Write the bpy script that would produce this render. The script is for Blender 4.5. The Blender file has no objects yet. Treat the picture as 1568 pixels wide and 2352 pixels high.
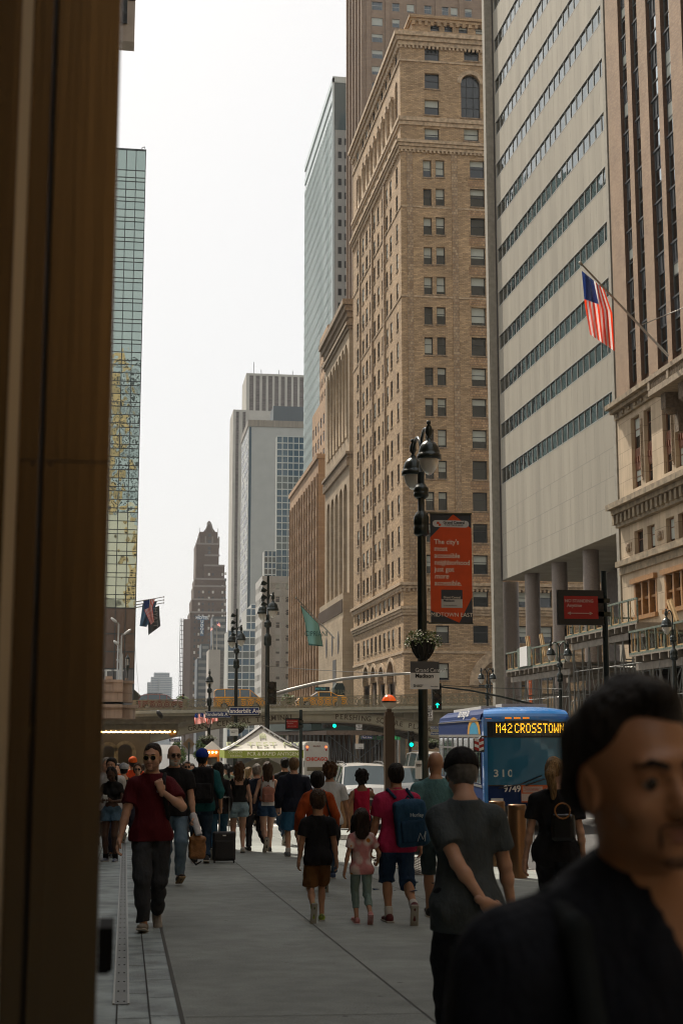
import bpy, math, random
import numpy as np
from mathutils import Vector, Matrix
R = random.Random(7)
rad = math.radians
S = bpy.context.scene
COL = S.collection
# ---------------- camera ----------------
FD, CX, CY = 3267.0, 784.0, 1176.0          # focal length and centre, in units of a 1568 wide frame
TH = math.atan(514/FD); PS = math.atan(494*math.cos(TH)/FD)
EYE = Vector((0, 0, 1.6))
fw = Vector((math.sin(PS)*math.cos(TH), math.cos(PS)*math.cos(TH), math.sin(TH)))
rt = Vector((math.cos(PS), -math.sin(PS), 0)); up = rt.cross(fw)
cd = bpy.data.cameras.new('camera'); cam = bpy.data.objects.new('camera', cd); COL.objects.link(cam)
cd.sensor_fit = 'VERTICAL'; cd.sensor_height = 36; cd.lens = 36*FD/2352.0
cd.clip_start = 0.05; cd.clip_end = 6000
cam.matrix_world = Matrix(((rt.x, up.x, -fw.x, 0), (rt.y, up.y, -fw.y, 0), (rt.z, up.z, -fw.z, 1.6), (0, 0, 0, 1)))
cd.dof.use_dof = True; cd.dof.focus_distance = 30; cd.dof.aperture_fstop = 4.8
S.camera = cam
S.render.resolution_x, S.render.resolution_y = 682, 1024
# ---------------- light ----------------
SUN_AZ, SUN_EL = rad(-20), rad(50)           # azimuth from the street axis (+y), negative = left
W = bpy.data.worlds.new('World'); S.world = W; W.use_nodes = True
nt = W.node_tree; nt.nodes.clear()
sky = nt.nodes.new('ShaderNodeTexSky'); sky.sky_type = 'NISHITA'; sky.sun_disc = False
sky.sun_elevation = SUN_EL; sky.sun_rotation = SUN_AZ; sky.dust_density = 6; sky.air_density = 1.0; sky.altitude = 0
mx = nt.nodes.new('ShaderNodeMixRGB'); mx.inputs[0].default_value = 0.86
mx.inputs[2].default_value = (6.1, 6.12, 6.05, 1)   # pale milky cloud veil, in the sky texture's own units
bg = nt.nodes.new('ShaderNodeBackground'); bg.inputs[1].default_value = 0.125
ow = nt.nodes.new('ShaderNodeOutputWorld')
nt.links.new(sky.outputs[0], mx.inputs[1]); nt.links.new(mx.outputs[0], bg.inputs[0]); nt.links.new(bg.outputs[0], ow.inputs[0])
sl = bpy.data.lights.new('sun', 'SUN'); sl.energy = 5.0; sl.angle = rad(0.6); sl.color = (1, .90, .76)
so = bpy.data.objects.new('sun', sl); COL.objects.link(so)
sd = Vector((math.sin(SUN_AZ)*math.cos(SUN_EL), math.cos(SUN_AZ)*math.cos(SUN_EL), math.sin(SUN_EL)))
so.rotation_euler = sd.to_track_quat('Z', 'Y').to_euler(); so.location = sd*300
S.view_settings.view_transform = 'Standard'; S.view_settings.look = 'None'
S.view_settings.exposure = 0.24; S.view_settings.gamma = 1
S.cycles.max_bounces = 6; S.cycles.diffuse_bounces = 3; S.cycles.glossy_bounces = 4
S.cycles.transmission_bounces = 4; S.cycles.transparent_max_bounces = 8; S.cycles.volume_bounces = 0
S.cycles.pixel_filter_type = 'BLACKMAN_HARRIS'; S.cycles.filter_width = 1.1; S.cycles.use_adaptive_sampling = True; S.cycles.adaptive_threshold = 0.02; S.cycles.use_denoising = True
S.cycles.caustics_reflective = False; S.cycles.caustics_refractive = False; S.cycles.sample_clamp_indirect = 4
# ---------------- placing: a point of the 1568x2352 view -> a point of the place ----------------
def gz(x, y):
    yy = min(y, 270)
    c = -0.012*max(-12, min(x, 7.2)) + (.02*(min(x, 16.7)-7.2) if x > 7.2 else 0) - (.02*(min(x, 26)-16.7) if x > 16.7 else 0)
    return -0.026*yy + c
def ray(x, y): return fw + rt*((x-CX)/FD) - up*((y-CY)/FD)
def at(x, y, Y):
    d = ray(x, y); return EYE + d*(Y/d.y)
def atx(x, y, X):
    d = ray(x, y); return EYE + d*(X/d.x)
def gp(x, y, dz=0):
    d = ray(x, y); lo, hi = 0.5, 600
    for _ in range(50):
        t = (lo+hi)/2; p = EYE + d*t
        if p.z > gz(p.x, p.y)+dz: lo = t
        else: hi = t
    p = EYE + d*lo; p.z = gz(p.x, p.y)+dz; return p
def hz(y, Y, x=784): return at(x, y, Y).z
def wx(x, Y, y=1690): return at(x, y, Y).x
# ---------------- materials ----------------
MC = {}
def _n(nt, t, **k):
    n = nt.nodes.new(t)
    for a, b in k.items(): setattr(n, a, b)
    return n
def mat(name, col, rough=.6, metal=0, noise=0, ns=3, bump=0, bs=20, emis=None, es=0, spec=.5, trans=0, coat=0, stretch=None, col2=None, sss=0):
    if name in MC: return MC[name]
    m = bpy.data.materials.new(name); m.use_nodes = True; nt = m.node_tree; b = nt.nodes['Principled BSDF']
    L = nt.links.new
    c4 = (*col, 1)
    b.inputs['Base Color'].default_value = c4; b.inputs['Roughness'].default_value = rough
    b.inputs['Metallic'].default_value = metal; b.inputs['Specular IOR Level'].default_value = spec
    b.inputs['Transmission Weight'].default_value = trans; b.inputs['Coat Weight'].default_value = coat
    if sss: b.inputs['Subsurface Weight'].default_value = sss; b.inputs['Subsurface Radius'].default_value = (.02, .008, .004)
    if emis: b.inputs['Emission Color'].default_value = (*emis, 1); b.inputs['Emission Strength'].default_value = es
    if noise or bump:
        tc = _n(nt, 'ShaderNodeTexCoord'); v = tc.outputs['Object']
        if stretch:
            mp = _n(nt, 'ShaderNodeMapping'); mp.inputs['Scale'].default_value = stretch; L(v, mp.inputs[0]); v = mp.outputs[0]
    if noise:
        nz = _n(nt, 'ShaderNodeTexNoise'); nz.inputs['Scale'].default_value = ns; nz.inputs['Detail'].default_value = 5; L(v, nz.inputs[0])
        mr = _n(nt, 'ShaderNodeMapRange'); mr.inputs[1].default_value = .3; mr.inputs[2].default_value = .7; L(nz.outputs[0], mr.inputs[0])
        mi = _n(nt, 'ShaderNodeMixRGB'); L(mr.outputs[0], mi.inputs[0])
        if col2: mi.inputs[1].default_value = c4; mi.inputs[2].default_value = (*col2, 1)
        else:
            mi.inputs[1].default_value = (*[c*(1-noise) for c in col], 1); mi.inputs[2].default_value = (*[min(1, c*(1+noise)) for c in col], 1)
        L(mi.outputs[0], b.inputs['Base Color'])
    if bump:
        n2 = _n(nt, 'ShaderNodeTexNoise'); n2.inputs['Scale'].default_value = bs; n2.inputs['Detail'].default_value = 4; L(v, n2.inputs[0])
        bp = _n(nt, 'ShaderNodeBump'); bp.inputs['Strength'].default_value = bump; bp.inputs['Distance'].default_value = .05
        L(n2.outputs[0], bp.inputs['Height']); L(bp.outputs[0], b.inputs['Normal'])
    MC[name] = m; return m
def brick(name, c1, c2, mortar, bw=.6, bh=.22, ms=.03, blotch=.25, bs=.35, rough=.85, bump=.3, streak=0):
    if name in MC: return MC[name]
    m = bpy.data.materials.new(name); m.use_nodes = True; nt = m.node_tree; b = nt.nodes['Principled BSDF']; L = nt.links.new
    b.inputs['Roughness'].default_value = rough
    tc = _n(nt, 'ShaderNodeTexCoord'); sp = _n(nt, 'ShaderNodeSeparateXYZ'); L(tc.outputs['Object'], sp.inputs[0])
    ad = _n(nt, 'ShaderNodeMath', operation='ADD'); L(sp.outputs[0], ad.inputs[0]); L(sp.outputs[1], ad.inputs[1])
    cb = _n(nt, 'ShaderNodeCombineXYZ'); L(ad.outputs[0], cb.inputs[0]); L(sp.outputs[2], cb.inputs[1])
    br = _n(nt, 'ShaderNodeTexBrick'); L(cb.outputs[0], br.inputs['Vector'])
    br.inputs['Scale'].default_value = 1; br.inputs['Brick Width'].default_value = bw; br.inputs['Row Height'].default_value = bh
    br.inputs['Mortar Size'].default_value = ms; br.inputs['Mortar Smooth'].default_value = .3; br.inputs['Bias'].default_value = 0
    br.inputs['Color1'].default_value = (*c1, 1); br.inputs['Color2'].default_value = (*c2, 1); br.inputs['Mortar'].default_value = (*mortar, 1)
    nz = _n(nt, 'ShaderNodeTexNoise'); nz.inputs['Scale'].default_value = bs; nz.inputs['Detail'].default_value = 6; L(tc.outputs['Object'], nz.inputs[0])
    mr = _n(nt, 'ShaderNodeMapRange'); mr.inputs[1].default_value = .3; mr.inputs[2].default_value = .7; mr.inputs[3].default_value = 1-blotch; mr.inputs[4].default_value = 1+blotch*.7
    L(nz.outputs[0], mr.inputs[0]); out = mr.outputs[0]
    if streak:
        mp = _n(nt, 'ShaderNodeMapping'); mp.inputs['Scale'].default_value = (1.6, 1.6, .05); L(tc.outputs['Object'], mp.inputs[0])
        n3 = _n(nt, 'ShaderNodeTexNoise'); n3.inputs['Scale'].default_value = 1.2; n3.inputs['Detail'].default_value = 4; L(mp.outputs[0], n3.inputs[0])
        m3 = _n(nt, 'ShaderNodeMapRange'); m3.inputs[1].default_value = .35; m3.inputs[2].default_value = .65; m3.inputs[3].default_value = 1-streak; m3.inputs[4].default_value = 1.0
        L(n3.outputs[0], m3.inputs[0]); mu = _n(nt, 'ShaderNodeMath', operation='MULTIPLY'); L(out, mu.inputs[0]); L(m3.outputs[0], mu.inputs[1]); out = mu.outputs[0]
    hs = _n(nt, 'ShaderNodeVectorMath', operation='SCALE'); L(br.outputs[0], hs.inputs[0]); L(out, hs.inputs['Scale']); L(hs.outputs[0], b.inputs['Base Color'])
    if bump:
        bp = _n(nt, 'ShaderNodeBump'); bp.inputs['Strength'].default_value = bump; bp.inputs['Distance'].default_value = .02; bp.invert = True
        L(br.outputs['Fac'], bp.inputs['Height']); L(bp.outputs[0], b.inputs['Normal'])
    MC[name] = m; return m
def glass(name, col=(.02, .03, .03), rough=.03, wav=.0, ws=1.0, metal=0, spec=.8):
    if name in MC: return MC[name]
    m = mat(name, col, rough, metal, spec=spec); nt = m.node_tree; b = nt.nodes['Principled BSDF']; L = nt.links.new
    if wav:
        tc = _n(nt, 'ShaderNodeTexCoord'); nz = _n(nt, 'ShaderNodeTexNoise'); nz.inputs['Scale'].default_value = ws; nz.inputs['Detail'].default_value = 2
        L(tc.outputs['Object'], nz.inputs[0]); bp = _n(nt, 'ShaderNodeBump'); bp.inputs['Strength'].default_value = 1; bp.inputs['Distance'].default_value = wav
        L(nz.outputs[0], bp.inputs['Height']); L(bp.outputs[0], b.inputs['Normal'])
    return m
# ---------------- mesh builder ----------------
class MB:
    def __init__(s): s.v = []; s.f = []; s.m = []; s.sm = []; s.mi = 0; s.smooth = False
    def _f(s, idx): s.f.append(idx); s.m.append(s.mi); s.sm.append(s.smooth)
    def poly(s, pts):
        n = len(s.v); s.v += [tuple(p) for p in pts]; s._f(tuple(range(n, n+len(pts))))
    def box(s, x0, x1, y0, y1, z0, z1, M=None):
        n = len(s.v); ps = [(x, y, z) for x in (x0, x1) for y in (y0, y1) for z in (z0, z1)]
        if M is not None: ps = [tuple(M @ Vector(p)) for p in ps]
        s.v += ps
        for q in ((0, 1, 3, 2), (4, 6, 7, 5), (0, 4, 5, 1), (2, 3, 7, 6), (0, 2, 6, 4), (1, 5, 7, 3)): s._f(tuple(n+i for i in q))
    def bar(s, p, q, w, h=None, upv=(0, 0, 1)):
        p, q = Vector(p), Vector(q); d = q-p; L = d.length
        if L < 1e-6: return
        d /= L; u = Vector(upv)
        if abs(d.dot(u)) > .98: u = Vector((0, 1, 0))
        a = d.cross(u).normalized(); b = a.cross(d); h = h or w
        n = len(s.v)
        for e in (p, q):
            for i, j in ((-1, -1), (1, -1), (1, 1), (-1, 1)): s.v.append(tuple(e + a*(i*w/2) + b*(j*h/2)))
        for q4 in ((0, 1, 2, 3), (7, 6, 5, 4), (0, 4, 5, 1), (1, 5, 6, 2), (2, 6, 7, 3), (3, 7, 4, 0)): s._f(tuple(n+i for i in q4))
    def tube(s, pts, r, seg=8, cap=True):
        pts = [Vector(p) for p in pts]; n0 = len(s.v); rr = r if isinstance(r, (list, tuple)) else [r]*len(pts)
        ref = None
        for k, p in enumerate(pts):
            d = (pts[min(k+1, len(pts)-1)] - pts[max(k-1, 0)]).normalized()
            if ref is None: ref = Vector((0, 0, 1)) if abs(d.z) < .9 else Vector((1, 0, 0))
            a = d.cross(ref); a = a.normalized() if a.length > 1e-4 else Vector((1, 0, 0)); b = a.cross(d).normalized(); ref = b
            for i in range(seg):
                t = 2*math.pi*i/seg; s.v.append(tuple(p + (a*math.cos(t) + b*math.sin(t))*rr[k]))
        sv = s.smooth; s.smooth = True
        for k in range(len(pts)-1):
            for i in range(seg):
                j = (i+1) % seg; s._f((n0+k*seg+i, n0+k*seg+j, n0+(k+1)*seg+j, n0+(k+1)*seg+i))
        s.smooth = sv
        if cap: s._f(tuple(n0+i for i in range(seg))); s._f(tuple(n0+(len(pts)-1)*seg+i for i in reversed(range(seg))))
    def lathe(s, c, prof, seg=16, a0=0, a1=360, smooth=True):
        n0 = len(s.v); full = abs(a1-a0) >= 360; ns = seg if full else seg+1; sv = s.smooth; s.smooth = smooth
        for r, z in prof:
            for i in range(ns):
                t = rad(a0+(a1-a0)*i/seg); s.v.append((c[0]+r*math.cos(t), c[1]+r*math.sin(t), c[2]+z))
        for k in range(len(prof)-1):
            for i in range(seg):
                j = (i+1) % ns; s._f((n0+k*ns+i, n0+k*ns+j, n0+(k+1)*ns+j, n0+(k+1)*ns+i))
        s.smooth = sv
    def prism(s, poly, axis, a, b):
        def P(u, v, w): return (u, w, v) if axis == 'y' else ((w, u, v) if axis == 'x' else (u, v, w))
        n = len(s.v); k = len(poly)
        s.v += [P(u, v, a) for u, v in poly] + [P(u, v, b) for u, v in poly]
        s._f(tuple(range(n, n+k))); s._f(tuple(reversed(range(n+k, n+2*k))))
        for i in range(k): j = (i+1) % k; s._f((n+i, n+j, n+k+j, n+k+i))
    def strip(s, lo, hi, axis, a, b):
        # band between two curves with the same number of points, extruded
        for i in range(len(lo)-1): s.prism([lo[i], lo[i+1], hi[i+1], hi[i]], axis, a, b)
    def ell(s, c, r, seg=12, rings=8, M=None):
        n0 = len(s.v); sv = s.smooth; s.smooth = True
        for k in range(rings+1):
            ph = math.pi*k/rings
            for i in range(seg):
                t = 2*math.pi*i/seg; p = Vector((r[0]*math.sin(ph)*math.cos(t), r[1]*math.sin(ph)*math.sin(t), r[2]*math.cos(ph)))
                if M is not None: p = M @ p
                s.v.append((c[0]+p.x, c[1]+p.y, c[2]+p.z))
        for k in range(rings):
            for i in range(seg):
                j = (i+1) % seg; s._f((n0+k*seg+i, n0+(k+1)*seg+i, n0+(k+1)*seg+j, n0+k*seg+j))
        s.smooth = sv
    def mesh(s, name, mats, off=None):
        me = bpy.data.meshes.new(name); v = s.v
        if off is not None: v = [(p[0]-off[0], p[1]-off[1], p[2]-off[2]) for p in v]
        me.from_pydata(v, [], s.f)
        if not isinstance(mats, (list, tuple)): mats = [mats]
        for m in mats: me.materials.append(m)
        if len(mats) > 1: me.polygons.foreach_set('material_index', s.m)
        if any(s.sm): me.polygons.foreach_set('use_smooth', s.sm)
        me.update(); return me
    def build(s, name, mats, parent=None, world=True):
        if not s.v: return None
        off = parent.matrix_world.translation if (parent is not None and world) else None
        return link(name, s.mesh(name, mats, off), parent)
def link(name, data, parent=None, loc=(0, 0, 0), rz=0):
    o = bpy.data.objects.new(name, data); COL.objects.link(o); o.location = loc
    if rz: o.rotation_euler = (0, 0, rz)
    if parent is not None: o.parent = parent
    return o
def tag(o, label=None, cat=None, group=None, kind=None):
    if label: o['label'] = label
    if cat: o['category'] = cat
    if group: o['group'] = group
    if kind: o['kind'] = kind
    return o
def thing(name, label, cat, loc=(0, 0, 0), rz=0, group=None):
    o = bpy.data.objects.new(name, None); COL.objects.link(o); o.empty_display_size = .2
    o.location = loc; o.rotation_euler = (0, 0, rz); o.matrix_world = Matrix.Translation(loc) @ Matrix.Rotation(rz, 4, 'Z')
    return tag(o, label, cat, group)
def struct(name, mb, m):
    o = mb.build(name, m); o['kind'] = 'structure'; return o
def part(name, parent, m, *boxes, world=True):
    mb = MB()
    for b in boxes: mb.box(*b)
    return mb.build(name, m, parent, world)
_tc = {}
def textmesh(s, size=1.0, off=0, ext=.004, sx=1.0, shear=0, align='CENTER', sp=1.0):
    cu = bpy.data.curves.new('lettering', 'FONT'); cu.body = s; cu.size = size; cu.extrude = ext; cu.offset = off; cu.shear = shear
    cu.align_x = align; cu.align_y = 'CENTER'; cu.space_character = sp; cu.resolution_u = 3; cu.space_line = .9
    o = bpy.data.objects.new('lettering', cu); COL.objects.link(o); dg = bpy.context.evaluated_depsgraph_get()
    me = bpy.data.meshes.new_from_object(o.evaluated_get(dg)); bpy.data.objects.remove(o); bpy.data.curves.remove(cu)
    me.transform(Matrix.Scale(sx, 4, (1, 0, 0))); me.transform(Matrix.Rotation(rad(90), 4, 'X')); me.name = 'lettering'; return me
def text(parent, s, loc, size, m, off=0, sx=1.0, rz=0, ry=0, shear=0, align='CENTER', sp=1.0, name='lettering'):
    me = textmesh(s, size, off*size, .003, sx, shear, align, sp)
    if ry: me.transform(Matrix.Rotation(ry, 4, 'Y'))
    me.materials.clear(); me.materials.append(m); return link(name, me, parent, loc, rz)
# ---------------- walls and windows ----------------
def fp(face, c, a, z, d=0):
    if face == 'W': return (a, c+d, z)
    if face == 'N': return (c+d, a, z)
    if face == 'S': return (c-d, a, z)
    return (a, c-d, z)
def wall(mb, face, c, a0, a1, z0, z1, ops, depth=.3, mi=0, mr=None):
    xs = sorted({a0, a1} | {round(v, 4) for o in ops for v in o[:2] if a0 < v < a1}); zs = sorted({z0, z1} | {round(v, 4) for o in ops for v in o[2:4] if z0 < v < z1})
    X = np.array([(p+q)/2 for p, q in zip(xs, xs[1:])]); Z = np.array([(p+q)/2 for p, q in zip(zs, zs[1:])])
    M = np.zeros((len(Z), len(X)), bool)
    for o in ops: M[np.ix_((Z > o[2]) & (Z < o[3]), (X > o[0]) & (X < o[1]))] = True
    mb.mi = mi
    for j in range(len(Z)):
        i = 0
        while i < len(X):
            if M[j, i]: i += 1; continue
            k = i
            while k+1 < len(X) and not M[j, k+1]: k += 1
            mb.poly([fp(face, c, xs[i], zs[j]), fp(face, c, xs[k+1], zs[j]), fp(face, c, xs[k+1], zs[j+1]), fp(face, c, xs[i], zs[j+1])]); i = k+1
    mb.mi = mi if mr is None else mr
    for o in ops:
        p, q, r, t = max(o[0], a0), min(o[1], a1), max(o[2], z0), min(o[3], z1)
        for e, f in (((p, r), (p, t)), ((p, t), (q, t)), ((q, t), (q, r)), ((q, r), (p, r))):
            mb.poly([fp(face, c, *e), fp(face, c, *f), fp(face, c, *f, depth), fp(face, c, *e, depth)])
    mb.mi = 0
def boxf(mb, face, c, a0, a1, z0, z1, d0, d1):
    p = fp(face, c, a0, z0, d0); q = fp(face, c, a1, z1, d1)
    mb.box(min(p[0], q[0]), max(p[0], q[0]), min(p[1], q[1]), max(p[1], q[1]), min(p[2], q[2]), max(p[2], q[2]))
_wc = {}
def win_meshes(w, h, style, var):
    k = (round(w, 2), round(h, 2), style, var)
    if k in _wc: return _wc[k]
    t = STY[style]['t']; fr = MB(); d = .06
    fr.box(-w/2, -w/2+t, -d, d, 0, h); fr.box(w/2-t, w/2, -d, d, 0, h); fr.box(-w/2+t, w/2-t, -d, d, 0, t); fr.box(-w/2+t, w/2-t, -d, d, h-t, h)
    nx, nz = STY[style]['g']
    for i in range(1, nx): x = -w/2 + w*i/nx; fr.box(x-t*.4, x+t*.4, -d*.8, d*.8, t, h-t)
    for i in range(1, nz): z = h*i/nz if nz != 2 else h*.62; fr.box(-w/2+t, w/2-t, -d*.7, d*.7, z-t*.4, z+t*.4)
    pa = MB(); pa.poly([(-w/2, 0, 0), (w/2, 0, 0), (w/2, 0, h), (-w/2, 0, h)])
    bl = None
    if var: bl = MB(); hh = h*(0, .3, .55, .8, .42)[var]; bl.box(-w/2+t, w/2-t, -.012, .012, h-t-hh, h-t)
    r = (fr.mesh('window', STY[style]['f']), pa.mesh('pane', STY[style]['p']), bl.mesh('blind', STY[style]['b']) if bl else None)
    _wc[k] = r; return r
def windows(root, ops, style='dark', limit=90, blinds=.6, name='window', seed=1):
    """ops: (face, c, a0, a1, z0, z1, depth)"""
    rr = random.Random(seed); b = root.matrix_world.translation
    ops = sorted(ops, key=lambda o: (Vector(fp(o[0], o[1], (o[2]+o[3])/2, (o[4]+o[5])/2)) - EYE).length)
    rest = MB()
    for k, (face, c, a0, a1, z0, z1, dp) in enumerate(ops):
        p = fp(face, c, (a0+a1)/2, z0, dp); var = rr.choice((1, 2, 3, 4)) if rr.random() < blinds else 0
        if k < limit:
            fr, pa, bl = win_meshes(a1-a0, z1-z0, style, var)
            rz = {'W': 0, 'N': rad(-90), 'S': rad(90), 'E': rad(180)}[face]
            w = link(name, fr, root, (p[0]-b[0], p[1]-b[1], p[2]-b[2]), rz); link('pane', pa, w, (0, .01, 0))
            if bl: link('blind', bl, w, (0, -.005, 0))
        else:
            rest.mi = 1; q = [fp(face, c, x, z, dp) for x, z in ((a0, z0), (a1, z0), (a1, z1), (a0, z1))]; rest.poly(q)
            rest.mi = 0; t = STY[style]['t']; zc = z0+(z1-z0)*.55
            boxf(rest, face, c, a0, a1, zc-t/2, zc+t/2, dp-.05, dp+.01)
            for a, bb in ((a0, a0+t), (a1-t, a1)): boxf(rest, face, c, a, bb, z0, z1, dp-.05, dp+.01)
            nx = STY[style]['g'][0]
            for i in range(1, nx): x = a0+(a1-a0)*i/nx; boxf(rest, face, c, x-t/2, x+t/2, z0, z1, dp-.05, dp+.01)
            if var: rest.mi = 2; boxf(rest, face, c, a0+t, a1-t, z1-(z1-z0)*(0, .3, .55, .8, .42)[var], z1, dp-.02, dp+.01)
    if rest.v: tag(rest.build('windows', [STY[style]['f'], STY[style]['p'], STY[style]['b']], root), kind='stuff')
M_glass = glass('window glass', (.018, .022, .022), .05, .004, 1.2, spec=.7)
M_frame = mat('dark window frame', (.025, .028, .028), .5)
M_blind = mat('pale blind', (.40, .42, .37), .7)
STY = {
 'dark': dict(t=.1, g=(1, 2), f=M_frame, p=M_glass, b=M_blind),
 'wide': dict(t=.09, g=(2, 1), f=M_frame, p=M_glass, b=M_blind),
 'arch': dict(t=.1, g=(3, 4), f=M_frame, p=M_glass, b=M_blind),
 'bronze': dict(t=.07, g=(1, 2), f=mat('brown sash', (.16, .07, .025), .5), p=M_glass, b=M_blind),
 'white': dict(t=.07, g=(1, 2), f=mat('pale sash', (.5, .5, .46), .6), p=glass('bluish glass', (.05, .07, .08), .08), b=M_blind),
}
# ================= large structure =================
ZB = -12.0
def shell(mb, x0, x1, y0, y1, z0, z1, skip='', mi=0):
    mb.mi = mi
    q = {'W': [(x0, y0), (x1, y0)], 'E': [(x0, y1), (x1, y1)], 'N': [(x0, y0), (x0, y1)], 'S': [(x1, y0), (x1, y1)]}
    for k, (a, b) in q.items():
        if k not in skip: mb.poly([(*a, z0), (*b, z0), (*b, z1), (*a, z1)])
    if 'T' not in skip: mb.poly([(x0, y0, z1), (x1, y0, z1), (x1, y1, z1), (x0, y1, z1)])
    if 'B' not in skip: mb.poly([(x0, y0, z0), (x1, y0, z0), (x1, y1, z0), (x0, y1, z0)])
    mb.mi = 0
def spandrels(mb, face, c, a0, a1, zs, depth, n=8, d0=0):
    r = (a1-a0)/2; mid = (a0+a1)/2
    for sgn in (-1, 1):
        cor = (mid+sgn*r, zs+r)
        pr = [(mid+sgn*r*math.cos(rad(90*i/n)), zs+r*math.sin(rad(90*i/n))) for i in range(n+1)]
        for p, q in zip(pr, pr[1:]):
            mb.poly([fp(face, c, *cor, d0), fp(face, c, *p, d0), fp(face, c, *q, d0)])
            mb.poly([fp(face, c, *p, d0), fp(face, c, *q, d0), fp(face, c, *q, depth), fp(face, c, *p, depth)])
def archring(mb, face, c, a0, a1, zs, w, d, n=14):
    r = (a1-a0)/2; mid = (a0+a1)/2; P = []
    for i in range(n+1):
        t = math.pi*i/n; P.append(((mid+r*math.cos(t), zs+r*math.sin(t)), (mid+(r+w)*math.cos(t), zs+(r+w)*math.sin(t))))
    for (a, b), (e, f) in zip(P, P[1:]):
        mb.poly([fp(face, c, *a, -d), fp(face, c, *b, -d), fp(face, c, *f, -d), fp(face, c, *e, -d)])
        mb.poly([fp(face, c, *b, -d), fp(face, c, *f, -d), fp(face, c, *f, .02), fp(face, c, *b, .02)])
        mb.poly([fp(face, c, *a, -d), fp(face, c, *e, -d), fp(face, c, *e, .02), fp(face, c, *a, .02)])
def cornice(mb, x0, x1, y0, y1, z0, z1, d, steps=2, sides='WN'):
    """band running round the west (y0) and north (x0) faces"""
    for i in range(steps):
        za = z0+(z1-z0)*i/steps; zb = z0+(z1-z0)*(i+1)/steps-(.02 if i < steps-1 else 0); dd = d*(i+1)/steps
        if 'W' in sides: mb.box(x0-(dd if 'N' in sides else 0), x1, y0-dd, y0+.02, za, zb)
        if 'N' in sides: mb.box(x0-dd, x0+.02, y0+.02, y1, za, zb)
def dentils(mb, face, c, a0, a1, z0, z1, d, pitch, w):
    a = a0
    while a < a1: boxf(mb, face, c, a, a+w, z0, z1, -d, 0); a += pitch
# ---- ground: one sloping sheet to the horizon, roads and pavements laid on it
def sheet(name, m, x0, x1, y0, y1, lift, nx=1, kind='structure'):
    mb = MB(); ys = [y0] + [y for y in (-60, 0, 20, 60, 120, 200, 270, 271, 400) if y0 < y < y1] + [y1]; xs = [x0] + [x for x in (-12, 0, 8, 16.7, 26, 40) if x0 < x < x1] + [x1]
    for a, b in zip(ys, ys[1:]):
        for c, d in zip(xs, xs[1:]): mb.poly([(c, a, gz(c, a)+lift), (d, a, gz(d, a)+lift), (d, b, gz(d, b)+lift), (c, b, gz(c, b)+lift)])
    o = mb.build(name, m); o['kind'] = kind; return o
KX = 7.2      # north kerb
m_pave = mat('grey sidewalk concrete', (.255, .27, .262), .78, noise=.22, ns=1.1, bump=.25, bs=60)
def weather(m, col, big=.35, spots=.55, sc=1.0):
    nt = m.node_tree; L = nt.links.new; b = nt.nodes['Principled BSDF']; tc = _n(nt, 'ShaderNodeTexCoord'); acc = None
    for s_, d_, lo, hi, a0 in ((.35*sc, 6, .3, .7, 1-big), (3.5*sc, 5, .35, .65, .86), (70, 2, .35, .65, .85)):
        n = _n(nt, 'ShaderNodeTexNoise'); n.inputs['Scale'].default_value = s_; n.inputs['Detail'].default_value = d_; L(tc.outputs['Object'], n.inputs[0]); r = _n(nt, 'ShaderNodeMapRange'); r.inputs[1].default_value = lo; r.inputs[2].default_value = hi; r.inputs[3].default_value = a0; r.inputs[4].default_value = 1.08; L(n.outputs[0], r.inputs[0])
        if acc is None: acc = r.outputs[0]
        else: q = _n(nt, 'ShaderNodeMath', operation='MULTIPLY'); L(acc, q.inputs[0]); L(r.outputs[0], q.inputs[1]); acc = q.outputs[0]
    for vs, rr_, v_ in ((2.2, .07, spots), (.9, .10, .78)):
        v = _n(nt, 'ShaderNodeTexVoronoi'); v.inputs['Scale'].default_value = vs; L(tc.outputs['Object'], v.inputs[0]); r = _n(nt, 'ShaderNodeMapRange'); r.inputs[1].default_value = rr_*.6; r.inputs[2].default_value = rr_; r.inputs[3].default_value = v_; r.inputs[4].default_value = 1; L(v.outputs['Distance'], r.inputs[0]); q = _n(nt, 'ShaderNodeMath', operation='MULTIPLY'); L(acc, q.inputs[0]); L(r.outputs[0], q.inputs[1]); acc = q.outputs[0]
    s = _n(nt, 'ShaderNodeVectorMath', operation='SCALE'); s.inputs[0].default_value = col; L(acc, s.inputs['Scale']); L(s.outputs[0], b.inputs['Base Color'])
weather(m_pave, (.285, .315, .30), .42, .42)
m_asph = mat('asphalt', (.06, .06, .06), .85, noise=.25, ns=2.5, bump=.4, bs=80)
sheet('ground', mat('packed ground', (.12, .115, .105), .95, noise=.2), -900, 900, -400, 3500, -.16)
sheet('road', m_asph, KX, 26.2, -60, 700, -.14)
sheet('cross_street', m_asph, -80, KX-.02, 46.5, 60, -.135)
sheet('cross_street', m_asph, 26.22, 160, 119, 157, -.137)
sheet('cross_street', m_asph, -80, KX-.02, 128, 150, -.135)
def slab(name, m, x0, x1, y0, y1, top=0):
    mb = MB()
    yy = [y0] + [y for y in range(int(y0)+1, int(y1)) if y % 20 == 0] + [y1]
    for a, b in zip(yy, yy[1:]):
        mb.poly([(x0, a, gz(x0, a)+top), (x1, a, gz(x1, a)+top), (x1, b, gz(x1, b)+top), (x0, b, gz(x0, b)+top)])
        for x in (x0, x1): mb.poly([(x, a, gz(x, a)+top), (x, b, gz(x, b)+top), (x, b, gz(x, b)-.2), (x, a, gz(x, a)-.2)])
    for y in (y0, y1): mb.poly([(x0, y, gz(x0, y)+top), (x1, y, gz(x1, y)+top), (x1, y, gz(x1, y)-.2), (x0, y, gz(x0, y)-.2)])
    return struct(name, mb, m)
slab('sidewalk', m_pave, .42, KX-.18, -30, 46.3)
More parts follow.
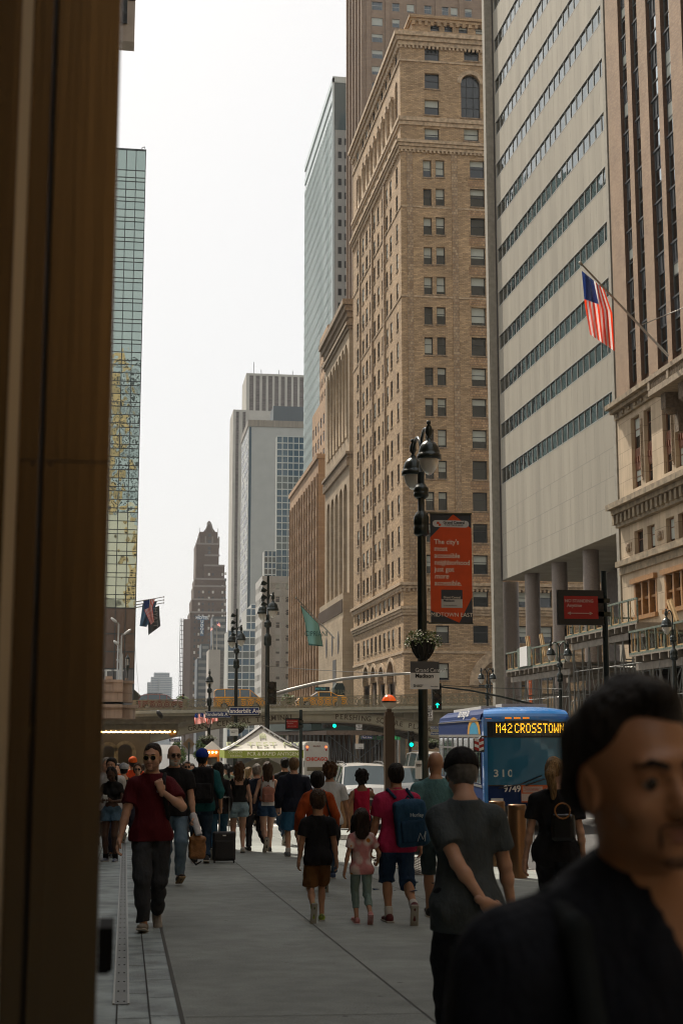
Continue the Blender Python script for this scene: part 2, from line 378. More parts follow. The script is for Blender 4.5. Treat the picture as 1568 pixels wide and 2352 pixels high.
slab('sidewalk', m_pave, -9, KX-.18, 60.2, 127.8)
slab('sidewalk', m_pave, -9, KX-.18, 150.2, 420)
slab('kerb', mat('granite kerb', (.26, .25, .23), .8, noise=.2, ns=8), KX-.178, KX, -30, 46.3)
slab('kerb', MC['granite kerb'], KX-.178, KX, 60.2, 127.8)
slab('sidewalk', m_pave, 26.4, 31.2, -60, 118.8); slab('sidewalk', m_pave, 26.4, 31.2, 157.2, 420)
# granite setts beside the building line, with a metal channel strip in them
m_sett = mat('blue grey granite paving', (.26, .31, .315), .6, noise=.45, ns=2.6, bump=.2, bs=50)
slab('granite_paving', m_sett, -2.6, .4, -30, 46.3)
jo = MB()
def gline(x0, y0, x1, y1, w, lift=.004):
    n = max(1, int(abs(y1-y0)/6)); dx, dy = x1-x0, y1-y0; L = math.hypot(dx, dy); px, py = -dy/L*w/2, dx/L*w/2
    for i in range(n):
        a, b = i/n, (i+1)/n; A = (x0+dx*a, y0+dy*a); B = (x0+dx*b, y0+dy*b)
        jo.poly([(x, y, gz(x, y)+lift) for x, y in ((A[0]-px, A[1]-py), (A[0]+px, A[1]+py), (B[0]+px, B[1]+py), (B[0]-px, B[1]-py))])
pj = [gp(700, 2333), gp(700, 2104), gp(700, 2006)]
pitch = pj[1].y-pj[0].y
for k in range(-4, 24):
    y = pj[0].y + pitch*k
    if y < 46: gline(.43, y, KX-.2, y, .011)
for x_, y_ in ((1000, 3269), (1229, 3159), (1229, 3087)):
    p = gp(x_/1.5944, y_/1.5944); gline(p.x, -5, p.x+.001, 46.2, .013)
gline(.41, -5, .411, 46.2, .03)
jo.build('paving_joints', mat('dark joint', (.075, .078, .075), .9))['kind'] = 'structure'
jo = MB()
for x in (.2, -.02, -.47, -.75, -1.05, -1.5): gline(x, 0, x+.001, 46, .012)
rj = random.Random(3)
for x0, x1 in ((.2, .4), (-.02, .2), (-.75, -.47), (-1.05, -.75), (-1.5, -1.05)):
    y = rj.random()
    while y < 46: gline(x0, y, x1, y+.001, .012); y += rj.uniform(.55, 1.1)
jo.build('paving_joints', mat('sett joint', (.035, .038, .038), .9))['kind'] = 'structure'
# metal channel
pa, pb = gp(416/1.5944, 3681/1.5944), gp(471/1.5944, 3681/1.5944)
ch = MB(); xa, xb, ya = pa.x, pb.x, pa.y
for a in range(int((46-ya)//2)):
    y0, y1 = ya+a*2, ya+a*2+2
    ch.mi = 0; ch.poly([(x, y, gz(x, y)+.006) for x, y in ((xa, y0), (xb, y0), (xb, y1), (xa, y1))])
    ch.mi = 1
    for x in (xa, xb): ch.bar((x, y0, gz(x, y0)+.008), (x, y1, gz(x, y1)+.008), .014, .01)
    ch.mi = 2
    for k in range(4):
        y = y0+.1+k*.5; xm = (xa+xb)/2
        for s in (-.022, .022): ch.box(xm+s-.006, xm+s+.006, y, y+.012, gz(xm, y)+.007, gz(xm, y)+.011)
o = ch.build('drain_channel', [mat('satin steel plate', (.16, .175, .175), .55, .2, noise=.15, ns=4), mat('bright steel edge', (.36, .38, .37), .5, .3), mat('slot black', (.01, .01, .01), .9)])
tag(o, 'long flat steel drain cover set in the grey granite paving', 'drain cover')
# crosswalk & lane paint
m_paint = mat('worn road paint', (.62, .61, .57), .7, noise=.25, ns=4)
cwk = MB()
for k in range(14):
    y = 46.9+k*.92; x0 = .5
    for x in range(2, 7): pass
for k in range(8):
    x = 2.0*k/2
    cwk.poly([(xx, yy, gz(xx, yy)-.131) for xx, yy in ((x-1, 48), (x-.5, 48), (x-.5, 58.5), (x-1, 58.5))])
for xl in (11.6, 16.6, 21.6):
    for k in range(-5, 60):
        y = k*6; cwk.poly([(xx, yy, gz(xx, yy)-.134) for xx, yy in ((xl, y), (xl+.12, y), (xl+.12, y+3), (xl, y+3))])
struct('road_markings', cwk, m_paint)
# subway grates in the walk
def grate(x0, x1, y0, y1, label):
    t = thing('sidewalk_grate', label, 'grate', (x0, y0, gz(x0, y0)), 0, 'steel grates in the sidewalk'); a = MB(); b = MB()
    a.poly([(x, y, gz(x, y)+.004) for x, y in ((x0, y0), (x1, y0), (x1, y1), (x0, y1))])
    x = x0
    while x < x1: b.bar((x, y0, gz(x, y0)+.012), (x, y1, gz(x, y1)+.012), .025, .012); x += .1
    y = y0
    while y <= y1: b.bar((x0, y, gz(x0, y)+.014), (x1, y, gz(x1, y)+.014), .02, .012); y += .25
    a.build('pit', mat('pit black', (.015, .015, .015), .9), t); b.build('grid', mat('worn grate steel', (.16, .155, .14), .6, .5), t)
g1 = gp(800, 1925); grate(g1.x-.55, g1.x+.75, g1.y-1.2, g1.y+1.6, 'square steel grate in the sunlit sidewalk by the litter bin')
g2 = gp(955, 1985); grate(g2.x-.6, g2.x+.5, g2.y-3, g2.y+2.2, 'long steel grate in the shaded sidewalk beside the lamp post')

# ================= buildings on the right =================
# --- brown brick office block beyond the viaduct
m_brk = brick('tan and orange office brick', (.50, .34, .19), (.29, .19, .10), (.16, .12, .08), .5, .16, .016, .22, .3)
m_trim = mat('tan terracotta trim', (.42, .31, .20), .8, noise=.35, ns=2.5, bump=.8, bs=9)
m_trimd = mat('weathered terracotta', (.25, .18, .115), .85, noise=.4, ns=3, bump=1, bs=7)
m_dtile = brick('herringbone orange brick', (.47, .30, .16), (.28, .165, .085), (.2, .14, .09), .34, .3, .03, .3, 1.5, bump=.6)
XR = 31.0
yb = atx(926, 1343, XR).y; yf = atx(811, 1000, XR).y
zt = at(925, 66, yb).z
root = thing('brick_office_building', 'tall tan brick office building with paired dark windows beyond the viaduct', 'building', (XR, yb, ZB))
wb = MB(); XE = 56.0
opsW = []; WL = []
def rw(xl, xr, yt, ybm, styl='dark'):
    p, q = at(xl, (yt+ybm)/2, yb), at(xr, (yt+ybm)/2, yb); o = (p.x, q.x, hz(ybm, yb, xl), hz(yt, yb, xl)); opsW.append(o); WL.append((*o, styl)); return o
for yt, yo in ((105.6, 139), (167, 203), (228, 263), (294, 323)): rw(974.8, 1008, yt, yo)
for yt, yo in ((105.6, 139), (294, 323)): rw(1065, 1099, yt, yo)
rows = [367, 432.6, 499, 567, 635.5, 704.6, 774, 843.8, 914, 985.8, 1057.4, 1129.5, 1202, 1273.8]
colX = []
for i, y in enumerate(rows):
    h = 39.5+i*.25; s = i*.62
    rw(970.8+s, 990.3+s, y, y+h); rw(999.6+s, 1020+s, y, y+h)
    o = rw(1078.6+s, 1112+s, y+1, y+h+2)
    for k in range(1, 9):
        if i >= 8: xx = (o[0]+k*2.35, o[0]+k*2.35+1.45, o[2], o[3]); opsW.append(xx); WL.append((*xx, 'dark'))
for yt, yo in ((1356.7, 1395), (1436.7, 1476.7), (1523, 1562)):
    rw(1001, 1031, yt, yo)
    if yt < 1500: rw(1086, 1121, yt, yo)
    for k in range(2, 10):
        p = at(1086, 1400, yb).x + k*2.6; xx = (p, p+1.6, hz(yo, yb, 1090), hz(yt, yb, 1090)); opsW.append(xx); WL.append((*xx, 'dark'))
# arched window near the top, big arch at the bottom
ax0, ax1 = wx(1058, yb, 220), wx(1102, yb, 220); az0, az1 = hz(271, yb, 1080), hz(172, yb, 1080)
opsW.append((ax0, ax1, az0, az1)); WL.append((ax0, ax1, az0, az1-.02, 'arch'))
bx0 = wx(1098, yb, 1560); bx1 = bx0+6.2; bz1 = hz(1512, yb, 1140)
opsB = [(bx0, bx1, -9, bz1)]
wall(wb, 'W', yb, XR, XE, ZB, zt, opsW+opsB, .45)
spandrels(wb, 'W', yb, ax0, ax1, az1-(ax1-ax0)/2, .45); spandrels(wb, 'W', yb, bx0, bx1, bz1-(bx1-bx0)/2, .9)
wb.poly([(bx0, yb+.9, -9), (bx1, yb+.9, -9), (bx1, yb+.9, bz1), (bx0, yb+.9, bz1)])
# north side
opsN = []; WN = []
colD = [822.6, 835.2, 843.9, 852.6, 862, 871.6, 881.7, 892, 901.6, 916.5]
def nx_(xd): return atx(xd, 1380, XR).y
for k, xd in enumerate(colD):
    a, b = nx_(xd+2.2), nx_(xd-2.2)
    for i, y in enumerate([105.6, 294]+rows+[1356.7, 1436.7]):
        h = 39.5; z1 = hz(y, yb, 925); z0 = hz(y+(33 if i < 2 else 40), yb, 925); opsN.append((a, b, z0, z1)); WN.append((a, b, z0, z1))
    za = (hz(272, yb, 925), hz(168, yb, 925)); opsN.append((a-.2, b+.2, *za))
    spandrels(wb, 'N', XR, a-.2, b+.2, za[1]-(b-a+.4)/2, .9)
arcs = [(833.8, 847.8), (851.6, 863.5), (868.8, 882.4), (888, 906)]
AN = []
for l, r_ in arcs:
    a, b = nx_(r_), nx_(l); z1 = atx((l+r_)/2, 1519 if r_ > 900 else 1532, XR).z; AN.append((a, b, -9, z1)); opsN.append((a, b, -9, z1)); spandrels(wb, 'N', XR, a, b, z1-(b-a)/2, .7)
wall(wb, 'N', XR, yb, yf, ZB, zt, opsN, .2)
shell(wb, XR, XE, yb, yf, ZB, zt, 'WN')
wb.build('wall', m_brk, root)
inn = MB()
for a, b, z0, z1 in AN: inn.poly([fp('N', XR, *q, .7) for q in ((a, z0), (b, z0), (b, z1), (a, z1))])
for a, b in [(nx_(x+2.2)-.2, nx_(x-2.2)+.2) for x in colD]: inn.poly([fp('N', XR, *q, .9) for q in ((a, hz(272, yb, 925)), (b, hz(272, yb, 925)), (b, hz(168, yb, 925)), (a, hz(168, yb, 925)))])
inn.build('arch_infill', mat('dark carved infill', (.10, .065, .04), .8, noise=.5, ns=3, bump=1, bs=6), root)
# herringbone panels between the right hand windows, soldier courses
pn = MB(); oB = [w for w in WL if w[0] > at(1060, 800, yb).x and w[0] < at(1116, 800, yb).x and w[3] < hz(367, yb) + 1]
oB = sorted(oB, key=lambda w: -w[3])
for u, v in zip(oB[:14], oB[1:15]): boxf(pn, 'W', yb, u[0]-.25, u[1]+7, v[3]+.25, u[2]-.25, -.04, .01)
pn.build('herringbone_panel', m_dtile, root)
sl_ = MB()
for w in WL:
    boxf(sl_, 'W', yb, w[0]-.12, w[1]+.12, w[2]-.16, w[2], -.1, .02)
for w in WN: boxf(sl_, 'N', XR, w[0]-.06, w[1]+.06, w[2]-.16, w[2], -.08, .02)
tag(sl_.build('sill', m_trimd, root), kind='stuff')
cn = MB()
def zY(y): return hz(y, yb, 925)
for (y0, y1, d, st) in ((104, 76, .75, 3), (140, 136, .14, 1), (286, 268, .3, 2), (343, 322, .55, 3), (475, 471, .08, 1), (681, 677, .08, 1), (1351, 1337, .5, 2), (1412, 1392, .45, 3), (1500, 1494, .12, 1)):
    cornice(cn, XR, XE, yb, yf, zY(y0), zY(y1), d, st)
for y0, y1, d in ((110, 104, .25), (349, 343, .25), (1357, 1351, .25)):
    dentils(cn, 'W', yb, XR, XE, zY(y0), zY(y1)-.02, d, .5, .25); dentils(cn, 'N', XR, yb, yf, zY(y0), zY(y1)-.02, d, .8, .4)
cn.build('cornice', m_trim, root)
ar = MB(); archring(ar, 'W', yb, ax0, ax1, az1-(ax1-ax0)/2, .5, .15); archring(ar, 'W', yb, bx0, bx1, bz1-(bx1-bx0)/2, 1.1, .2)
for a, b, z0, z1 in AN: archring(ar, 'N', XR, a, b, z1-(b-a)/2, .45, .15)
for k, xd in enumerate(colD[:-1]):
    ym = (nx_(xd)+nx_(colD[k+1]))/2; ar.tube([(XR-.1, ym, zY(272)), (XR-.1, ym, zY(192))], .28, 8)
    boxf(ar, 'N', XR, ym-.4, ym+.4, zY(196), zY(188), -.4, .02)
ar.build('arch_moulding', m_trim, root)
# quoin pilasters of stacked brick
pil = MB()
for x0, x1 in ((937, 951), (1042, 1056)): 
    a, b = wx(x0, yb, 900), wx(x1, yb, 900); boxf(pil, 'W', yb, a, b, zY(1337), zY(345), -.09, .01)
for x in (829, 858, 887): y = nx_(x); boxf(pil, 'N', XR, y-.35, y+.35, zY(1337), zY(345), -.2, .01)
pil.build('pilaster', brick('basket weave brick', (.43, .31, .19), (.25, .155, .085), (.2, .15, .1), .36, .34, .03, .2, 1), root)
windows(root, [('W', yb, *w[:4], .4) for w in WL if w[4] == 'dark'], 'dark', 80, .8, seed=5)
windows(root, [('W', yb, *w[:4], .4) for w in WL if w[4] == 'arch'], 'arch', 5, 0)
windows(root, [('N', XR, *w, .14) for w in WN], 'dark', 0, .4, seed=6)
bw = MB(); gx = (bx0+bx1)/2
for i in range(4): bw.box(bx0+(bx1-bx0)*i/4-.06, bx0+(bx1-bx0)*i/4+.06, yb+.7, yb+.85, -9, bz1-(.4 if i in (2,) else 1.6))
bw.box(bx0, bx1, yb+.7, yb+.84, bz1-3.2, bz1-3.0); bw.build('arch_window_frame', M_frame, root)
p2 = MB(); xp0 = wx(945, yb+3, 60); p2z = hz(40, yb+3, 1000)
opsP = []
for l, r_ in ((988, 1008), (1020, 1038.5), (1053, 1073), (1091, 1111)): opsP.append((wx(l, yb+3, 70), wx(r_, yb+3, 70), hz(74, yb+3, 1000), hz(56, yb+3, 1000)))
wall(p2, 'W', yb+3, xp0, XE-3, zt-.5, p2z, opsP, .3); shell(p2, xp0, XE-3, yb+3, yf-3, zt-.5, p2z, 'W'); cornice(p2, xp0, XE-3, yb+3, yf-3, p2z-.7, p2z+.05, .35, 2)
dentils(p2, 'W', yb+3, xp0, XE-3, p2z-1.2, p2z-.7, .22, .8, .4)
p2.build('roof_storey', m_brk, root); windows(root, [('W', yb+3, *w, .3) for w in opsP], 'dark', 9, .9, seed=2)

# --- pale slab with strip windows on round columns
m_conc = mat('pale precast panel', (.295, .27, .215), .75, noise=.15, ns=.8, stretch=(.9, .9, .06), bump=.15, bs=30)
yn, ye = atx(1440, 1690, XR).y, atx(1154, 1690, XR).y
root = thing('strip_window_building', 'pale grey concrete office slab with long strip windows on round columns', 'building', (XR, ye, ZB))
zs0 = at(1145, 1335, ye).z; ztop = 86
ops = []
zbs = [at(1157, y, ye).z for y in (1119, 1017.5, 915.5)]; dz = (zbs[2]-zbs[0])/2; wh = at(1157, 1083, ye).z-zbs[0]
z = zbs[0]; ya_, yb_ = yn+.35, ye-1.1
while z < ztop-3: ops.append((ya_, yb_, z, z+wh)); z += dz
w_ = MB(); wall(w_, 'N', XR, yn, ye-.9, zs0, ztop, ops, .12); shell(w_, XR, XR+26, yn, ye-.6, zs0, ztop, 'N')
w_.build('facade_panels', m_conc, root)
# vertical panel joints
jm = MB(); nj = 22
for b0, b1 in [(ops[i][3]+.05, ops[i+1][2]-.05) for i in range(len(ops)-1)]:
    for k in range(1, nj): a = ya_+(yb_-ya_)*k/nj; boxf(jm, 'N', XR, a-.012, a+.012, b0, b1, -.003, .001)
lv = [zs0, zs0+1.9, zs0+3.8, zs0+5.7, ops[0][2]-.1]
for i in range(4):
    boxf(jm, 'N', XR, yn, ye-1, lv[i]-.015 if i else lv[i], lv[i]+.015, -.003, .001)
    for k in range(16): a = yn+(ye-yn)*(k+(i % 2)*.5)/16; boxf(jm, 'N', XR, a-.012, a+.012, lv[i]+.03, lv[i+1]-.03, -.003, .001)
tag(jm.build('panel_joints', mat('panel joint grey', (.2, .19, .165), .9), root), kind='stuff')  # plain grey lines along the panel joints
m_sgl = glass('strip window glass', (.17, .20, .205), .03, .05, .6, metal=1.0)
m_mul = mat('pale aluminium', (.42, .42, .39), .45, .3)
nw = 22
for (a0, a1, z0, z1) in ops:
    b_ = MB(); b_.poly([fp('N', XR, *q, .1) for q in ((a0, z0), (a1, z0), (a1, z1), (a0, z1))]); gl = b_.build('window_strip', m_sgl, root)
    b_ = MB()
    for k in range(nw+1): a = a0+(a1-a0)*k/nw; boxf(b_, 'N', XR, a-.035, a+.035, z0, z1, .05, .09)
    boxf(b_, 'N', XR, a0, a1, z0-.0, z0+.05, -.01, .09); boxf(b_, 'N', XR, a0, a1, z1-.05, z1, -.01, .09)
    o = b_.build('mullions', m_mul, root); o.parent = gl; o.location = -gl.location if False else (0, 0, 0)
fr = MB(); fr.box(XR-.7, XR+.1, ye-.45, ye+.35, ZB, ztop); fr.box(XR-.25, XR+.1, yn-.25, yn+.25, ZB, ztop); fr.build('corner_pier', mat('darker precast', (.27, .25, .205), .8, noise=.15), root)  # corner piers in a slightly darker precast than the panels
dk = MB(); dk.box(XR-.02, XR+.3, ye-.9, ye-.45, zs0, ztop); dk.build('dark_slot_strip', mat('painted slot shade', (.035, .03, .027), .5, .3), root)  # flush strip coloured dark for the shade of the corner slot
m_gran = mat('brown granite column', (.20, .165, .14), .6, noise=.2, ns=14)
for xc, hw_ in ((1177, 20), (1229, 18), (1293, 19), (1367, 20)):
    Yc = atx(xc, 1690, XR+1.1).y; r_ = hw_*Yc/FD*.98; c_ = MB(); c_.lathe((XR+1.1, Yc, 0), [(r_, ZB), (r_, zs0-.01)], 28)
    for k in range(8): c_.lathe((XR+1.1, Yc, 0), [(r_+.002, zs0-2.6*k-.03), (r_-.02, zs0-2.6*k), (r_+.002, zs0-2.6*k+.03)], 28)
    c_.build('column', m_gran, root)
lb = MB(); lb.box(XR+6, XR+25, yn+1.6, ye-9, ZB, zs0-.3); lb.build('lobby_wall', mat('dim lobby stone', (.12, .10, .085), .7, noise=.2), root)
# arched lobby opening
la = MB(); cy_ = yn+7.5
for i in range(16):
    t0, t1 = math.pi*i/16, math.pi*(i+1)/16; 
    la.poly([(XR+5.9, cy_+3.6*math.cos(t), 3+3.6*math.sin(t)) for t in (t0, t1)]+[(XR+5.9, cy_+4.6*math.cos(t), 3+4.6*math.sin(t)) for t in (t1, t0)])
la.build('lobby_arch', m_conc, root)

# --- brick and limestone block at the right edge
XL = 30.75
m_lime = brick('buff limestone blocks', (.52, .41, .28), (.47, .365, .245), (.30, .23, .155), 1.7, .95, .02, .2, .5, bump=.4, streak=.2)
m_diag = brick('dark russet brick', (.35, .235, .145), (.26, .165, .095), (.2, .15, .115), .3, .1, .016, .15, .6)
m_reveal = mat('shaded brick reveal', (.10, .058, .035), .85, noise=.3, ns=8)  # pier brick darkened so the reveals carry recess shade
def LY(x, y): return atx(x, y, XL).y
root = thing('brick_and_limestone_building', 'dark brick tower on a carved buff limestone base with brown sashes', 'building', (XL, yn-.5, ZB))
y_end = 40; zc = atx(1421, 925, XL).z; y_st = yn-.6
bnd = [(1423, 1440), (1450, 1467), (1488, 1511), (1521, 1541.7)]
bays = [(LY(b, 224), LY(a, 224)) for a, b in bnd]      # (near, far)
per = bays[0][0]-bays[2][0]
allb = list(bays); 
for k in range(1, 5): allb += [(bays[0][0]-per*(k+1), bays[0][1]-per*(k+1)), (bays[1][0]-per*(k+1), bays[1][1]-per*(k+1))]
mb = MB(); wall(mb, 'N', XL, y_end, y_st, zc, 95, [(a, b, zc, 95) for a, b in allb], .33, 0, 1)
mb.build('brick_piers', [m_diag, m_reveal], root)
zz = [atx(1436, y, XL).z for y in (112, 67, 227, 182)]; fl = zz[1]-zz[3]; sph = zz[1]-zz[0]
sp_ = MB(); wl = []
for j, (a, b) in enumerate(allb):
    off = (0, .2, .35, .55)[j % 4]*0; z = zz[0]-fl*12
    while z < 92:
        if z > zc: 
            boxf(sp_, 'N', XL, a+.05, b-.05, z, z+sph, .22, .33)
            for q in range(3): aa = a+.05+(b-a-.1)*(q+.5)/3; boxf(sp_, 'N', XL, aa-.05, aa+.05, z+.15, z+sph-.15, .17, .22)
            boxf(sp_, 'N', XL, a+.02, b-.02, z+sph-.12, z+sph, .12, .33)
        z0, z1 = z+sph, z+fl
        if z1 > zc+.3: wl.append(('N', XL, a+.05, b-.05, max(z0, zc+.02), z1, .27))
        z += fl
sp_.build('spandrel', mat('dark metal spandrel', (.05, .055, .058), .5, .5, noise=.4, ns=10), root)
bk = MB(); bk.box(XL+.34, XL+20, y_end, y_st, zc, 95); bk.build('brick_core', m_reveal, root)
STY['tall'] = dict(t=.08, g=(1, 2), f=mat('grey steel sash', (.07, .075, .07), .5), p=glass('bright glass', (.38, .43, .45), .03, .006, .7, metal=1.0), b=M_blind)
windows(root, wl, 'tall', 70, .25, seed=9)
# limestone base
zl1, zl0 = atx(1421, 961, XL).z, atx(1421, 1172, XL).z; zm1, zm0 = atx(1424, 1212, XL).z, atx(1424, 1296, XL).z
mb = MB(); ob = []; wl = []; spn = MB()
b2 = [(LY(b, 1057), LY(a, 1057)) for a, b in ((1450, 1470), (1480, 1497), (1523, 1541.7), (1551, 1570))]; per2 = b2[0][0]-b2[2][0]
for k in range(0, 4): b2 += [(b2[0][0]-per2*(k+2), b2[0][1]-per2*(k+2)), (b2[1][0]-per2*(k+2), b2[1][1]-per2*(k+2))]
ztw = zl1-.5; zmid1 = atx(1455, 1031, XL).z; zmid0 = atx(1455, 1078, XL).z
for a, b in b2:
    ob.append((a, b, zl0+.9, ztw)); wl += [('N', XL, a, b, zmid1, ztw, .3), ('N', XL, a, b, zl0+.9, zmid0, .3)]
    boxf(spn, 'N', XL, a, b, zmid0, zmid1, .22, .5)
    for q in range(4): aa = a+(b-a)*(q+.5)/4; boxf(spn, 'N', XL, aa-.06, aa+.06, zmid0+.4, zmid1-.5, .14, .22)
    ob.append((a, b, zm0+.3, zm1-.6)); wl.append(('N', XL, a, b, zm0+.3, zm1-.6, .3))
trp = []
t0 = (LY(1506.5, 1372), LY(1457.5, 1372)); t1 = LY(1528.5, 1372); ztr = (atx(1480, 1412, XL).z, atx(1480, 1335, XL).z)
for k in range(5): a = t0[0]-k*(t0[1]-t1); b = t0[1]-k*(t0[1]-t1); trp.append((a, b)); ob.append((a, b, *ztr))
for k in range(5): a = t0[0]-k*(t0[1]-t1)-.3; b = a+4.2; ob.append((a, b, ZB, ztr[0]-5.2))
wall(mb, 'N', XL, y_end, y_st, ZB, zc, ob, .5); shell(mb, XL, XL+20, y_end, y_st, ZB, zc, 'N'); 
for k in range(5): a = t0[0]-k*(t0[1]-t1)-.3; boxf(mb, 'N', XL, a, a+4.2, ZB, ztr[0]-5.2, 1.2, 1.3); spandrels(mb, 'N', XL, a, a+4.2, ztr[0]-5.2-2.1, .5)
mb.build('limestone_base', m_lime, root)
spn.build('carved_spandrel', mat('red brown carved wood', (.17, .06, .025), .6, noise=.3, ns=8), root)
windows(root, wl, 'bronze', 40, .5, seed=4)
tri = MB(); pan = MB()
for a, b in trp:
    for i in range(4): y = a+(b-a)*i/3; boxf(tri, 'N', XL, y-.13, y+.13, ztr[0], ztr[1], -.02, .3)
    boxf(tri, 'N', XL, a-.25, b+.25, ztr[1], ztr[1]+.3, -.25, .1); boxf(tri, 'N', XL, a-.2, b+.2, ztr[0]-.25, ztr[0], -.2, .1); zq = ztr[0]+(ztr[1]-ztr[0])*.52
    boxf(tri, 'N', XL, a, b, zq-.07, zq+.07, .1, .3); pan.poly([fp('N', XL, *q, .35) for q in ((a, ztr[0]), (b, ztr[0]), (b, ztr[1]), (a, ztr[1]))])
tri.build('triple_window_frame', mat('golden brown timber', (.30, .15, .05), .5, noise=.2, ns=5), root); pan.build('triple_window_glass', M_glass, root)
cn = MB()
def cl(z0, z1, d): boxf(cn, 'N', XL, y_end, y_st+.1, z0, z1, -d, .02)
cl(zc-.25, zc+.1, .35); cl(zl1+.55, zl1+.85, .8); cl(zl1+.3, zl1+.53, .5); cl(zl1-.1, zl1+.28, .2)
cl(zl0-.1, zl0+.25, .95); cl(zl0-.4, zl0-.12, .6); dentils(cn, 'N', XL, y_end, y_st, zl0-1.0, zl0-.42, .5, .75, .36)
cl(zm1-.05, zm1+.25, .3); cl(zm0-.25, zm0+.1, .4); cl(zm0-.75, zm0-.3, .15)
dentils(cn, 'N', XL, y_end, y_st, zl1-.0+.02, zl1+.22, .3, 1.1, .3)
cn.build('cornice', mat('dark limestone cornice', (.24, .19, .125), .9, noise=.4, ns=2, bump=.6, bs=8), root)  # cornice darker and more mottled than the limestone wall
rel = MB()
for (a, b), (c, d) in zip(b2[0::2], b2[1::2]):
    ym = (a+d)/2; boxf(rel, 'N', XL, ym-.14, ym+.14, zl0+1.2, ztw-.4, -.06, .02)
    for q in range(26): rel.ell((XL-.08, ym, zl0+1.5+q*(ztw-zl0-2.2)/26), (.05, .1, .13), 6, 4)
for yy_ in (b2[0][1]+.95, (b2[1][0]+b2[2][1])/2, (b2[3][0]+b2[4][1])/2):
    za, zb = zm0+.6, zm1-1.2; boxf(rel, 'N', XL, yy_-.45, yy_+.45, za, zb, -.05, .02); rel.ell((XL-.08, yy_, (za+zb)/2), (.16, .22, (zb-za)*.3), 10, 8); rel.ell((XL-.08, yy_, zb-.35), (.14, .3, .2), 8, 6); rel.ell((XL-.08, yy_, za+.35), (.14, .25, .2), 8, 6)
rel.build('carved_relief', mat('shaded carved stone', (.30, .225, .15), .9, noise=.4, ns=9), root)
# balcony
ba, bb = LY(1487, 905), LY(1600, 800); zb0, zb1 = atx(1487, 912, XL-1.7).z, atx(1487, 868, XL-1.7).z
yb0 = atx(1487, 905, XL-1.7).y; bl_ = MB(); boxf(bl_, 'N', XL, yb0-9, yb0, zb0, zb0+.35, -1.7, 0); boxf(bl_, 'N', XL, yb0-9, yb0, zb1-.25, zb1, -1.75, -1.4); boxf(bl_, 'N', XL, yb0-.35, yb0, zb1-.25, zb1, -1.4, 0)
for k in range(36):
    y = yb0-.15-k*.24
    if k % 12 == 0: boxf(bl_, 'N', XL, y-.15, y+.15, zb0+.35, zb1-.25, -1.72, -1.42)
    else: bl_.lathe((XL-1.57, y, zb0+.35), [(.05, 0), (.09, .3), (.04, (zb1-zb0-.6)*.7), (.06, zb1-zb0-.6)], 8)
for k in range(6): bl_.lathe((XL-1.3+k*.24, yb0-.17, zb0+.35), [(.05, 0), (.09, .3), (.04, (zb1-zb0-.6)*.7), (.06, zb1-zb0-.6)], 8)
bl_.build('balcony', mat('grey brown balcony stone', (.27, .215, .15), .85, noise=.25, ns=4), root)
co = MB()
for y in (yb0-1.0, yb0-3.6, yb0-6.2):
    boxf(co, 'N', XL, y-.35, y+.35, zb0-.9, zb0, -1.2, 0); co.ell((XL-.75, y, zb0-.75), (.5, .36, .5), 10, 8); boxf(co, 'N', XL, y-.25, y+.25, zb0-2.2, zb0-.9, -.45, 0)
co.build('scroll_bracket', mat('dark carved bracket', (.14, .105, .07), .9, noise=.4, ns=6, bump=1, bs=8), root)
# ================= far buildings =================
def gridops(face, xs_px, ys_px, Y=None, X=None): pass
def tower(name, label, x0, x1, y0, y1, z1, m, z0=ZB, cat='building'):
    r = thing(name, label, cat, (x0, y0, z0)); return r
# --- brown brick skyscraper behind the office block
Yc = 282.0; X0 = wx(843, Yc); X0 = at(836, 20, Yc).x; X1 = X0+30; Y1 = atx(799, 300, X0).y
m_cb = brick('dark tan skyscraper brick', (.27, .19, .125), (.22, .15, .10), (.2, .15, .11), 1.0, .5, .03, .15, .1)
root = thing('brick_skyscraper', 'very tall brown brick tower rising out of frame behind the tan office building', 'building', (X0, Yc, ZB))
ops = []; zA = hz(400, Yc, 900)
colw = [(854, 879), (901, 918), (935, 952), (975, 992), (1016, 1031), (1036, 1052), (1069, 1085)]
rowz = [hz(y, Yc, 865) for y in (209, 171.5)]; rz_ = rowz[1]-rowz[0]; z = rowz[0]-rz_*6
while z < 175:
    for k, (l, r_) in enumerate(colw):
        a, b = wx(l, Yc, 150), wx(r_, Yc, 150); ops.append((a, b, z, z+rz_*.52))
    z += rz_
mb = MB(); wall(mb, 'W', Yc, X0, X1, ZB, 180, ops, .3)
opn = []; z = rowz[0]-rz_*6
while z < 175:
    for k in range(5): a = Yc+1.5+(Y1-Yc-3)*k/5; opn.append((a, a+1.6, z, z+rz_*.55))
    z += rz_
wall(mb, 'N', X0, Yc, Y1, ZB, 180, opn, .3); shell(mb, X0, X1, Yc, Y1, ZB, 180, 'WN'); mb.build('wall', m_cb, root)
rb = MB()
for k in range(6): a = Yc+.5+(Y1-Yc-1)*k/5.2; boxf(rb, 'N', X0, a-.3, a+.3, ZB, 180, -.6, .02)
for x in (846, 890, 962, 1005, 1060): a = wx(x, Yc, 150); boxf(rb, 'W', Yc, a-.5, a+.5, ZB, 180, -.35, .02)
rb.build('pier', m_cb, root)
windows(root, [('W', Yc, *o, .25) for o in ops if o[2] > hz(420, Yc)], 'white', 60, .6, seed=3); windows(root, [('N', X0, *o, .2) for o in opn], 'white', 0, .8, seed=8)
rf = MB(); a = wx(1088, yb+16, 40); rf.prism([(a, zt-2), (a+9, zt-2), (a+9, zt+9), (a+3.5, zt+5.2), (a+1, zt+1)], 'y', yb+10, yb+16)
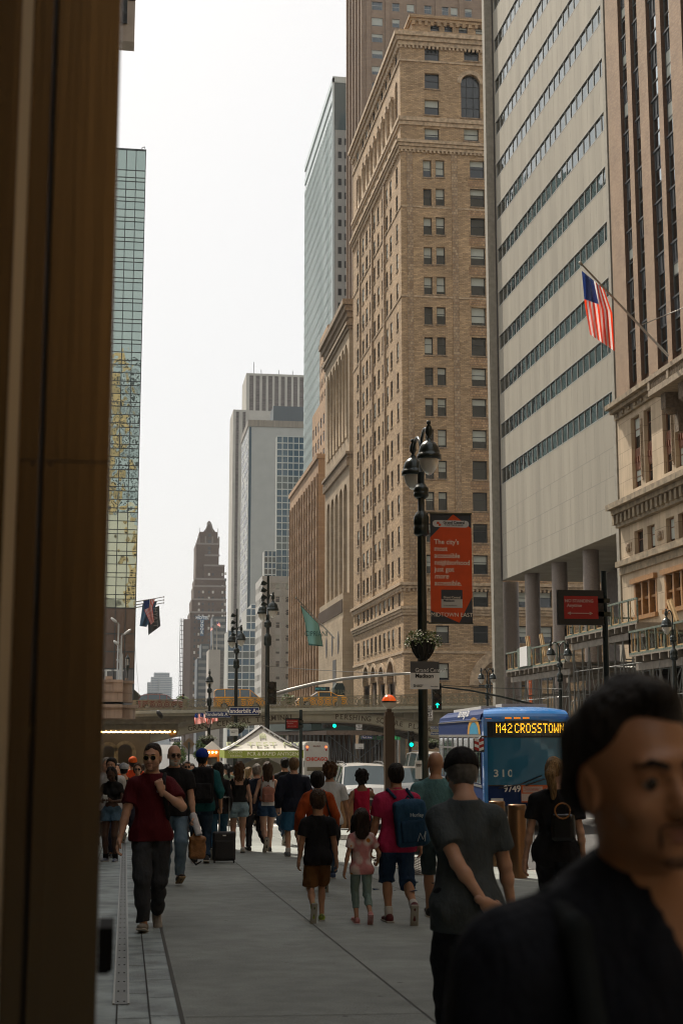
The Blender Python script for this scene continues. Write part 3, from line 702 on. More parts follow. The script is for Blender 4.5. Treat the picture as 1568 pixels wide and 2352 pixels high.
tag(rf.build('rooftop_glazing', mat('pale green metal', (.30, .36, .34), .5, .2)), 'sloping pale metal rooftop enclosure on the tan office building', 'roof structure')
# --- ribbed pale glass tower
Yg = 310.0; Xg = at(765, 178, Yg).x; Xg1 = Xg+22; zg = at(765, 178, Yg).z; Yg1 = atx(700, 385, Xg).y
m_rib = mat('pale aqua metal ribs', (.52, .60, .60), .35, .2)
m_gg = glass('aqua tower glass', (.09, .14, .15), .08, .0, 1)
root = thing('glass_tower', 'pale aqua glass tower with fine horizontal ribs', 'building', (Xg, Yg, ZB))
mb = MB(); shell(mb, Xg+.1, Xg1, Yg+.1, Yg1, ZB, zg); mb.build('curtain_wall', m_gg, root)
mb = MB(); z = 20
while z < zg-2: mb.box(Xg-.1, Xg+.1, Yg, Yg1, z, z+1.5); z += 3.3
mb.box(Xg-.12, Xg1, Yg-.05, Yg1, zg-1.2, zg+.3); mb.box(Xg-.12, Xg+.3, Yg-.05, Yg+1, ZB, zg)
mb.build('spandrel_ribs', m_rib, root)
mb = MB(); n = 26
for k in range(n): y = Yg+1.5+(Yg1-Yg-1.5)*k/n; mb.box(Xg-.25, Xg-.1, y-.18, y+.18, 10, zg-8)
mb.build('mullions', mat('pale mullion', (.55, .62, .6), .4, .2), root)
mb = MB(); zl_ = hz(300, Yg)
mb.box(Xg+.4, Xg1, Yg-.3, Yg+.08, ZB, zl_); mb.build('west_panels', mat('pale grey cladding', (.38, .38, .35), .6, noise=.1, ns=.4), root)
mb = MB(); z = 25
while z < zl_-2: mb.box(Xg+1.1, Xg+1.9, Yg-.36, Yg-.3, z, z+1.6); mb.box(Xg+2.6, Xg+4.6, Yg-.36, Yg-.3, z, z+1.6); z += 3.3
mb.build('west_windows', M_glass, root)
# --- arcaded bank building
Yk = 200.0; Xk = XR; zk = at(797, 700, Yk).z; Yk1 = atx(746, 1300, Xk).y
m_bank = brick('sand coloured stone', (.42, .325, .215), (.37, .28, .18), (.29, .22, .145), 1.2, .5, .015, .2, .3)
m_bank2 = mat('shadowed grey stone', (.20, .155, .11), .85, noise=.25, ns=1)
root = thing('arcaded_bank_building', 'sand coloured stone bank building with tall round arches and fluted piers', 'building', (Xk, Yk, ZB))
mb = MB(); ops = []; n = 7; L = Yk1-Yk-3.2
zA0, zA1 = at(795, 1000, Yk).z, at(795, 778, Yk).z     # upper arcade
zS0, zS1 = at(795, 730, Yk).z, at(795, 712, Yk).z
zL0, zL1 = at(795, 1500, Yk).z, at(795, 915, Yk).z
for k in range(n):
    a = Yk+1.6+L*(k+.12)/n; b = Yk+1.6+L*(k+.88)/n; ops.append((a, b, zA0, zA1)); spandrels(mb, 'N', Xk, a, b, zA1-(b-a)/2, .8)
for k in range(14): a = Yk+1.6+L*(k+.2)/14; ops.append((a, a+L*.6/14, zA1+3.0, zk-3.0))
tall = []
for k in range(5):
    a = Yk+1.6+L*(k+.1)/5; b = Yk+1.6+L*(k+.9)/5; zq = zA0-6.5; ops.append((a, b, zL0, zq)); tall.append((a, b, zL0, zq)); spandrels(mb, 'N', Xk, a, b, zq-(b-a)/2, .8)
wall(mb, 'N', Xk, Yk, Yk1, ZB, zk, ops, .8); shell(mb, Xk, Xk+22, Yk, Yk1, ZB, zk, 'N'); mb.build('wall', m_bank, root)
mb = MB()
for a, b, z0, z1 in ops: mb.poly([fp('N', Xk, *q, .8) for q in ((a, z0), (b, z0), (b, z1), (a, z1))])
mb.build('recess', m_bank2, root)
mb = MB()
for a, b, z0, z1 in tall:
    for q in (.25, .5, .75): y = a+(b-a)*q; mb.tube([(Xk+.55, y, z0), (Xk+.55, y, z1-1.4)], .2, 6)
for a, b, z0, z1 in ops[:7]: mb.tube([(Xk-.1, a-.2, z0), (Xk-.1, a-.2, z1-1)], .24, 6)
mb.build('shaft', m_bank, root)
mb = MB(); cornice(mb, Xk, Xk+22, Yk, Yk1, zk-1.9, zk+.6, 1.1, 3); cornice(mb, Xk, Xk+22, Yk, Yk1, zA1+1.5, zA1+2.5, .5, 2); cornice(mb, Xk, Xk+22, Yk, Yk1, zA0-3.2, zA0-2.4, .6, 2)
dentils(mb, 'N', Xk, Yk, Yk1, zA0-4.4, zA0-3.2, .4, .9, .45); mb.build('cornice', mat('brown stone cornice', (.27, .20, .13), .85, noise=.3), root)
# lower street front
mb = MB(); yq = Yk-5.5; zq = at(800, 1130, Yk).z
mb.box(XR+.8, XR+20, yf+.1, Yk-.1, ZB, zq+9.5); mb.build('infill_wall', m_bank, root)
mb = MB(); z5 = atx(780, 1375, XR).z; z6 = atx(780, 1432, XR).z
boxf(mb, 'N', Xk, Yk, Yk1, z6, z5, -.9, .02); boxf(mb, 'N', Xk, Yk, Yk1, ZB, z6, -1.0, .02)
mb.build('street_front', m_bank, root)
mb = MB(); dentils(mb, 'N', Xk-.9, Yk+.5, Yk1, z6+.9, z5-.9, .12, 1.0, .5); mb.build('frieze_arcade', mat('dark frieze', (.11, .075, .05), .9), root)
mb = MB()
for k in range(3):
    yk_ = Yk+4+k*6.2; 
    mb.ell((Xk-1.02, yk_, z6-3.2), (.05, .9, 1.7), 12, 8)
mb.box(Xk-1.04, Xk-1.0, Yk+6.2, Yk+9.4, -2, z6-5.5); mb.build('street_opening', mat('dark doorway', (.05, .045, .04), .6), root)
# --- tan brick block with slit windows
m_or = brick('orange tan brick', (.42, .27, .15), (.34, .205, .11), (.3, .2, .12), .9, .4, .02, .15, .2)
Yo = 234.0; Xo = XR; zo = at(720, 1046, Yo).z; Yo1 = atx(665, 1300, Xo).y
root = thing('orange_brick_building', 'orange tan brick block with rows of narrow windows', 'building', (Xo, Yo, ZB))
mb = MB(); ops = []; n = 11; z = 2.
while z < zo-4.5:
    for k in range(n): a = Yo+1.2+(Yo1-Yo-2)*(k+.25)/n; ops.append((a, a+(Yo1-Yo-2)*.42/n, z, z+2.1))
    z += 3.45
wall(mb, 'N', Xo, Yo, Yo1, ZB, zo, ops, .3); shell(mb, Xo, Xo+18, Yo, Yo1, ZB, zo, 'N'); mb.build('wall', m_or, root)
mb = MB(); cornice(mb, Xo, Xo+18, Yo, Yo1, zo-.5, zo+.3, .3, 1)
for k in range(n+1): a = Yo+.7+(Yo1-Yo-2)*k/n; boxf(mb, 'N', Xo, a-.3, a+.3, ZB, zo-3, -.25, .02)
mb.build('pier', m_or, root); windows(root, [('N', Xo, *o, .12) for o in ops], 'dark', 0, .3, seed=11)
for nm, lb_, xx, yy0, yy1, xc, ytop in (('setback_brick_building', 'stepped tan brick building just left of the arcaded bank', 36.0, 717, 748, 745, 905), ('setback_brick_building', 'taller stepped tan brick building behind the arcaded bank top', 41.0, 734, 752, 750, 745)):
    a = atx(yy1, 1000, xx).y; b = atx(yy0, 1000, xx).y; zz_ = at(xc, ytop, a).z; root = thing(nm, lb_, 'building', (xx, a, ZB)); mb = MB(); ops = []; z = 30
    while z < zz_-3:
        for k in range(5): q = a+1+(b-a-1)*(k+.25)/5; ops.append((q, q+(b-a)*.09, z, z+2))
        z += 3.4
    wall(mb, 'N', xx, a, b, ZB, zz_, ops, .3); shell(mb, xx, xx+12, a, b, ZB, zz_, 'N'); mb.build('wall', m_or, root); windows(root, [('N', xx, *o, .1) for o in ops], 'dark', 0, .3, seed=12)
# --- white patterned panel block
Yw = 330.0; Xw = wx(600.5, Yw, 1500); zw = hz(1323, Yw, 620); Yw1 = atx(585.5, 1500, Xw).y
m_wp = mat('pale stamped panels', (.40, .385, .35), .6, .1, noise=.1, ns=.6)
root = thing('patterned_panel_building', 'pale metal block with star stamped panels and square windows', 'building', (Xw, Yw, ZB))
ops = []; z = hz(1605, Yw, 620)
r0 = hz(1358, Yw, 620); r1 = hz(1387, Yw, 620); 
for i in range(9):
    yt = 1340+i*29.6
    for l, r_ in ((633, 642.5), (655.5, 665), (676, 685)): ops.append((wx(l, Yw, yt), wx(r_, Yw, yt), hz(yt+14, Yw, 635), hz(yt, Yw, 635)))
mb = MB(); wall(mb, 'W', Yw, Xw, Xw+10, ZB, zw, ops, .25)
opn = []
for i in range(9):
    for k in range(5): a = Yw+1+(Yw1-Yw-1)*(k+.2)/5; opn.append((a, a+(Yw1-Yw)*.09, ops[i*3][2], ops[i*3][3]))
wall(mb, 'N', Xw, Yw, Yw1, ZB, zw, opn, .25); shell(mb, Xw, Xw+10, Yw, Yw1, ZB, zw, 'WN'); mb.build('wall', m_wp, root)
windows(root, [('W', Yw, *o, .2) for o in ops], 'white', 30, .5, seed=3); windows(root, [('N', Xw, *o, .2) for o in opn], 'white', 0, .5)
rl = MB()
for l in (604, 611, 618, 625, 646, 652.5, 668):
    x = wx(l+2, Yw, 1500); z = ZB+16
    while z < zw-2.2:
        for s in (-1, 1): rl.bar((x-.3*s, Yw-.06, z), (x+.3*s, Yw-.06, z+1.4), .1, .06)
        rl.box(x-.32, x+.32, Yw-.07, Yw+.01, z+1.5, z+1.62); z += 1.75
rl.build('stamped_relief', mat('stamped relief', (.50, .48, .43), .55, .2), root)
# --- blue grid towers
m_bluep = glass('blue spandrel glass', (.045, .10, .15), .15); m_bg = glass('grey grid glass', (.10, .12, .12), .1, .02, 1)
m_grid = mat('white grid', (.55, .56, .53), .5); m_sgrey = mat('grey render', (.37, .375, .345), .8, noise=.06, ns=.3)
def gridtower(name, label, xl, xr, ytop, Y, xside, dx, dz, z0=None, pat=(1, 0), side=True):
    X0 = wx(xl, Y, ytop); X1 = wx(xr, Y, ytop); z1 = hz(ytop, Y, xl); Yb = atx(xside, 1650, X0).y if xside else Y+12
    r = thing(name, label, 'building', (X0, Y, ZB)); mb = MB(); shell(mb, X0, X1, Y, Yb, ZB, z1, 'W'); mb.build('side_wall', m_sgrey, r)
    A, B, G = MB(), MB(), MB(); z = z1; i = 0
    while z > ZB+14:
        (A if pat[i % len(pat)] else B).poly([(X0, Y, z-dz), (X1, Y, z-dz), (X1, Y, z), (X0, Y, z)])
        G.box(X0-.02, X1+.02, Y-.2, Y, z-.14, z+.14); z -= dz; i += 1
    n = max(1, round((X1-X0)/dx))
    for k in range(n+1): x = X0+(X1-X0)*k/n; G.box(x-.12, x+.12, Y-.19, Y-.005, ZB+10, z1)
    A.build('blue_panels', m_bluep, r); B.build('clear_windows', m_bg, r); G.build('grid', m_grid, r); return r
gridtower('blue_grid_tower', 'tall blue glass tower with a white square grid left of the tan brick block', 636, 699, 1002, 382, 629, 1.5, 1.85, pat=(1, 1, 1, 1, 1, 1, 0, 0, 1))
gridtower('blue_grid_wing', 'short blue gridded wing left of the tall blue grid tower', 607, 634, 1265, 378, 600, 1.1, 1.6, pat=(1, 0))
gridtower('blue_grid_block', 'narrow blue gridded block rising left of the patterned panel building', 577, 590, 1388, 440, 566, 1.5, 2.2, pat=(1, 1))
gridtower('blue_grid_block', 'blue and white gridded block below the checkered grey slab', 566, 588, 1378+20, 432, 553, 1.3, 2.1, pat=(1, 0))
gridtower('blue_grid_block', 'wide low blue and white gridded block behind the yellow van', 524, 590, 1448, 420, 513, 2.3, 2.05, pat=(1, 0))
# --- grey slab with checkered flank
Yz = 470.0; Xz = wx(571, Yz, 1000); Xz1 = wx(700, Yz, 1000); zz_ = hz(965, Yz, 590); Yz1 = atx(552, 1300, Xz).y
root = thing('checkered_slab_building', 'grey slab with a blank grey end wall and a checkered glass flank', 'building', (Xz, Yz, ZB))
mb = MB(); shell(mb, Xz, Xz1, Yz, Yz1, ZB, zz_-2.2, 'N'); mb.build('end_wall', m_sgrey, root)
mb = MB(); mb.box(Xz-.3, Xz1+.3, Yz-.3, Yz1, zz_-2.2, zz_); mb.build('roof_band', mat('ribbed bronze band', (.22, .19, .145), .5, .3, noise=.2, ns=3, stretch=(1, 1, .01)), root)
A, B = MB(), MB(); rr = random.Random(4); n = 14; z = ZB+12
A.poly([(Xz, Yz, ZB), (Xz, Yz1, ZB), (Xz, Yz1, zz_-2.2), (Xz, Yz, zz_-2.2)])
while z < zz_-4:
    for k in range(n):
        y = Yz+1+(Yz1-Yz-1)*k/n
        if rr.random() < .75: B.box(Xz-.08, Xz, y, y+(Yz1-Yz)/n*.62, z, z+1.9)
    z += 2.9
A.build('flank_wall', mat('pale flank', (.42, .43, .41), .6), root); B.build('flank_windows', M_glass, root)
mb = MB(); mb.box(Xz+.2, Xz+1.0, Yz-.06, Yz, ZB, zz_-2.4); mb.build('window_strip', glass('blue strip glass', (.04, .07, .09), .1), root)
mb = MB(); mb.box(wx(628, Yz+4, 940), Xz1, Yz+4, Yz+16, zz_, hz(933, Yz+4, 650)); mb.build('plant_room', mat('slate blue metal cladding', (.075, .095, .105), .6, .2, noise=.1, ns=2, stretch=(3, 3, .02)), root)
# --- striped stone skyscraper
Yn = 560.0; root = thing('striped_stone_skyscraper', 'tall pale stone skyscraper with dark vertical window stripes', 'building', (wx(560, Yn, 900), Yn, ZB))
m_ns = mat('pale weathered stone', (.40, .385, .34), .8, noise=.1, ns=.2); m_nd = mat('dark brick spandrels', (.12, .105, .095), .7, noise=.4, ns=.8, stretch=(.3, .3, 3))
X0, X1, z1 = wx(566, Yn, 860), wx(700, Yn, 860), hz(858, Yn, 600); Yn1 = Yn+22
ops = []; n = 9
for k in range(n): a = X0+1.3+(X1-X0-.8)*k/n; ops.append((a, a+1.25*1.0+.35, ZB, z1-.9))
mb = MB(); wall(mb, 'W', Yn, X0, X1, ZB, z1, ops, .5); mb.box(X0, X1, Yn+.5, Yn1, ZB, z1-.02); mb.build('wall', m_ns, root)
mb = MB()
for a, b, p, q in ops: mb.poly([(a, Yn+.45, p), (b, Yn+.45, p), (b, Yn+.45, q), (a, Yn+.45, q)])
xs0, xs1, zs1 = wx(536, Yn-4, 945), wx(568, Yn-4, 945), hz(941, Yn-4, 550); ops2 = [(wx(l, Yn-4, 1000), wx(l+7, Yn-4, 1000), ZB, zs1-.8) for l in (541.5, 557)]
for a, b, p, q in ops2: mb.poly([(a, Yn-3.6, p), (b, Yn-3.6, p), (b, Yn-3.6, q), (a, Yn-3.6, q)])
mb.build('window_stripes', m_nd, root)
mb = MB(); wall(mb, 'W', Yn-4, xs0, xs1, ZB, zs1, ops2, .4); ysh = atx(524, 1300, xs0).y; mb.box(xs0, X1, Yn-3.59, ysh, ZB, zs1-.01); mb.build('shoulder', m_ns, root)
mb = MB()
for x in (583, 600, 640, 672): xx = wx(x, Yn+5, 855); mb.tube([(xx, Yn+5, z1-.1), (xx, Yn+5, z1+(6 if x == 583 else 3))], .12, 5)
mb.build('antenna', M_frame, root)
# --- red brick hotel tower
Yt = 700.0
def X(x, y=1400, Y=Yt): return wx(x, Y, y)
def Z(y, x=480, Y=Yt): return hz(y, Y, x)
m_tb = brick('faded red brick', (.105, .070, .048), (.08, .054, .038), (.12, .09, .07), 1.2, .5, .03, .15, .1); m_ts = mat('pale trim stone', (.22, .195, .17), .8)
root = thing('brick_hotel_tower', 'faded red brick hotel tower with a gabled crown and a blue roof sign', 'building', (X(437), Yt, ZB))
mb = MB(); tr = MB()
blocks = [(437, 520, 1406, 0), (441, 520, 1376, 1), (445.5, 520, 1345, 2), (448, 520, 1328, 3), (470, 517, 1296, 4), (452, 505, 1245, 6)]
for l, r_, yt, d in blocks:
    mb.box(X(l, yt), X(r_, yt), Yt+d, Yt+30, ZB, Z(yt)); tr.box(X(l, yt)-.1, X(r_, yt)+.1, Yt+d-.15, Yt+30.1, Z(yt)-.5, Z(yt)+.35)
# crown: parapet turrets, steep gable and chimney
zc0 = Z(1245); mb.box(X(453), X(504), Yt+6.5, Yt+24, zc0, Z(1232)); mb.box(X(457), X(500), Yt+7, Yt+24, Z(1232), Z(1217))
mb.prism([(X(466), Z(1217)), (X(495), Z(1217)), (X(488.5), Z(1208)), (X(485.5), Z(1197)), (X(476), Z(1197)), (X(472.5), Z(1208))], 'y', Yt+8, Yt+20)
mb.box(X(475.5), X(484.5), Yt+9, Yt+14, Z(1196), Z(1193)); mb.box(X(478.5), X(482), Yt+10, Yt+13, Z(1193), Z(1189.5))
for l in (455, 470, 486, 501): tr.box(X(l), X(l+3.2), Yt+6.2, Yt+7.5, zc0-2, Z(1228))
for l in (456.5, 500): tr.box(X(l), X(l+1), Yt+6.6, Yt+7.4, Z(1217), Z(1208))
tr.prism([(X(469.5), Z(1217)), (X(471.5), Z(1217)), (X(478), Z(1199)), (X(482), Z(1199)), (X(488.5), Z(1217)), (X(490.5), Z(1217)), (X(483.5), Z(1195)), (X(476.5), Z(1195))], 'y', Yt+7.6, Yt+7.95)
tr.box(X(470), X(505), Yt+5.8, Yt+6.1, Z(1274), Z(1270)); mb.build('brick_mass', m_tb, root); tr.build('stone_trim', m_ts, root)
mb = MB(); rr = random.Random(5)
for l in (446, 455, 464, 478, 487, 509, 515):
    for yt in range(1300, 1600, 14):
        if (l > 505 and yt > 1300) or (l > 470 and yt > 1300) or yt > 1410 or (l > 452 and yt > 1350):
            d = [b for b in blocks if b[0] < l-1 and b[1] > l+3 and b[2] < yt-2]; d = min(b[3] for b in d) if d else 0
            mb.mi = 1 if rr.random() < .35 else 0; mb.box(X(l), X(l+4.2), Yt+d-.12, Yt+d+.02, Z(yt+6), Z(yt))
for yt in (1222, 1236, 1252, 1262): mb.mi = 0; mb.box(X(477), X(484), Yt+5.8, Yt+6, Z(yt+7), Z(yt))
mb.build('windows', [glass('hazy window', (.05, .06, .065), .2), mat('pale curtain', (.5, .47, .42), .7)], root)  # some panes get a plain pale curtain colour
mb = MB(); mb.box(X(452.5), X(477), Yt-1.6, Yt-1.2, Z(1424.5), Z(1415.5)); mb.box(X(460.2), X(468.5), Yt-1.6, Yt-1.2, Z(1461), Z(1424.6)); mb.build('sign_board', mat('blue sign board', (.035, .10, .18), .6), root)
wl_ = mat('sign white', (.75, .76, .74), .6); b0 = root.matrix_world.translation
text(root, 'HOTEL', ((X(452.5)+X(477))/2-b0.x, -1.7, Z(1420)-b0.z), 1.95, wl_, .03, 1.05)
for i, ch_ in enumerate('TUDOR'):
    if i: text(root, ch_, (X(464.3)-b0.x, -1.7, Z(1420+i*8.6)-b0.z), 1.95, wl_, .03)
text(root, 'T', (X(464.3)-b0.x, -1.72, Z(1420)-b0.z), .01, wl_)
# --- lattice fronted block to its left
Ye = 660.0; root = thing('lattice_front_building', 'thin brown block with an open steel lattice along its left edge', 'building', (X(412, 1500, Ye), Ye, ZB))
mb = MB(); mb.box(X(422, 1500, Ye), X(437, 1500, Ye), Ye, Ye+12, ZB, Z(1422, 430, Ye)); mb.build('brown_block', mat('brown grey brick', (.17, .13, .11), .85, noise=.1), root)
mb = MB(); xa_, xb_ = X(413, 1500, Ye), X(420.5, 1500, Ye)
for x in (xa_, (xa_+xb_)/2, xb_): mb.tube([(x, Ye-1, ZB), (x, Ye-1, Z(1421, 415, Ye))], .14, 4)
z = -5; 
while z < Z(1421, 415, Ye): mb.bar((xa_, Ye-1, z), (xb_, Ye-1, z), .2, .25); z += 2.1
mb.build('steel_lattice', mat('dark lattice steel', (.05, .055, .055), .6), root)
# --- dark glass stepped block
Yd = 600.0; root = thing('dark_stepped_building', 'dark blue grey glass block stepping down to the left in front of the hotel tower', 'building', (X(453, 1550, Yd), Yd, ZB))
mb = MB(); W_ = MB()
for l, r_, yt, d in ((453, 478, 1512, 0), (463, 482, 1478, 2), (490, 521, 1414, 4)):
    mb.box(X(l, yt, Yd), X(r_, yt, Yd), Yd+d, Yd+20, ZB, Z(yt, 480, Yd))
    for i in range(12):
        y = yt+5+i*14.8
        if y < 1600: W_.box(X(l+2.5, y, Yd), X(r_-2, y, Yd), Yd+d-.1, Yd+d, Z(y+7, 480, Yd), Z(y, 480, Yd))
mb.build('dark_wall', mat('slate glass wall', (.05, .065, .075), .5), root); W_.build('window_row', glass('pale window row', (.16, .17, .17), .2, .02, 1), root)
# --- concrete block with roof flags
Yq = 520.0; root = thing('blank_concrete_building', 'blank beige concrete block with two small flags on its roof', 'building', (X(479, 1550, Yq), Yq, ZB))
zq = Z(1492, 490, Yq); mb = MB(); mb.box(X(479, 1550, Yq), X(505.5, 1550, Yq), Yq, Yq+16, ZB, zq); mb.build('blank_wall', mat('beige concrete', (.36, .33, .29), .8, noise=.05, ns=.3), root)
mb = MB(); mb.box(X(505.6, 1550, Yq), X(514, 1550, Yq), Yq+1, Yq+16, ZB, zq-.3); mb.build('window_bay', mat('dark bay', (.12, .11, .10), .5, noise=.5, ns=.5, stretch=(.1, .1, 3)), root)
# --- distant tower
Ys = 1500.0; root = thing('distant_grey_tower', 'distant blue grey stepped tower small on the skyline', 'building', (X(340, 1580, Ys), Ys, ZB))
mb = MB(); mb2 = MB()
for l, r_, yt, d in ((339, 347.5, 1567, 0), (347.5, 366, 1554.5, 3), (354.5, 390.5, 1544, 8), (366, 395.5, 1555, 1)):
    mb.box(X(l, yt, Ys), X(r_, yt, Ys), Ys+d, Ys+30, ZB-4, Z(yt, 370, Ys))
    for i in range(14):
        y = yt+3+i*4
        if y < 1606: mb2.box(X(l+.8, y, Ys), X(r_-.8, y, Ys), Ys+d-.15, Ys+d, Z(y+2.2, 370, Ys), Z(y, 370, Ys))
for i in range(7): mb.box(X(395.4, 1590, Ys), X(397, 1590, Ys), Ys+2, Ys+10, Z(1572+i*5, 370, Ys), Z(1570.5+i*5, 370, Ys))
mb.build('tower_mass', mat('far concrete', (.25, .28, .29), .8), root); mb2.build('window_rows', glass('far window rows', (.09, .13, .15), .25), root)
# ================= left side =================
# near tower whose bronze portal edge fills the left of the view
Yp = 2.5
m_bz = mat('brushed bronze', (.130, .094, .055), .22, .98, noise=.10, ns=7, stretch=(1, 1, .03), bump=.02, bs=30)
m_bzl = mat('pale bronze highlight', (.42, .36, .27), .4, .7, noise=.2, ns=1.5, stretch=(1, 1, .3))  # highlight stripe put in as a paler bronze
m_bzd = mat('deep bronze groove', (.02, .017, .014), .6, .4)
xe = wx(236, Yp); root = thing('bronze_portal_pier', 'tall brushed bronze portal pier with a dark vertical seam at the left edge', 'pier', (xe, Yp, 0))
def xp(x): return wx(x, Yp, 1690)
mb = MB(); mb.box(xp(80)+.001, xe, Yp, Yp+.05, -.1, 14); mb.box(xp(20), xp(68), Yp+.0, Yp+.05, -.1, 14); mb.build('bronze_face', m_bz, root)
mb = MB()
for xj in (20, 80): mb.box(xp(xj)+.002, xp(68)-.001 if xj == 20 else xe-.001, Yp-.0015, Yp, at(60, 1057, Yp).z-.0012, at(60, 1057, Yp).z+.0012)
for xj in (55, 97): mb.ell((xp(xj), Yp, at(60, 1066, Yp).z), (.0035, .002, .0035), 10, 6)
mb.build('panel_joint', m_bzd, root)
mb = MB(); mb.box(xp(68)+.0005, xp(80), Yp+.03, Yp+.05, -.1, 14); mb.build('seam', m_bzd, root)
mb = MB(); mb.box(xp(-8), xp(19), Yp-.012, Yp+.5, -.1, 14); mb.build('pale_bead', m_bzl, root)
mb = MB(); mb.box(-1.2, xp(-8)-.001, Yp+.05, Yp+.5, -.1, 14); mb.build('return_panel', m_bz, root)
mb = MB(); mb.box(xe+.0005, xp(271), Yp+.06, Yp+.2, at(250, 2247, Yp).z, at(250, 2142, Yp).z); mb.box(xe+.0005, xp(262), Yp+.09, Yp+.17, at(250, 2258, Yp).z, at(250, 2247, Yp).z)
tag(mb.build('latch_box', mat('black latch', (.006, .006, .007), .7, spec=.1)), 'small black latch box fixed to the edge of the bronze pier', 'latch box')
# tower over and behind it (stands left of the view, shades the pavement)
m_terr = mat('pale terracotta fins', (.62, .57, .51), .6, noise=.1)
root = thing('corner_tower', 'modern terracotta and glass tower whose overhanging corner shows at the top left', 'building', (-2.6, 3.2, 0))
mb = MB(); mb.box(-60, -2.7, 3.2, 46, -4, 38); mb.box(-60, -1.25, -60, Yp+.4, -1, 40); mb.build('tower_mass', mat('tower stone', (.30, .27, .235), .7, noise=.15, ns=.5), root)
mb = MB(); 
for k in range(14): mb.box(-2.7, -2.64, 4+k*3, 6.4+k*3, 0, 9)
mb.build('shop_window', M_glass, root)
Yv = 40.0; xv = at(309.5, 60, Yv).x; zv = at(295, 95, Yv).z; mb = MB(); mb.box(-30, xv, Yv, Yv+.6, zv, zv+40); mb.build('overhang', m_terr, root)
mb = MB(); mb.box(-30, at(292, 60, Yv).x, Yv-.06, Yv-.001, zv+.55, zv+40); mb.build('overhang_glass', M_glass, root)
mb = MB()
for k in range(12): mb.box(at(293, 60, Yv).x, xv+.01, Yv-.02, Yv-.001, zv+1.3+k*1.7, zv+1.34+k*1.7)
mb.build('overhang_joint', M_frame, root)
# street walls behind the camera; closing blocks are added for the mirror glass reflection
m_gold = brick('golden reflection stone', (.60, .43, .23), (.52, .36, .18), (.3, .2, .1), 2, 1, .03, .2, .2)  # golden tone picked for how it mirrors in the hotel glass
for nm, lb, x0, x1, y0, y1, z1, mt in (('brick_street_building', 'tan brick building on the south side behind the viewpoint', 31, 60, -70, 38, 52, m_brk), ('added_reflection_tower', 'unseen golden tower added far behind the viewpoint for the hotel glass to mirror', -60, -5, -180, -120, 150, m_gold), ('unseen_stone_building', 'unseen golden block added far behind the viewpoint to reflect in the hotel glass', -4.9, 60, -140, -120, 85, m_gold), ('unseen_stone_building', 'buff stone building on the north side behind the viewpoint', -50, -1.3, -118, -62, 35, m_lime)):
    r = thing(nm, lb, 'building', (x0, y0, 0)); mb = MB(); ops = []; shell(mb, x0, x1, y0, y1, -6, z1, 'N' if x0 == 31 else ('E' if y1 == -120 else ''))
    if x0 == 31:
        z = 6
        while z < z1-4:
            for k in range(26): ops.append((y0+2+k*4, y0+3.9+k*4, z, z+2.1))
            z += 3.6
        wall(mb, 'N', x0, y0, y1, -6, z1, ops, .3)
        pn_ = MB()
        for a, b, c, d in ops: pn_.poly([fp('N', x0, *q, .28) for q in ((a, c), (b, c), (b, d), (a, d))])
        mb.build('wall', mt, r); tag(pn_.build('windows', M_glass, r), kind='stuff')
    elif y1 == -120:
        z = 2
        while z < z1-4:
            for k in range(28): ops.append((x0+2+k*4.2, x0+4.2+k*4.2, z, z+2.2))
            z += 3.7
        wall(mb, 'E', y1, x0, x1, -6, z1, ops, .3); pn_ = MB()
        for a, b, c, d in ops: pn_.poly([fp('E', y1, *q, .28) for q in ((a, c), (b, c), (b, d), (a, d))])
        mb.build('wall', mt, r); tag(pn_.build('windows', M_glass, r), kind='stuff')
    else: mb.build('wall', mt, r)
# --- mirror glass hotel
Yh = 215.0
def HX(x, y): return at(x, y, Yh).x
def HZ(y, x=290): return at(x, y, Yh).z
xh = HX(306, 1650); zh = HZ(345, 332)
root = thing('mirror_glass_hotel', 'bronze and mirror glass hotel tower with a dark window grid left of the sky', 'building', (xh, Yh, ZB))
m_mir = glass('tinted mirror glass', (.36, .43, .38), .02, .07, .22, metal=1.0); m_mir2 = glass('tinted mirror spandrel', (.33, .40, .36), .03, .05, .3, metal=1.0)
m_hf = mat('dark grid frame', (.02, .03, .032), .5)
zg0 = HZ(1398); pw = HX(326, 1100)-HX(303.3, 1100); A, B, G = MB(), MB(), MB()
hz_rows = []; z = zh; G.box(xh-20, xh+.06, Yh-.12, Yh+.1, zh-.15, zh+.1)
seq = [3.4, 1.25] ; z -= 3.45; hz_rows.append(z); z -= 1.2; hz_rows.append(z)
u = HZ(1000)-HZ(1048.6); k = 0
while z > zg0+.5: z -= u*(.2, .4, .4)[k % 3]; hz_rows.append(z); k += 1
pz = zh
for k, z in enumerate(hz_rows):
    for i in range(13):
        x = xh-pw*(i+1); ind = k < 33 and i < 3; TG = MB() if ind else (A if k % 3 else B)
        TG.poly([(x+.03, Yh-.001*(k % 2), z), (x+pw-.03, Yh-.001*(k % 2), z), (x+pw-.03, Yh, pz), (x+.03, Yh-.0, pz)])
        if ind: TG.build('mirror_pane', m_mir if k % 3 else m_mir2, root)
    G.box(xh-20, xh+.05, Yh-.1, Yh+.1, z-.05, z+.05); pz = z
for i in range(14): x = xh-pw*i; G.box(x-.06, x+.06, Yh-.14, Yh+.1, zg0-22, zh)
for y in (1456, 1497, 1536): G.box(xh-20, xh+.05, Yh-.1, Yh+.1, HZ(y)-.08, HZ(y)+.08)
mb = MB(); mb.box(xh-40, xh, Yh+.02, Yh+40, ZB, zh); mb.build('core', m_hf, root)
tag(A.build('mirror_panes', m_mir, root), kind='stuff'); tag(B.build('mirror_spandrels', m_mir2, root), kind='stuff'); G.build('grid_frame', m_hf, root)
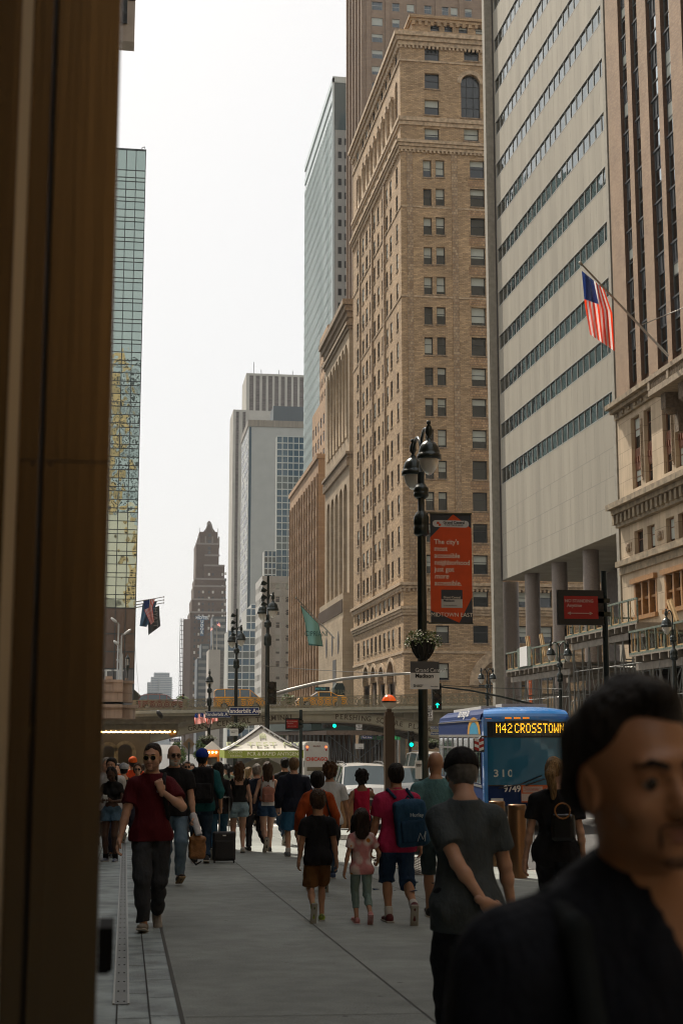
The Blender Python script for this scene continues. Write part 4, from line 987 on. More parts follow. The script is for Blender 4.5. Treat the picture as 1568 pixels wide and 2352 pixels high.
mb = MB(); mb.box(xh-20, xh-.06, Yh-.02, Yh+.019, HZ(1536), zg0); mb.build('bronze_panels', glass('brown bronze glass', (.095, .055, .04), .12, .01, .3), root)
mb = MB(); mb.box(xh-20, xh-.06, Yh-.04, Yh+.019, ZB, HZ(1536)-.1); mb.build('sign_fascia', mat('grey fascia', (.13, .125, .12), .6), root)
b0 = root.matrix_world.translation; text(root, 'TT', (HX(258, 1552)-b0.x, -.1, HZ(1551)-b0.z), 2.1, mat('white letter', (.75, .75, .7), .6), .01, 1.35, sp=1.1)
mb = MB(); mb.tube([(xh-.6, Yh+.3, zh), (xh-.6, Yh+.3, zh+.5), (xh-.2, Yh, zh+.55), (xh-.2, Yh, zh+.3)], .07, 5); mb.build('roof_camera', m_hf, root)
# wedge of sloped glazing right of the hotel
Yg_ = 225.0; root = thing('sloped_glass_roof', 'dark sloping glass lean-to roof beside the mirror glass hotel', 'glass roof', (wx(306, Yg_), Yg_, ZB))
mb = MB(); P = [(wx(x, Yg_, y), hz(y, Yg_, 320)) for x, y in ((306, 1581), (334, 1607), (334, 1640), (306, 1640))]; mb.prism(P, 'y', Yg_, Yg_+10); mb.build('glazing', glass('dark lean-to glass', (.03, .05, .055), .1), root)
# --- stone pier and terminal
Ye_ = 112.0
def TX(x, Y=Ye_): return wx(x, Y, 1650)
def TZ(y, Y=Ye_): return hz(y, Y, 280)
m_ps = brick('pinkish pier stone', (.47, .35, .265), (.43, .315, .235), (.3, .22, .165), 2.2, 1.3, .02, .2, .4, streak=.3)
root = thing('stone_balustrade_pier', 'big pinkish stone pier with a curved balustrade where the viaduct meets the terminal', 'pier', (TX(303), Ye_, ZB))
mb = MB(); mb.box(-24, TX(306), Ye_+.5, Ye_+15, ZB, TZ(1650)); mb.lathe((TX(281), Ye_+2.6, 0), [(TX(303)-TX(281), TZ(1612)), (TX(303)-TX(281), TZ(1567))], 20, -100, 30)
mb.box(-24, TX(281), Ye_, Ye_+8, TZ(1612), TZ(1567)); mb.build('pier_block', m_ps, root)
mb = MB(); r0 = TX(303)-TX(281)
for y0, y1, d in ((1567, 1561, .16), (1590, 1588, .05), (1612, 1607, .12), (1650, 1618, .3), (1625, 1618, .5)):
    mb.box(-24, TX(281), Ye_-d, Ye_+8, TZ(y0), TZ(y1)); mb.lathe((TX(281), Ye_+2.6, 0), [(0, TZ(y0)), (r0+d, TZ(y0)), (r0+d, TZ(y1)), (0, TZ(y1))], 20, -100, 60, False)
mb.build('moulding', m_ps, root)
mb = MB(); 
for k in range(10): x = TX(261.5)+k*(TX(281)-TX(261.5))/10; mb.lathe((x, Ye_-.06, TZ(1589)), [(.05, 0), (.1, .2), (.05, .6), (.07, .78)], 7)
mb.build('baluster', m_ps, root)
mb = MB(); mb.box(TX(240), TX(257), Ye_-.1, Ye_+.01, TZ(1588), TZ(1572)); mb.box(TX(285), TX(293), Ye_+1.0, Ye_+1.4, TZ(1560), TZ(1556)); mb.box(TX(240), TX(256), Ye_+.5, Ye_+2, TZ(1560), TZ(1553)); mb.build('carved_panel', m_ps, root)
# terminal front wall under the canopy
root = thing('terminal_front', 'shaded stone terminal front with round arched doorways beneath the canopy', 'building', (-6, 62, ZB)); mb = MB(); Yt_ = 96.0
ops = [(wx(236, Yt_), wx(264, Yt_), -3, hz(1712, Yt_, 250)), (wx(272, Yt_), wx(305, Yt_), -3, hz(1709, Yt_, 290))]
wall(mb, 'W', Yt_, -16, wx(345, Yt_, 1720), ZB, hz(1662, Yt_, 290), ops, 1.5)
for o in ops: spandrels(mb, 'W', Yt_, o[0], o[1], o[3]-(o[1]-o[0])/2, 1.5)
mb.box(-20, wx(345, Yt_, 1720), Yt_+1.6, Ye_, ZB, hz(1662, Yt_, 290)); shell(mb, -16, -6, 62, Yt_-.01, ZB, 14); mb.build('wall', mat('dark terminal stone', (.22, .175, .13), .85, noise=.2, ns=1), root)  # wall in a dark mottled brown stone
mb = MB()
for o in ops: archring(mb, 'W', Yt_, o[0], o[1], o[3]-(o[1]-o[0])/2, .22, .12); mb.box(o[1]-.02, o[1]+.25, Yt_-.14, Yt_-.01, -4, o[3]-(o[1]-o[0])/2+.05)
mb.build('arch_moulding', mat('worn arch stone', (.34, .28, .2), .8, noise=.3), root)
# --- lit canopy
Yy = 90.0
def CXx(x, Y=Yy): return wx(x, Y, 1670)
root = thing('lit_entrance_canopy', 'dark bronze canopy edged with rows of warm bulbs', 'canopy', (CXx(409), Yy, hz(1682, Yy, 300)))
m_can = mat('aged dark metal canopy', (.15, .13, .095), .6, .4, noise=.25, ns=3)
xr = CXx(409); z0, z1 = hz(1680, Yy, 300), hz(1658, Yy, 300); mb = MB(); mb.box(-9, xr, Yy, Yy+5, z0+.15, z1); mb.box(-9, xr+.15, Yy-.15, Yy+5.1, z1-.12, z1+.02); mb.box(-9, xr+.05, Yy-.1, Yy+5, z0, z0+.14)
for k in range(28): x = xr-.05-k*.46; mb.box(x-.04, x+.04, Yy-.08, Yy, z0+.14, z1-.12)
mb.box(-9, xr+.5, Yy+.4, Yy+.5, z1+.02, z1+.16); mb.build('canopy_frame', m_can, root)
mb = MB(); mb.lathe((CXx(399), Yy+.3, z0-.35), [(0, 0), (.2, .05), (.28, .2), (.2, .35)], 12); mb.build('globe_lamp', mat('amber globe', (.25, .13, .04), .4), root)
m_bulb = mat('warm bulb', (1, .8, .4), .4, emis=(1, .62, .2), es=14)
for row, (yy_, zz2) in enumerate(((Yy-.12, z0-.02), (Yy+.5, z0-.04), (Yy+1.2, z0-.04))):
    for k in range(30):
        if row*30+k >= 90: break
        mb = MB(); mb.ell((xr-.2-k*.30-row*.1, yy_, zz2), (.055, .055, .055), 6, 4)
        if row == 0 and k == 0: bm_ = None
        mb.build('bulb', m_bulb, root)
mb = MB(); p = at(370.5, 1652, Yy+1)
mb.tube([(p.x, p.y, z1), (p.x, p.y, p.z+.1)], .03, 5); mb.ell((p.x-.1, p.y, p.z+.3), (.16, .2, .3), 8, 6, Matrix.Rotation(rad(-35), 3, 'Y'))
o = mb.build('floodlight', M_frame); tag(o, 'small dark floodlight standing on top of the lit canopy', 'floodlight')
# ================= viaduct =================
Yb = 127.0; YB2 = 141.0
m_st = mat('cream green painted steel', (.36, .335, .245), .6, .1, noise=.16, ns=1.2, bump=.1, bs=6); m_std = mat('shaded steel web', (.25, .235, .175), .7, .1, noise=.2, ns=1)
def BP(x, y, Y=Yb): p = at(x, y, Y); return (p.x, p.z)
root = thing('steel_viaduct', 'cream painted steel arch viaduct crossing the street with carved words along its rib', 'bridge', (wx(740, Yb), Yb, ZB))
xs_ = [300, 340, 384, 439, 509, 560, 619, 660, 700, 740, 780, 812, 850, 884, 920, 956, 1000, 1050, 1100, 1160, 1220]
upy = np.interp(xs_, [300, 313, 384, 439, 509, 619, 700, 740, 810, 884, 956, 1050, 1130, 1220], [1702, 1697, 1678, 1664.5, 1654.6, 1641, 1635, 1634.5, 1638.6, 1645.6, 1657, 1677, 1698, 1727])
loy = np.interp(xs_, [300, 313, 361, 387, 439, 515, 619, 700, 786, 844, 884, 956, 1050, 1130, 1220], [1716, 1712, 1700, 1694, 1682, 1669, 1659.5, 1656.5, 1657, 1660.6, 1668.6, 1682.6, 1708, 1735, 1770])
U = [BP(x, y) for x, y in zip(xs_, upy)]; Lo = [BP(x, y) for x, y in zip(xs_, loy)]
for k in range(5): mb = MB(); mb.strip(Lo, U, 'y', Yb+k*3.3-(.12 if k == 0 else 0), Yb+k*3.3+.3); mb.build('arch_rib', m_st, root)
fl_ = MB(); fl_.strip([(a, b-.12) for a, b in Lo], Lo, 'y', Yb-.5, Yb+.6); fl_.strip(U, [(a, b+.09) for a, b in U], 'y', Yb-.38, Yb+.5)
for k in (1, 2, 3, 4): fl_.strip([(a, b-.12) for a, b in Lo], Lo, 'y', Yb+k*3.3-.3, Yb+k*3.3+.6)
fl_.build('rib_flange', mat('dark rib flange', (.20, .165, .115), .65, .1, noise=.25), root)
dkT = [BP(x, np.interp(x, [300, 1220], [1633, 1618])) for x in xs_]; dkM = [BP(x, np.interp(x, [300, 1220], [1640, 1624.5])) for x in xs_]; dkB = [BP(x, np.interp(x, [300, 1220], [1646, 1632])) for x in xs_]
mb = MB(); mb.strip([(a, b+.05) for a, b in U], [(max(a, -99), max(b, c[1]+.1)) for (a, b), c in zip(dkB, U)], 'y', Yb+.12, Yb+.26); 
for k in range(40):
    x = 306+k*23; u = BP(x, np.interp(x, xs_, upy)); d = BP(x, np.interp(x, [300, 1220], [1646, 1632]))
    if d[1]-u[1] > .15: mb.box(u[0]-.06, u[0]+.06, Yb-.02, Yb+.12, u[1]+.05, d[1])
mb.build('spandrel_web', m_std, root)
mb = MB(); mb.strip(dkM, dkT, 'y', Yb-.75, YB2+.8); mb.strip(dkB, [(a, b-.01) for a, b in dkM], 'y', Yb-.45, YB2+.4); mb.build('deck_fascia', mat('pale fascia paint', (.42, .40, .31), .55, .1, noise=.12), root)
xL, xR_ = dkT[0][0], dkT[-1][0]; zL, zR = dkT[0][1], dkT[-1][1]
def dz_(x): return zL+(zR-zL)*(x-xL)/(xR_-xL)
mb = MB(); mb.prism([(-60, dz_(-60)), (45, dz_(45)), (45, dz_(45)-.4), (-60, dz_(-60)-.4)], 'y', YB2+.85, YB2+1.0); mb.build('far_edge', m_st, root)
o = MB(); o.prism([(xL, dz_(xL)+.004), (xR_, dz_(xR_)+.004), (xR_, dz_(xR_)+.03), (xL, dz_(xL)+.03)], 'y', Yb, YB2); o = o.build('viaduct_roadway', m_asph); o['kind'] = 'structure'
# words on the rib
m_let = mat('recessed letter brown', (.10, .075, .045), .8)
def midr(x): a = BP(x, np.interp(x, xs_, upy)*.5+np.interp(x, xs_, loy)*.5); return a
b0 = root.matrix_world.translation
def along(s, xpx):
    for ch_, x in zip(s, xpx):
        if ch_ == ' ': continue
        a = midr(x); c = midr(x+4); ang = math.atan2(c[1]-a[1], c[0]-a[0]); text(root, ch_, (a[0]-b0.x, -.13, a[1]-b0.z), .62, m_let, .02, 1.0, ry=-ang)
along('GRAND', [437, 447.5, 458, 469, 480]); along('CENTRAL', [503, 514, 525, 536.5, 548, 560, 571]); along('TERMINAL', [592, 604.5, 617, 628, 639, 648, 658.5, 670])
along('PERSHING', [773, 783.5, 794, 804, 814.5, 824, 834.5, 846]); along('SQUARE', [866.5, 877, 888, 899, 909.5, 920]); along('PLAZA', [940.5, 951, 962, 973, 984])
# railing
rt_ = [(x, BP(x, np.interp(x, [300, 1220], [1609.5, 1591]))) for x in (300, 1220)]
def rz_t(x): (a, (x0, z0)), (b, (x1, z1)) = rt_; return z0+(z1-z0)*(x-x0)/(x1-x0)
m_rl = mat('cast iron tan railing', (.25, .215, .14), .6, .2, noise=.25, ns=5)
posts = [BP(x, 1620)[0] for x in (309, 424, 548, 690, 777, 885, 1000, 1100, 1180)]
for yy_ in (Yb-.6, YB2+.7):
    cap = MB(); cap.bar((posts[0], yy_, rz_t(posts[0])), (posts[-1]+2, yy_, rz_t(posts[-1]+2)), .22, .09); cap.bar((posts[0], yy_, dz_(posts[0])+.08), (posts[-1]+2, yy_, dz_(posts[-1]+2)+.08), .2, .08)
    cap.build('rail', m_rl, root)
    for p in posts:
        mb = MB(); mb.box(p-.17, p+.17, yy_-.14, yy_+.14, dz_(p), rz_t(p)+.04); mb.box(p-.11, p+.11, yy_-.17, yy_+.17, dz_(p)+.2, rz_t(p)-.15); mb.build('rail_post', m_rl, root)
    if yy_ > Yb: continue
    for p, q in zip(posts, posts[1:]+[posts[-1]+3]):
        mb = MB(); n = max(1, int((q-p)/.62)); w = (q-p)/n
        for k in range(n):
            xc = p+w*(k+.5); za, zb = dz_(xc)+.14, rz_t(xc)-.07; h = zb-za; zc_ = (za+zb)/2
            mb.box(p+w*k-.035, p+w*k+.035, yy_-.03, yy_+.03, za, zb)
            for rr_, tt in ((h*.38, .055), (h*.17, .08)):
                pts = [(xc+rr_*math.cos(t*math.pi/6), yy_, zc_+rr_*math.sin(t*math.pi/6)) for t in range(13)]
                for a, b in zip(pts, pts[1:]): mb.bar(a, b, tt, .05, (0, 1, 0))
            for sx_, sz_ in ((1, 1), (1, -1), (-1, 1), (-1, -1)): mb.bar((xc+sx_*w*.46, yy_, zc_+sz_*h*.47), (xc+sx_*w*.22, yy_, zc_+sz_*h*.24), .055, .05, (0, 1, 0)); mb.bar((xc+sx_*w*.28, yy_, zc_+sz_*h*.5), (xc+sx_*w*.4, yy_, zc_), .04, .04, (0, 1, 0))
        mb.box(p+.1, q-.1, yy_-.02, yy_+.02, dz_((p+q)/2)+.1, dz_((p+q)/2)+.2)
        mb.build('railing_panel', m_rl, root)
# east abutment / far side of the viaduct seen beneath: continued pier
mb = MB(); xa2 = wx(1125, Yb-.3, 1700); mb.box(xa2+3.0, xa2+8, Yb+.4, YB2, ZB, BP(1150, 1640)[1]-.6); mb.build('abutment', m_ps, root)
# ================= street furniture =================
m_lp = mat('glossy dark green iron', (.010, .020, .018), .3, .3, spec=.6, coat=.3)
m_lens = mat('ribbed clear lamp glass', (.78, .75, .68), .18, trans=.35, spec=.8)
m_bulbw = mat('frosted inner bulb', (.6, .56, .5), .5)
m_steel = mat('galvanised steel', (.36, .36, .34), .4, .7, noise=.1, ns=3)
def lantern(parent, x, y, z, s=1.0):
    mb = MB(); mb.lathe((x, y, z), [(0, .86*s), (.045*s, .86*s), (.05*s, .80*s), (.03*s, .78*s), (.075*s, .70*s), (.08*s, .58*s), (.03*s, .5*s), (.075*s, .44*s), (.08*s, .40*s), (.14*s, .375*s), (.20*s, .29*s), (.235*s, .17*s), (.24*s, .12*s), (.265*s, .11*s), (.265*s, .01*s), (.22*s, 0), (0, 0)], 20)
    c = mb.build('lamp_hood', m_lp, parent)
    mb = MB(); mb.lathe((x, y, z), [(.215*s, 0), (.205*s, -.08*s), (.17*s, -.18*s), (.10*s, -.28*s), (.03*s, -.335*s), (0, -.34*s)], 18); g = mb.build('lamp_glass', m_lens, parent)
    mb = MB(); mb.ell((x, y, z-.08*s), (.09*s, .09*s, .11*s), 10, 8); mb.build('lamp_bulb', m_bulbw, parent)
def lamp(label, x, y, zl, ang, double=True, group='green cast iron street lamps', lean=1.0, topz=None, arm=.95, cat='street lamp'):
    """zl: height of the lanterns' lower rim"""
    g = gz(x, y); t = thing('street_lamp', label, cat, (x, y, g), 0, group); mb = MB()
    mb.lathe((x, y, g), [(.30, 0), (.30, .12), (.24, .2), (.2, .6), (.17, .7), (.125, .95), (.11, 1.3), (.105, (zl-g)*.55), (.09, zl-g-1.35)], 12)
    mb.build('lamp_pole', m_lp, t); mb = MB()
    for zc, w, h in ((zl-1.45, .17, .42), (zl-.62, .165, .2)):
        mb.lathe((x, y, zc), [(.1, -.06), (w*.8, -.04), (w, 0), (w, h*.35), (w*.93, h*.4), (w, h*.5), (w, h*.85), (w*.8, h), (.1, h+.06)], 14)
    mb.build('collar', m_lp, t); mb = MB(); mb.tube([(x, y, zl-1.3), (x, y, zl-.1)], .075, 8); 
    if topz: mb.tube([(x, y, zl-.1), (x, y, topz)], .055, 8)
    for s in ((-1, 1) if double else (1,)):
        dx, dy = s*math.cos(ang), s*math.sin(ang); r = arm; P = []
        for k in range(9):
            a = math.pi*(.0+k/8); P.append((x+dx*(r/2-r/2*math.cos(a)), y+dy*(r/2-r/2*math.cos(a)), zl+.35+.42*math.sin(a)*1.0))
        P = [(x+dx*.05, y+dy*.05, zl-.5)]+P[0:8]+[(x+dx*r, y+dy*r, zl+.62)]
        mb.tube(P, .035, 6)
        lantern(t, x+dx*r, y+dy*r, zl, .98)
    mb.build('arm', m_lp, t); return t
def basket(label, x, y, z, r=.27, group='hanging flower baskets'):
    t = thing('flower_basket', label, 'flower basket', (x, y, z), 0, group); mb = MB()
    for k in range(14):
        a = 2*math.pi*k/14; mb.tube([(x+math.cos(a)*r*f, y+math.sin(a)*r*f, z+h) for f, h in ((1, 0), (.97, -.1), (.82, -.23), (.5, -.36), (.2, -.4))], .012, 4)
    mb.lathe((x, y, z), [(r*.98, 0), (r*.94, -.1), (r*.78, -.23), (r*.45, -.36), (.1, -.41), (0, -.41)], 14); mb.build('bowl', mat('dark coir bowl', (.018, .015, .012), .8, noise=.3, ns=20), t)
    rr = random.Random(int(x*100)); L, F = MB(), MB()
    for k in range(620):
        a = rr.uniform(0, 6.283); q = r*1.5*math.sqrt(rr.random()); h = rr.uniform(-.06, .24)*(1-.35*(q/(r*1.5))**2) - (.13*rr.random() if q > r*1.1 else 0)
        c = Vector((x+q*math.cos(a), y+q*math.sin(a), z+h)); u = Vector((rr.gauss(0, 1), rr.gauss(0, 1), rr.gauss(0, 1))).normalized(); v = u.cross(Vector((rr.gauss(0, 1), rr.gauss(0, 1), 1))).normalized()
        if k % 3 == 0: s = .017; F.poly([c+u*s, c+v*s, c-u*s, c-v*s])
        else: s = .028; L.poly([c+u*s*1.5, c+v*s*.6, c-u*s*1.5, c-v*s*.6])
    L.build('leaves', mat('petunia leaf', (.10, .14, .035), .6, noise=.3, ns=20), t); F.build('flowers', mat('white petals', (.72, .70, .60), .6), t); return t
def plate(parent, x0, x1, z0, z1, y, m, name='plate', th=.015, world=True): mb = MB(); mb.box(x0, x1, y, y+th, z0, z1); return mb.build(name, m, parent, world)
m_black = mat('sign black', (.012, .013, .014), .5); m_white = mat('sign enamel white', (.80, .80, .78), .5); m_dgrey = mat('sign dark grey', (.075, .078, .082), .5)
# big lamp post with banner
XL1, YL1 = 6.25, 30.0
XL1 = wx(969, YL1, 1400)
ang = -math.pi/2-.02
lamp('tall dark green twin lamp post carrying the orange banner and white flowers', XL1, YL1, hz(1075, YL1, 968), ang)
bx = lambda x, y=1300: wx(x, YL1, y)
t = thing('street_banner', 'orange and grey street banner with white words hanging on the near lamp post', 'banner', (bx(988), YL1, hz(1430, YL1, 1030)))
x0, x1, z0, z1 = bx(988), bx(1083), hz(1430, YL1, 1030), hz(1181, YL1, 1030); W_, H_ = x1-x0, z1-z0
m_or2 = mat('banner orange', (.66, .075, .008), .7, noise=.1, ns=3); m_bgy = mat('banner slate', (.045, .05, .06), .7, noise=.1, ns=3); m_cream = mat('banner cream', (.85, .75, .62), .7)
mb = MB(); mb.box(x0, x1, YL1, YL1+.008, z0, z1); mb.build('banner_cloth', m_bgy, t)
mb = MB(); mb.prism([(x0, z1-H_*.22), (x0+W_*.56, z1-H_*.0), (x1, z1-H_*.13), (x1, z0+H_*.24), (x0+W_*.68, z0), (x0, z0+H_*.11)], 'y', YL1-.003, YL1-.0005); mb.build('orange_shape', m_or2, t)
mb = MB(); mb.box(x0-.06, x1+.01, YL1-.02, YL1+.02, z1, z1+.03); mb.box(x0-.06, x1+.01, YL1-.02, YL1+.02, z0-.03, z0); mb.box(XL1, x0-.05, YL1-.015, YL1+.015, z1-.02, z1+.02); mb.box(XL1, x0-.05, YL1-.015, YL1+.015, z0-.01, z0+.03); mb.build('banner_arm', m_lp, t)
mb = MB(); pz = z1-H_*.09; mb.box(x0+W_*.14, x0+W_*.86, YL1-.006, YL1-.0035, pz-.075, pz+.075)
for s, xx in ((-1, x0+W_*.14), (1, x0+W_*.86)): mb.prism([(xx+s*.075*math.sin(a*math.pi/8), pz+.075*math.cos(a*math.pi/8)) for a in range(9)], 'y', YL1-.006, YL1-.0035)
mb.build('badge', mat('badge white', (.6, .6, .6), .6), t)
b0 = t.matrix_world.translation; tw = lambda s, fx, fz, sz, m, **k: text(t, s, (x0+W_*fx-b0.x, k.pop('dy', -.009), z1-H_*fz-b0.z), sz, m, **k)
tw('Grand Central', .575, .078, .085, m_bgy, off=.02, sx=.95); tw('PARTNERSHIP', .575, .103, .05, m_bgy, sx=1.15, sp=1.2)
mb = MB(); q = x0+W_*.22
for dx, dz_0 in ((-.03, .01), (.01, -.03)): mb.box(q+dx-.022, q+dx+.03, YL1-.009, YL1-.0062, pz+dz_0-.022, pz+dz_0+.03)
mb.build('badge_mark', m_or2, t)
for i, s in enumerate(('The city\'s', 'most', 'accessible', 'neighborhood', 'just got', 'more', 'accessible.')):
    tw(s, .09, .26+i*.0635, .155, m_cream, align='LEFT', off=.012, sx=.93 if len(s) < 12 else .9, shear=.25 if s == 'more' else 0)
mb = MB(); mb.box(x0+W_*.25, x0+W_*.76, YL1-.006, YL1-.0035, z1-H_*.785, z1-H_*.70); mb.build('inset_top', m_bgy, t); mb = MB(); mb.box(x0+W_*.25, x0+W_*.76, YL1-.006, YL1-.0035, z1-H_*.865, z1-H_*.786); mb.build('inset_bottom', mat('inset white', (.5, .49, .47), .6), t)
tw('Grand Central', .30, .77, .072, m_cream, align='LEFT', sx=.9); tw('Madison', .30, .80, .072, m_bgy, align='LEFT', off=.02); tw('D Long Island Rail Road', .31, .845, .03, m_bgy, align='LEFT')
tw('MIDTOWN EAST', .5, .93, .125, m_cream, sx=.98)
basket('brimming white flower basket hung round the near lamp post above its white sign', XL1, YL1-.05, hz(1472, YL1, 968))
t = thing('station_sign', 'square grey and white sign with a station name on the near lamp post', 'sign', (bx(936), YL1-.18, hz(1584, YL1, 968))); b0 = t.matrix_world.translation
x0, x1, z0, z1 = bx(936.5), bx(1001.5), hz(1583.5, YL1, 968), hz(1520, YL1, 968); zm = z0+(z1-z0)*.585; ys = YL1-.18
mb = MB(); mb.box(x0, x1, ys, ys+.02, z0, zm); mb.build('white_field', m_white, t); mb = MB(); mb.box(x0, x1, ys, ys+.02, zm+.0005, z1); mb.build('grey_field', m_dgrey, t)
mb = MB(); mb.box(x0+.2, x1-.2, ys+.021, YL1-.09, (z0+z1)/2-.02, (z0+z1)/2+.02); mb.build('bracket', m_lp, t)
w = x1-x0; text(t, 'Grand Central', (x0+w*.16-b0.x, -.006, zm+.055-b0.z), .125, m_white, sx=.9, align='LEFT'); text(t, 'Madison', (x0+w*.16-b0.x, -.006, zm-.065-b0.z), .125, m_black, off=.02, sx=.95, align='LEFT')
text(t, 'D', (x0+w*.14-b0.x, -.006, z0+.07-b0.z), .07, m_black, off=.03); text(t, 'Long Island\nRail Road', (x0+w*.2-b0.x, -.006, z0+.075-b0.z), .032, m_black, align='LEFT'); text(t, 'Metro-North', (x1-.11-b0.x, -.006, z0+.06-b0.z), .03, m_black)
p = at(962, 1768, YL1-.2); t = thing('taped_notice', 'white paper notice taped low on the near lamp post', 'notice', (p.x-.08, YL1-.14, p.z-.19)); mb = MB(); mb.box(p.x-.07, p.x+.07, YL1-.135, YL1-.13, p.z-.19, p.z+.19); mb.build('paper', m_white, t)
text(t, 'ACCESSORIES\nPASSWORD\nTake one', (.08, -.0, .28), .022, m_black)
# other lamps
def lampat(label, xc, Y, yrim, ang, **k): return lamp(label, wx(xc, Y), Y, hz(yrim, Y, xc), ang, **k)
lampat('twin lamp post with the larger street name sign, tallest mast behind the white tent', 613, 64, 1407, -1.4, topz=hz(1322, 64, 612), arm=.85)
lampat('twin lamp post with a flower basket, between the tent and the yellow van', 541, 79, 1473, -1.35, topz=hz(1398, 79, 541), arm=.85)
lampat('shorter lamp post with four small striped flags, left of the tent', 480, 92, 1567, math.pi/2, double=False, arm=.2)
lampat('slim twin lamp post in front of the big dark archway', 1120, 104, 1560, 0, arm=.45)
lampat('twin lamp post rising through the scaffold deck above the bus', 1288, 80, 1506, .2, arm=.55)
lampat('single lamp post against the limestone at the far right edge', 1553, 62, 1441, math.pi, double=False, arm=.3)
# cameras and signals clipped on the two tall masts
for (xc, Y, ys_) in ((612, 64, (1340, 1356, 1372, 1388)), (541, 79, (1414, 1430, 1444, 1458))):
    for k, y in enumerate(ys_):
        p = at(xc, y, Y); t = thing('mast_floodlight', ('floodlight number %s from the top on the mast %s' % (('one', 'two', 'three', 'four')[k], 'behind the white tent' if xc > 600 else 'with the flower basket')), 'floodlight', p)
        mb = MB(); mb.lathe((0, 0, 0), [(0, -.12), (.08, -.1), (.12, .08), (.12, .12), (0, .12)], 8); me = mb.mesh('lamp_head', m_lp); me.transform(Matrix.Translation((-.12, -.06, 0)) @ Matrix.Rotation(rad(-70), 4, 'Y')); link('lamp_head', me, t)
        mb = MB(); mb.box(-.08, .08, -.05, .05, -.03, .03); mb.build('clamp', m_lp, t, False)
p = at(545, 1668, 78.9); basket('leafy flower basket on the post below the yellow van', p.x, p.y, p.z, .42)
p = at(477, 1696, 91.8); basket('green flower basket low on the post with the small flags', p.x, p.y, p.z, .42)
p = at(1575, 1648, 61.8); basket('white flower basket cut by the right edge of the picture', p.x, p.y, p.z, .3)
p = at(966, 1705, 88); basket('dim flower basket by the small blue street signs', p.x+.7, p.y, p.z, .35)
# ---- traffic signals, arms, small signs
def bartube(name, label, cat, pts, r, m=m_steel, group=None):
    mb = MB(); mb.tube(pts, r, 8); o = mb.build(name, m); return tag(o, label, cat, group)
Ya = 63.7
bartube('signal_gantry', 'long curved steel signal arm reaching right from the mast behind the tent', 'signal arm', [at(x, y, Ya) for x, y in ((617, 1599), (660, 1586), (720, 1571), (790, 1559), (860, 1552), (935, 1547), (1000, 1545))], [.09, .085, .08, .07, .06, .055, .05])
bartube('signal_gantry', 'thin dark signal arm sloping down right behind the bus roof', 'signal arm', [at(x, y, 78) for x, y in ((1007, 1577), (1080, 1586), (1150, 1600), (1240, 1622), (1288, 1640))], [.05, .055, .06, .07, .08], m_lp)
bartube('overhead_wire', 'thin pale cable strung along beside the long signal arm', 'cable', [at(x, y, 63) for x, y in ((604, 1529), (700, 1537), (800, 1543), (900, 1546), (957, 1546))], .015)
bartube('overhead_wire', 'thin dark cable crossing right of the near lamp post', 'cable', [at(x, y, 70) for x, y in ((1000, 1573), (1100, 1579), (1200, 1582), (1290, 1583))], .018, m_lp)
bartube('guy_wire', 'thin wire hanging down from the mirror glass hotel', 'cable', [at(x, y, 120) for x, y in ((309, 1470), (314, 1530), (320, 1600))], .012)
m_green = mat('lit green lens', (.0, .6, .4), .4, emis=(0, 1, .62), es=1.6); m_off = mat('unlit lens', (.02, .015, .012), .3)
def signal(label, x, y, Y, w, h, lit=2, rot=0, arrow=False):
    p = at(x, y, Y); t = thing('traffic_signal', label, 'traffic light', p, 0, 'traffic signals'); mb = MB(); mb.box(-w/2, w/2, 0, .25, -h/2, h/2)
    for k in range(3): z = h/2-h*(k+.5)/3; mb.tube([(0, 0, z), (0, -.14, z+.01)], w*.42, 10, False)
    me = mb.mesh('signal_housing', m_lp); me.transform(Matrix.Rotation(rot, 4, 'Y')); link('signal_housing', me, t)
    for k in range(3):
        mb = MB(); z = h/2-h*(k+.5)/3; mb.lathe((0, 0, 0), [(0, .02), (w*.36, 0)], 12); me = mb.mesh('lens', (m_green if not arrow else m_off) if k == lit else m_off); me.transform(Matrix.Rotation(rot, 4, 'Y') @ Matrix.Translation((0, -.03, z)) @ Matrix.Rotation(rad(90), 4, 'X')); link('lens', me, t)
        if arrow and k == lit:
            mb = MB(); 
            for a, b in (((0, -.1), (0, .1)), ((-.08, .02), (0, .1)), ((.08, .02), (0, .1))): mb.bar((a[0], -.07, z+a[1]), (b[0], -.07, z+b[1]), .035, .02, (0, 1, 0))
            mb.build('arrow', m_green, t, False)
signal('black traffic signal with a green up arrow beside the white station sign', 1003, 1600, 63.6, .42, 1.2, 2, 0, True)
signal('green traffic signal on a thin post right of the globe lamp', 944, 1698, 84, .34, .95)
signal('sideways green traffic signal hanging under the middle of the viaduct', 757, 1667, 120, .42, 1.2, 2, rad(-90))
signal('dark traffic signal on the mast behind the tent', 624, 1592, 63.5, .42, 1.0, 9, 0)
p = at(944, 1760, 84); bartube('signal_post', 'thin post holding the green signal right of the globe lamp', 'post', [(p.x, 84.3, gz(p.x, 84)), (p.x, 84.3, at(944, 1706, 84).z)], .09, m_lp)
m_blue = mat('street sign blue', (.010, .035, .155), .45); m_redd = mat('sign red', (.40, .014, .012), .5)
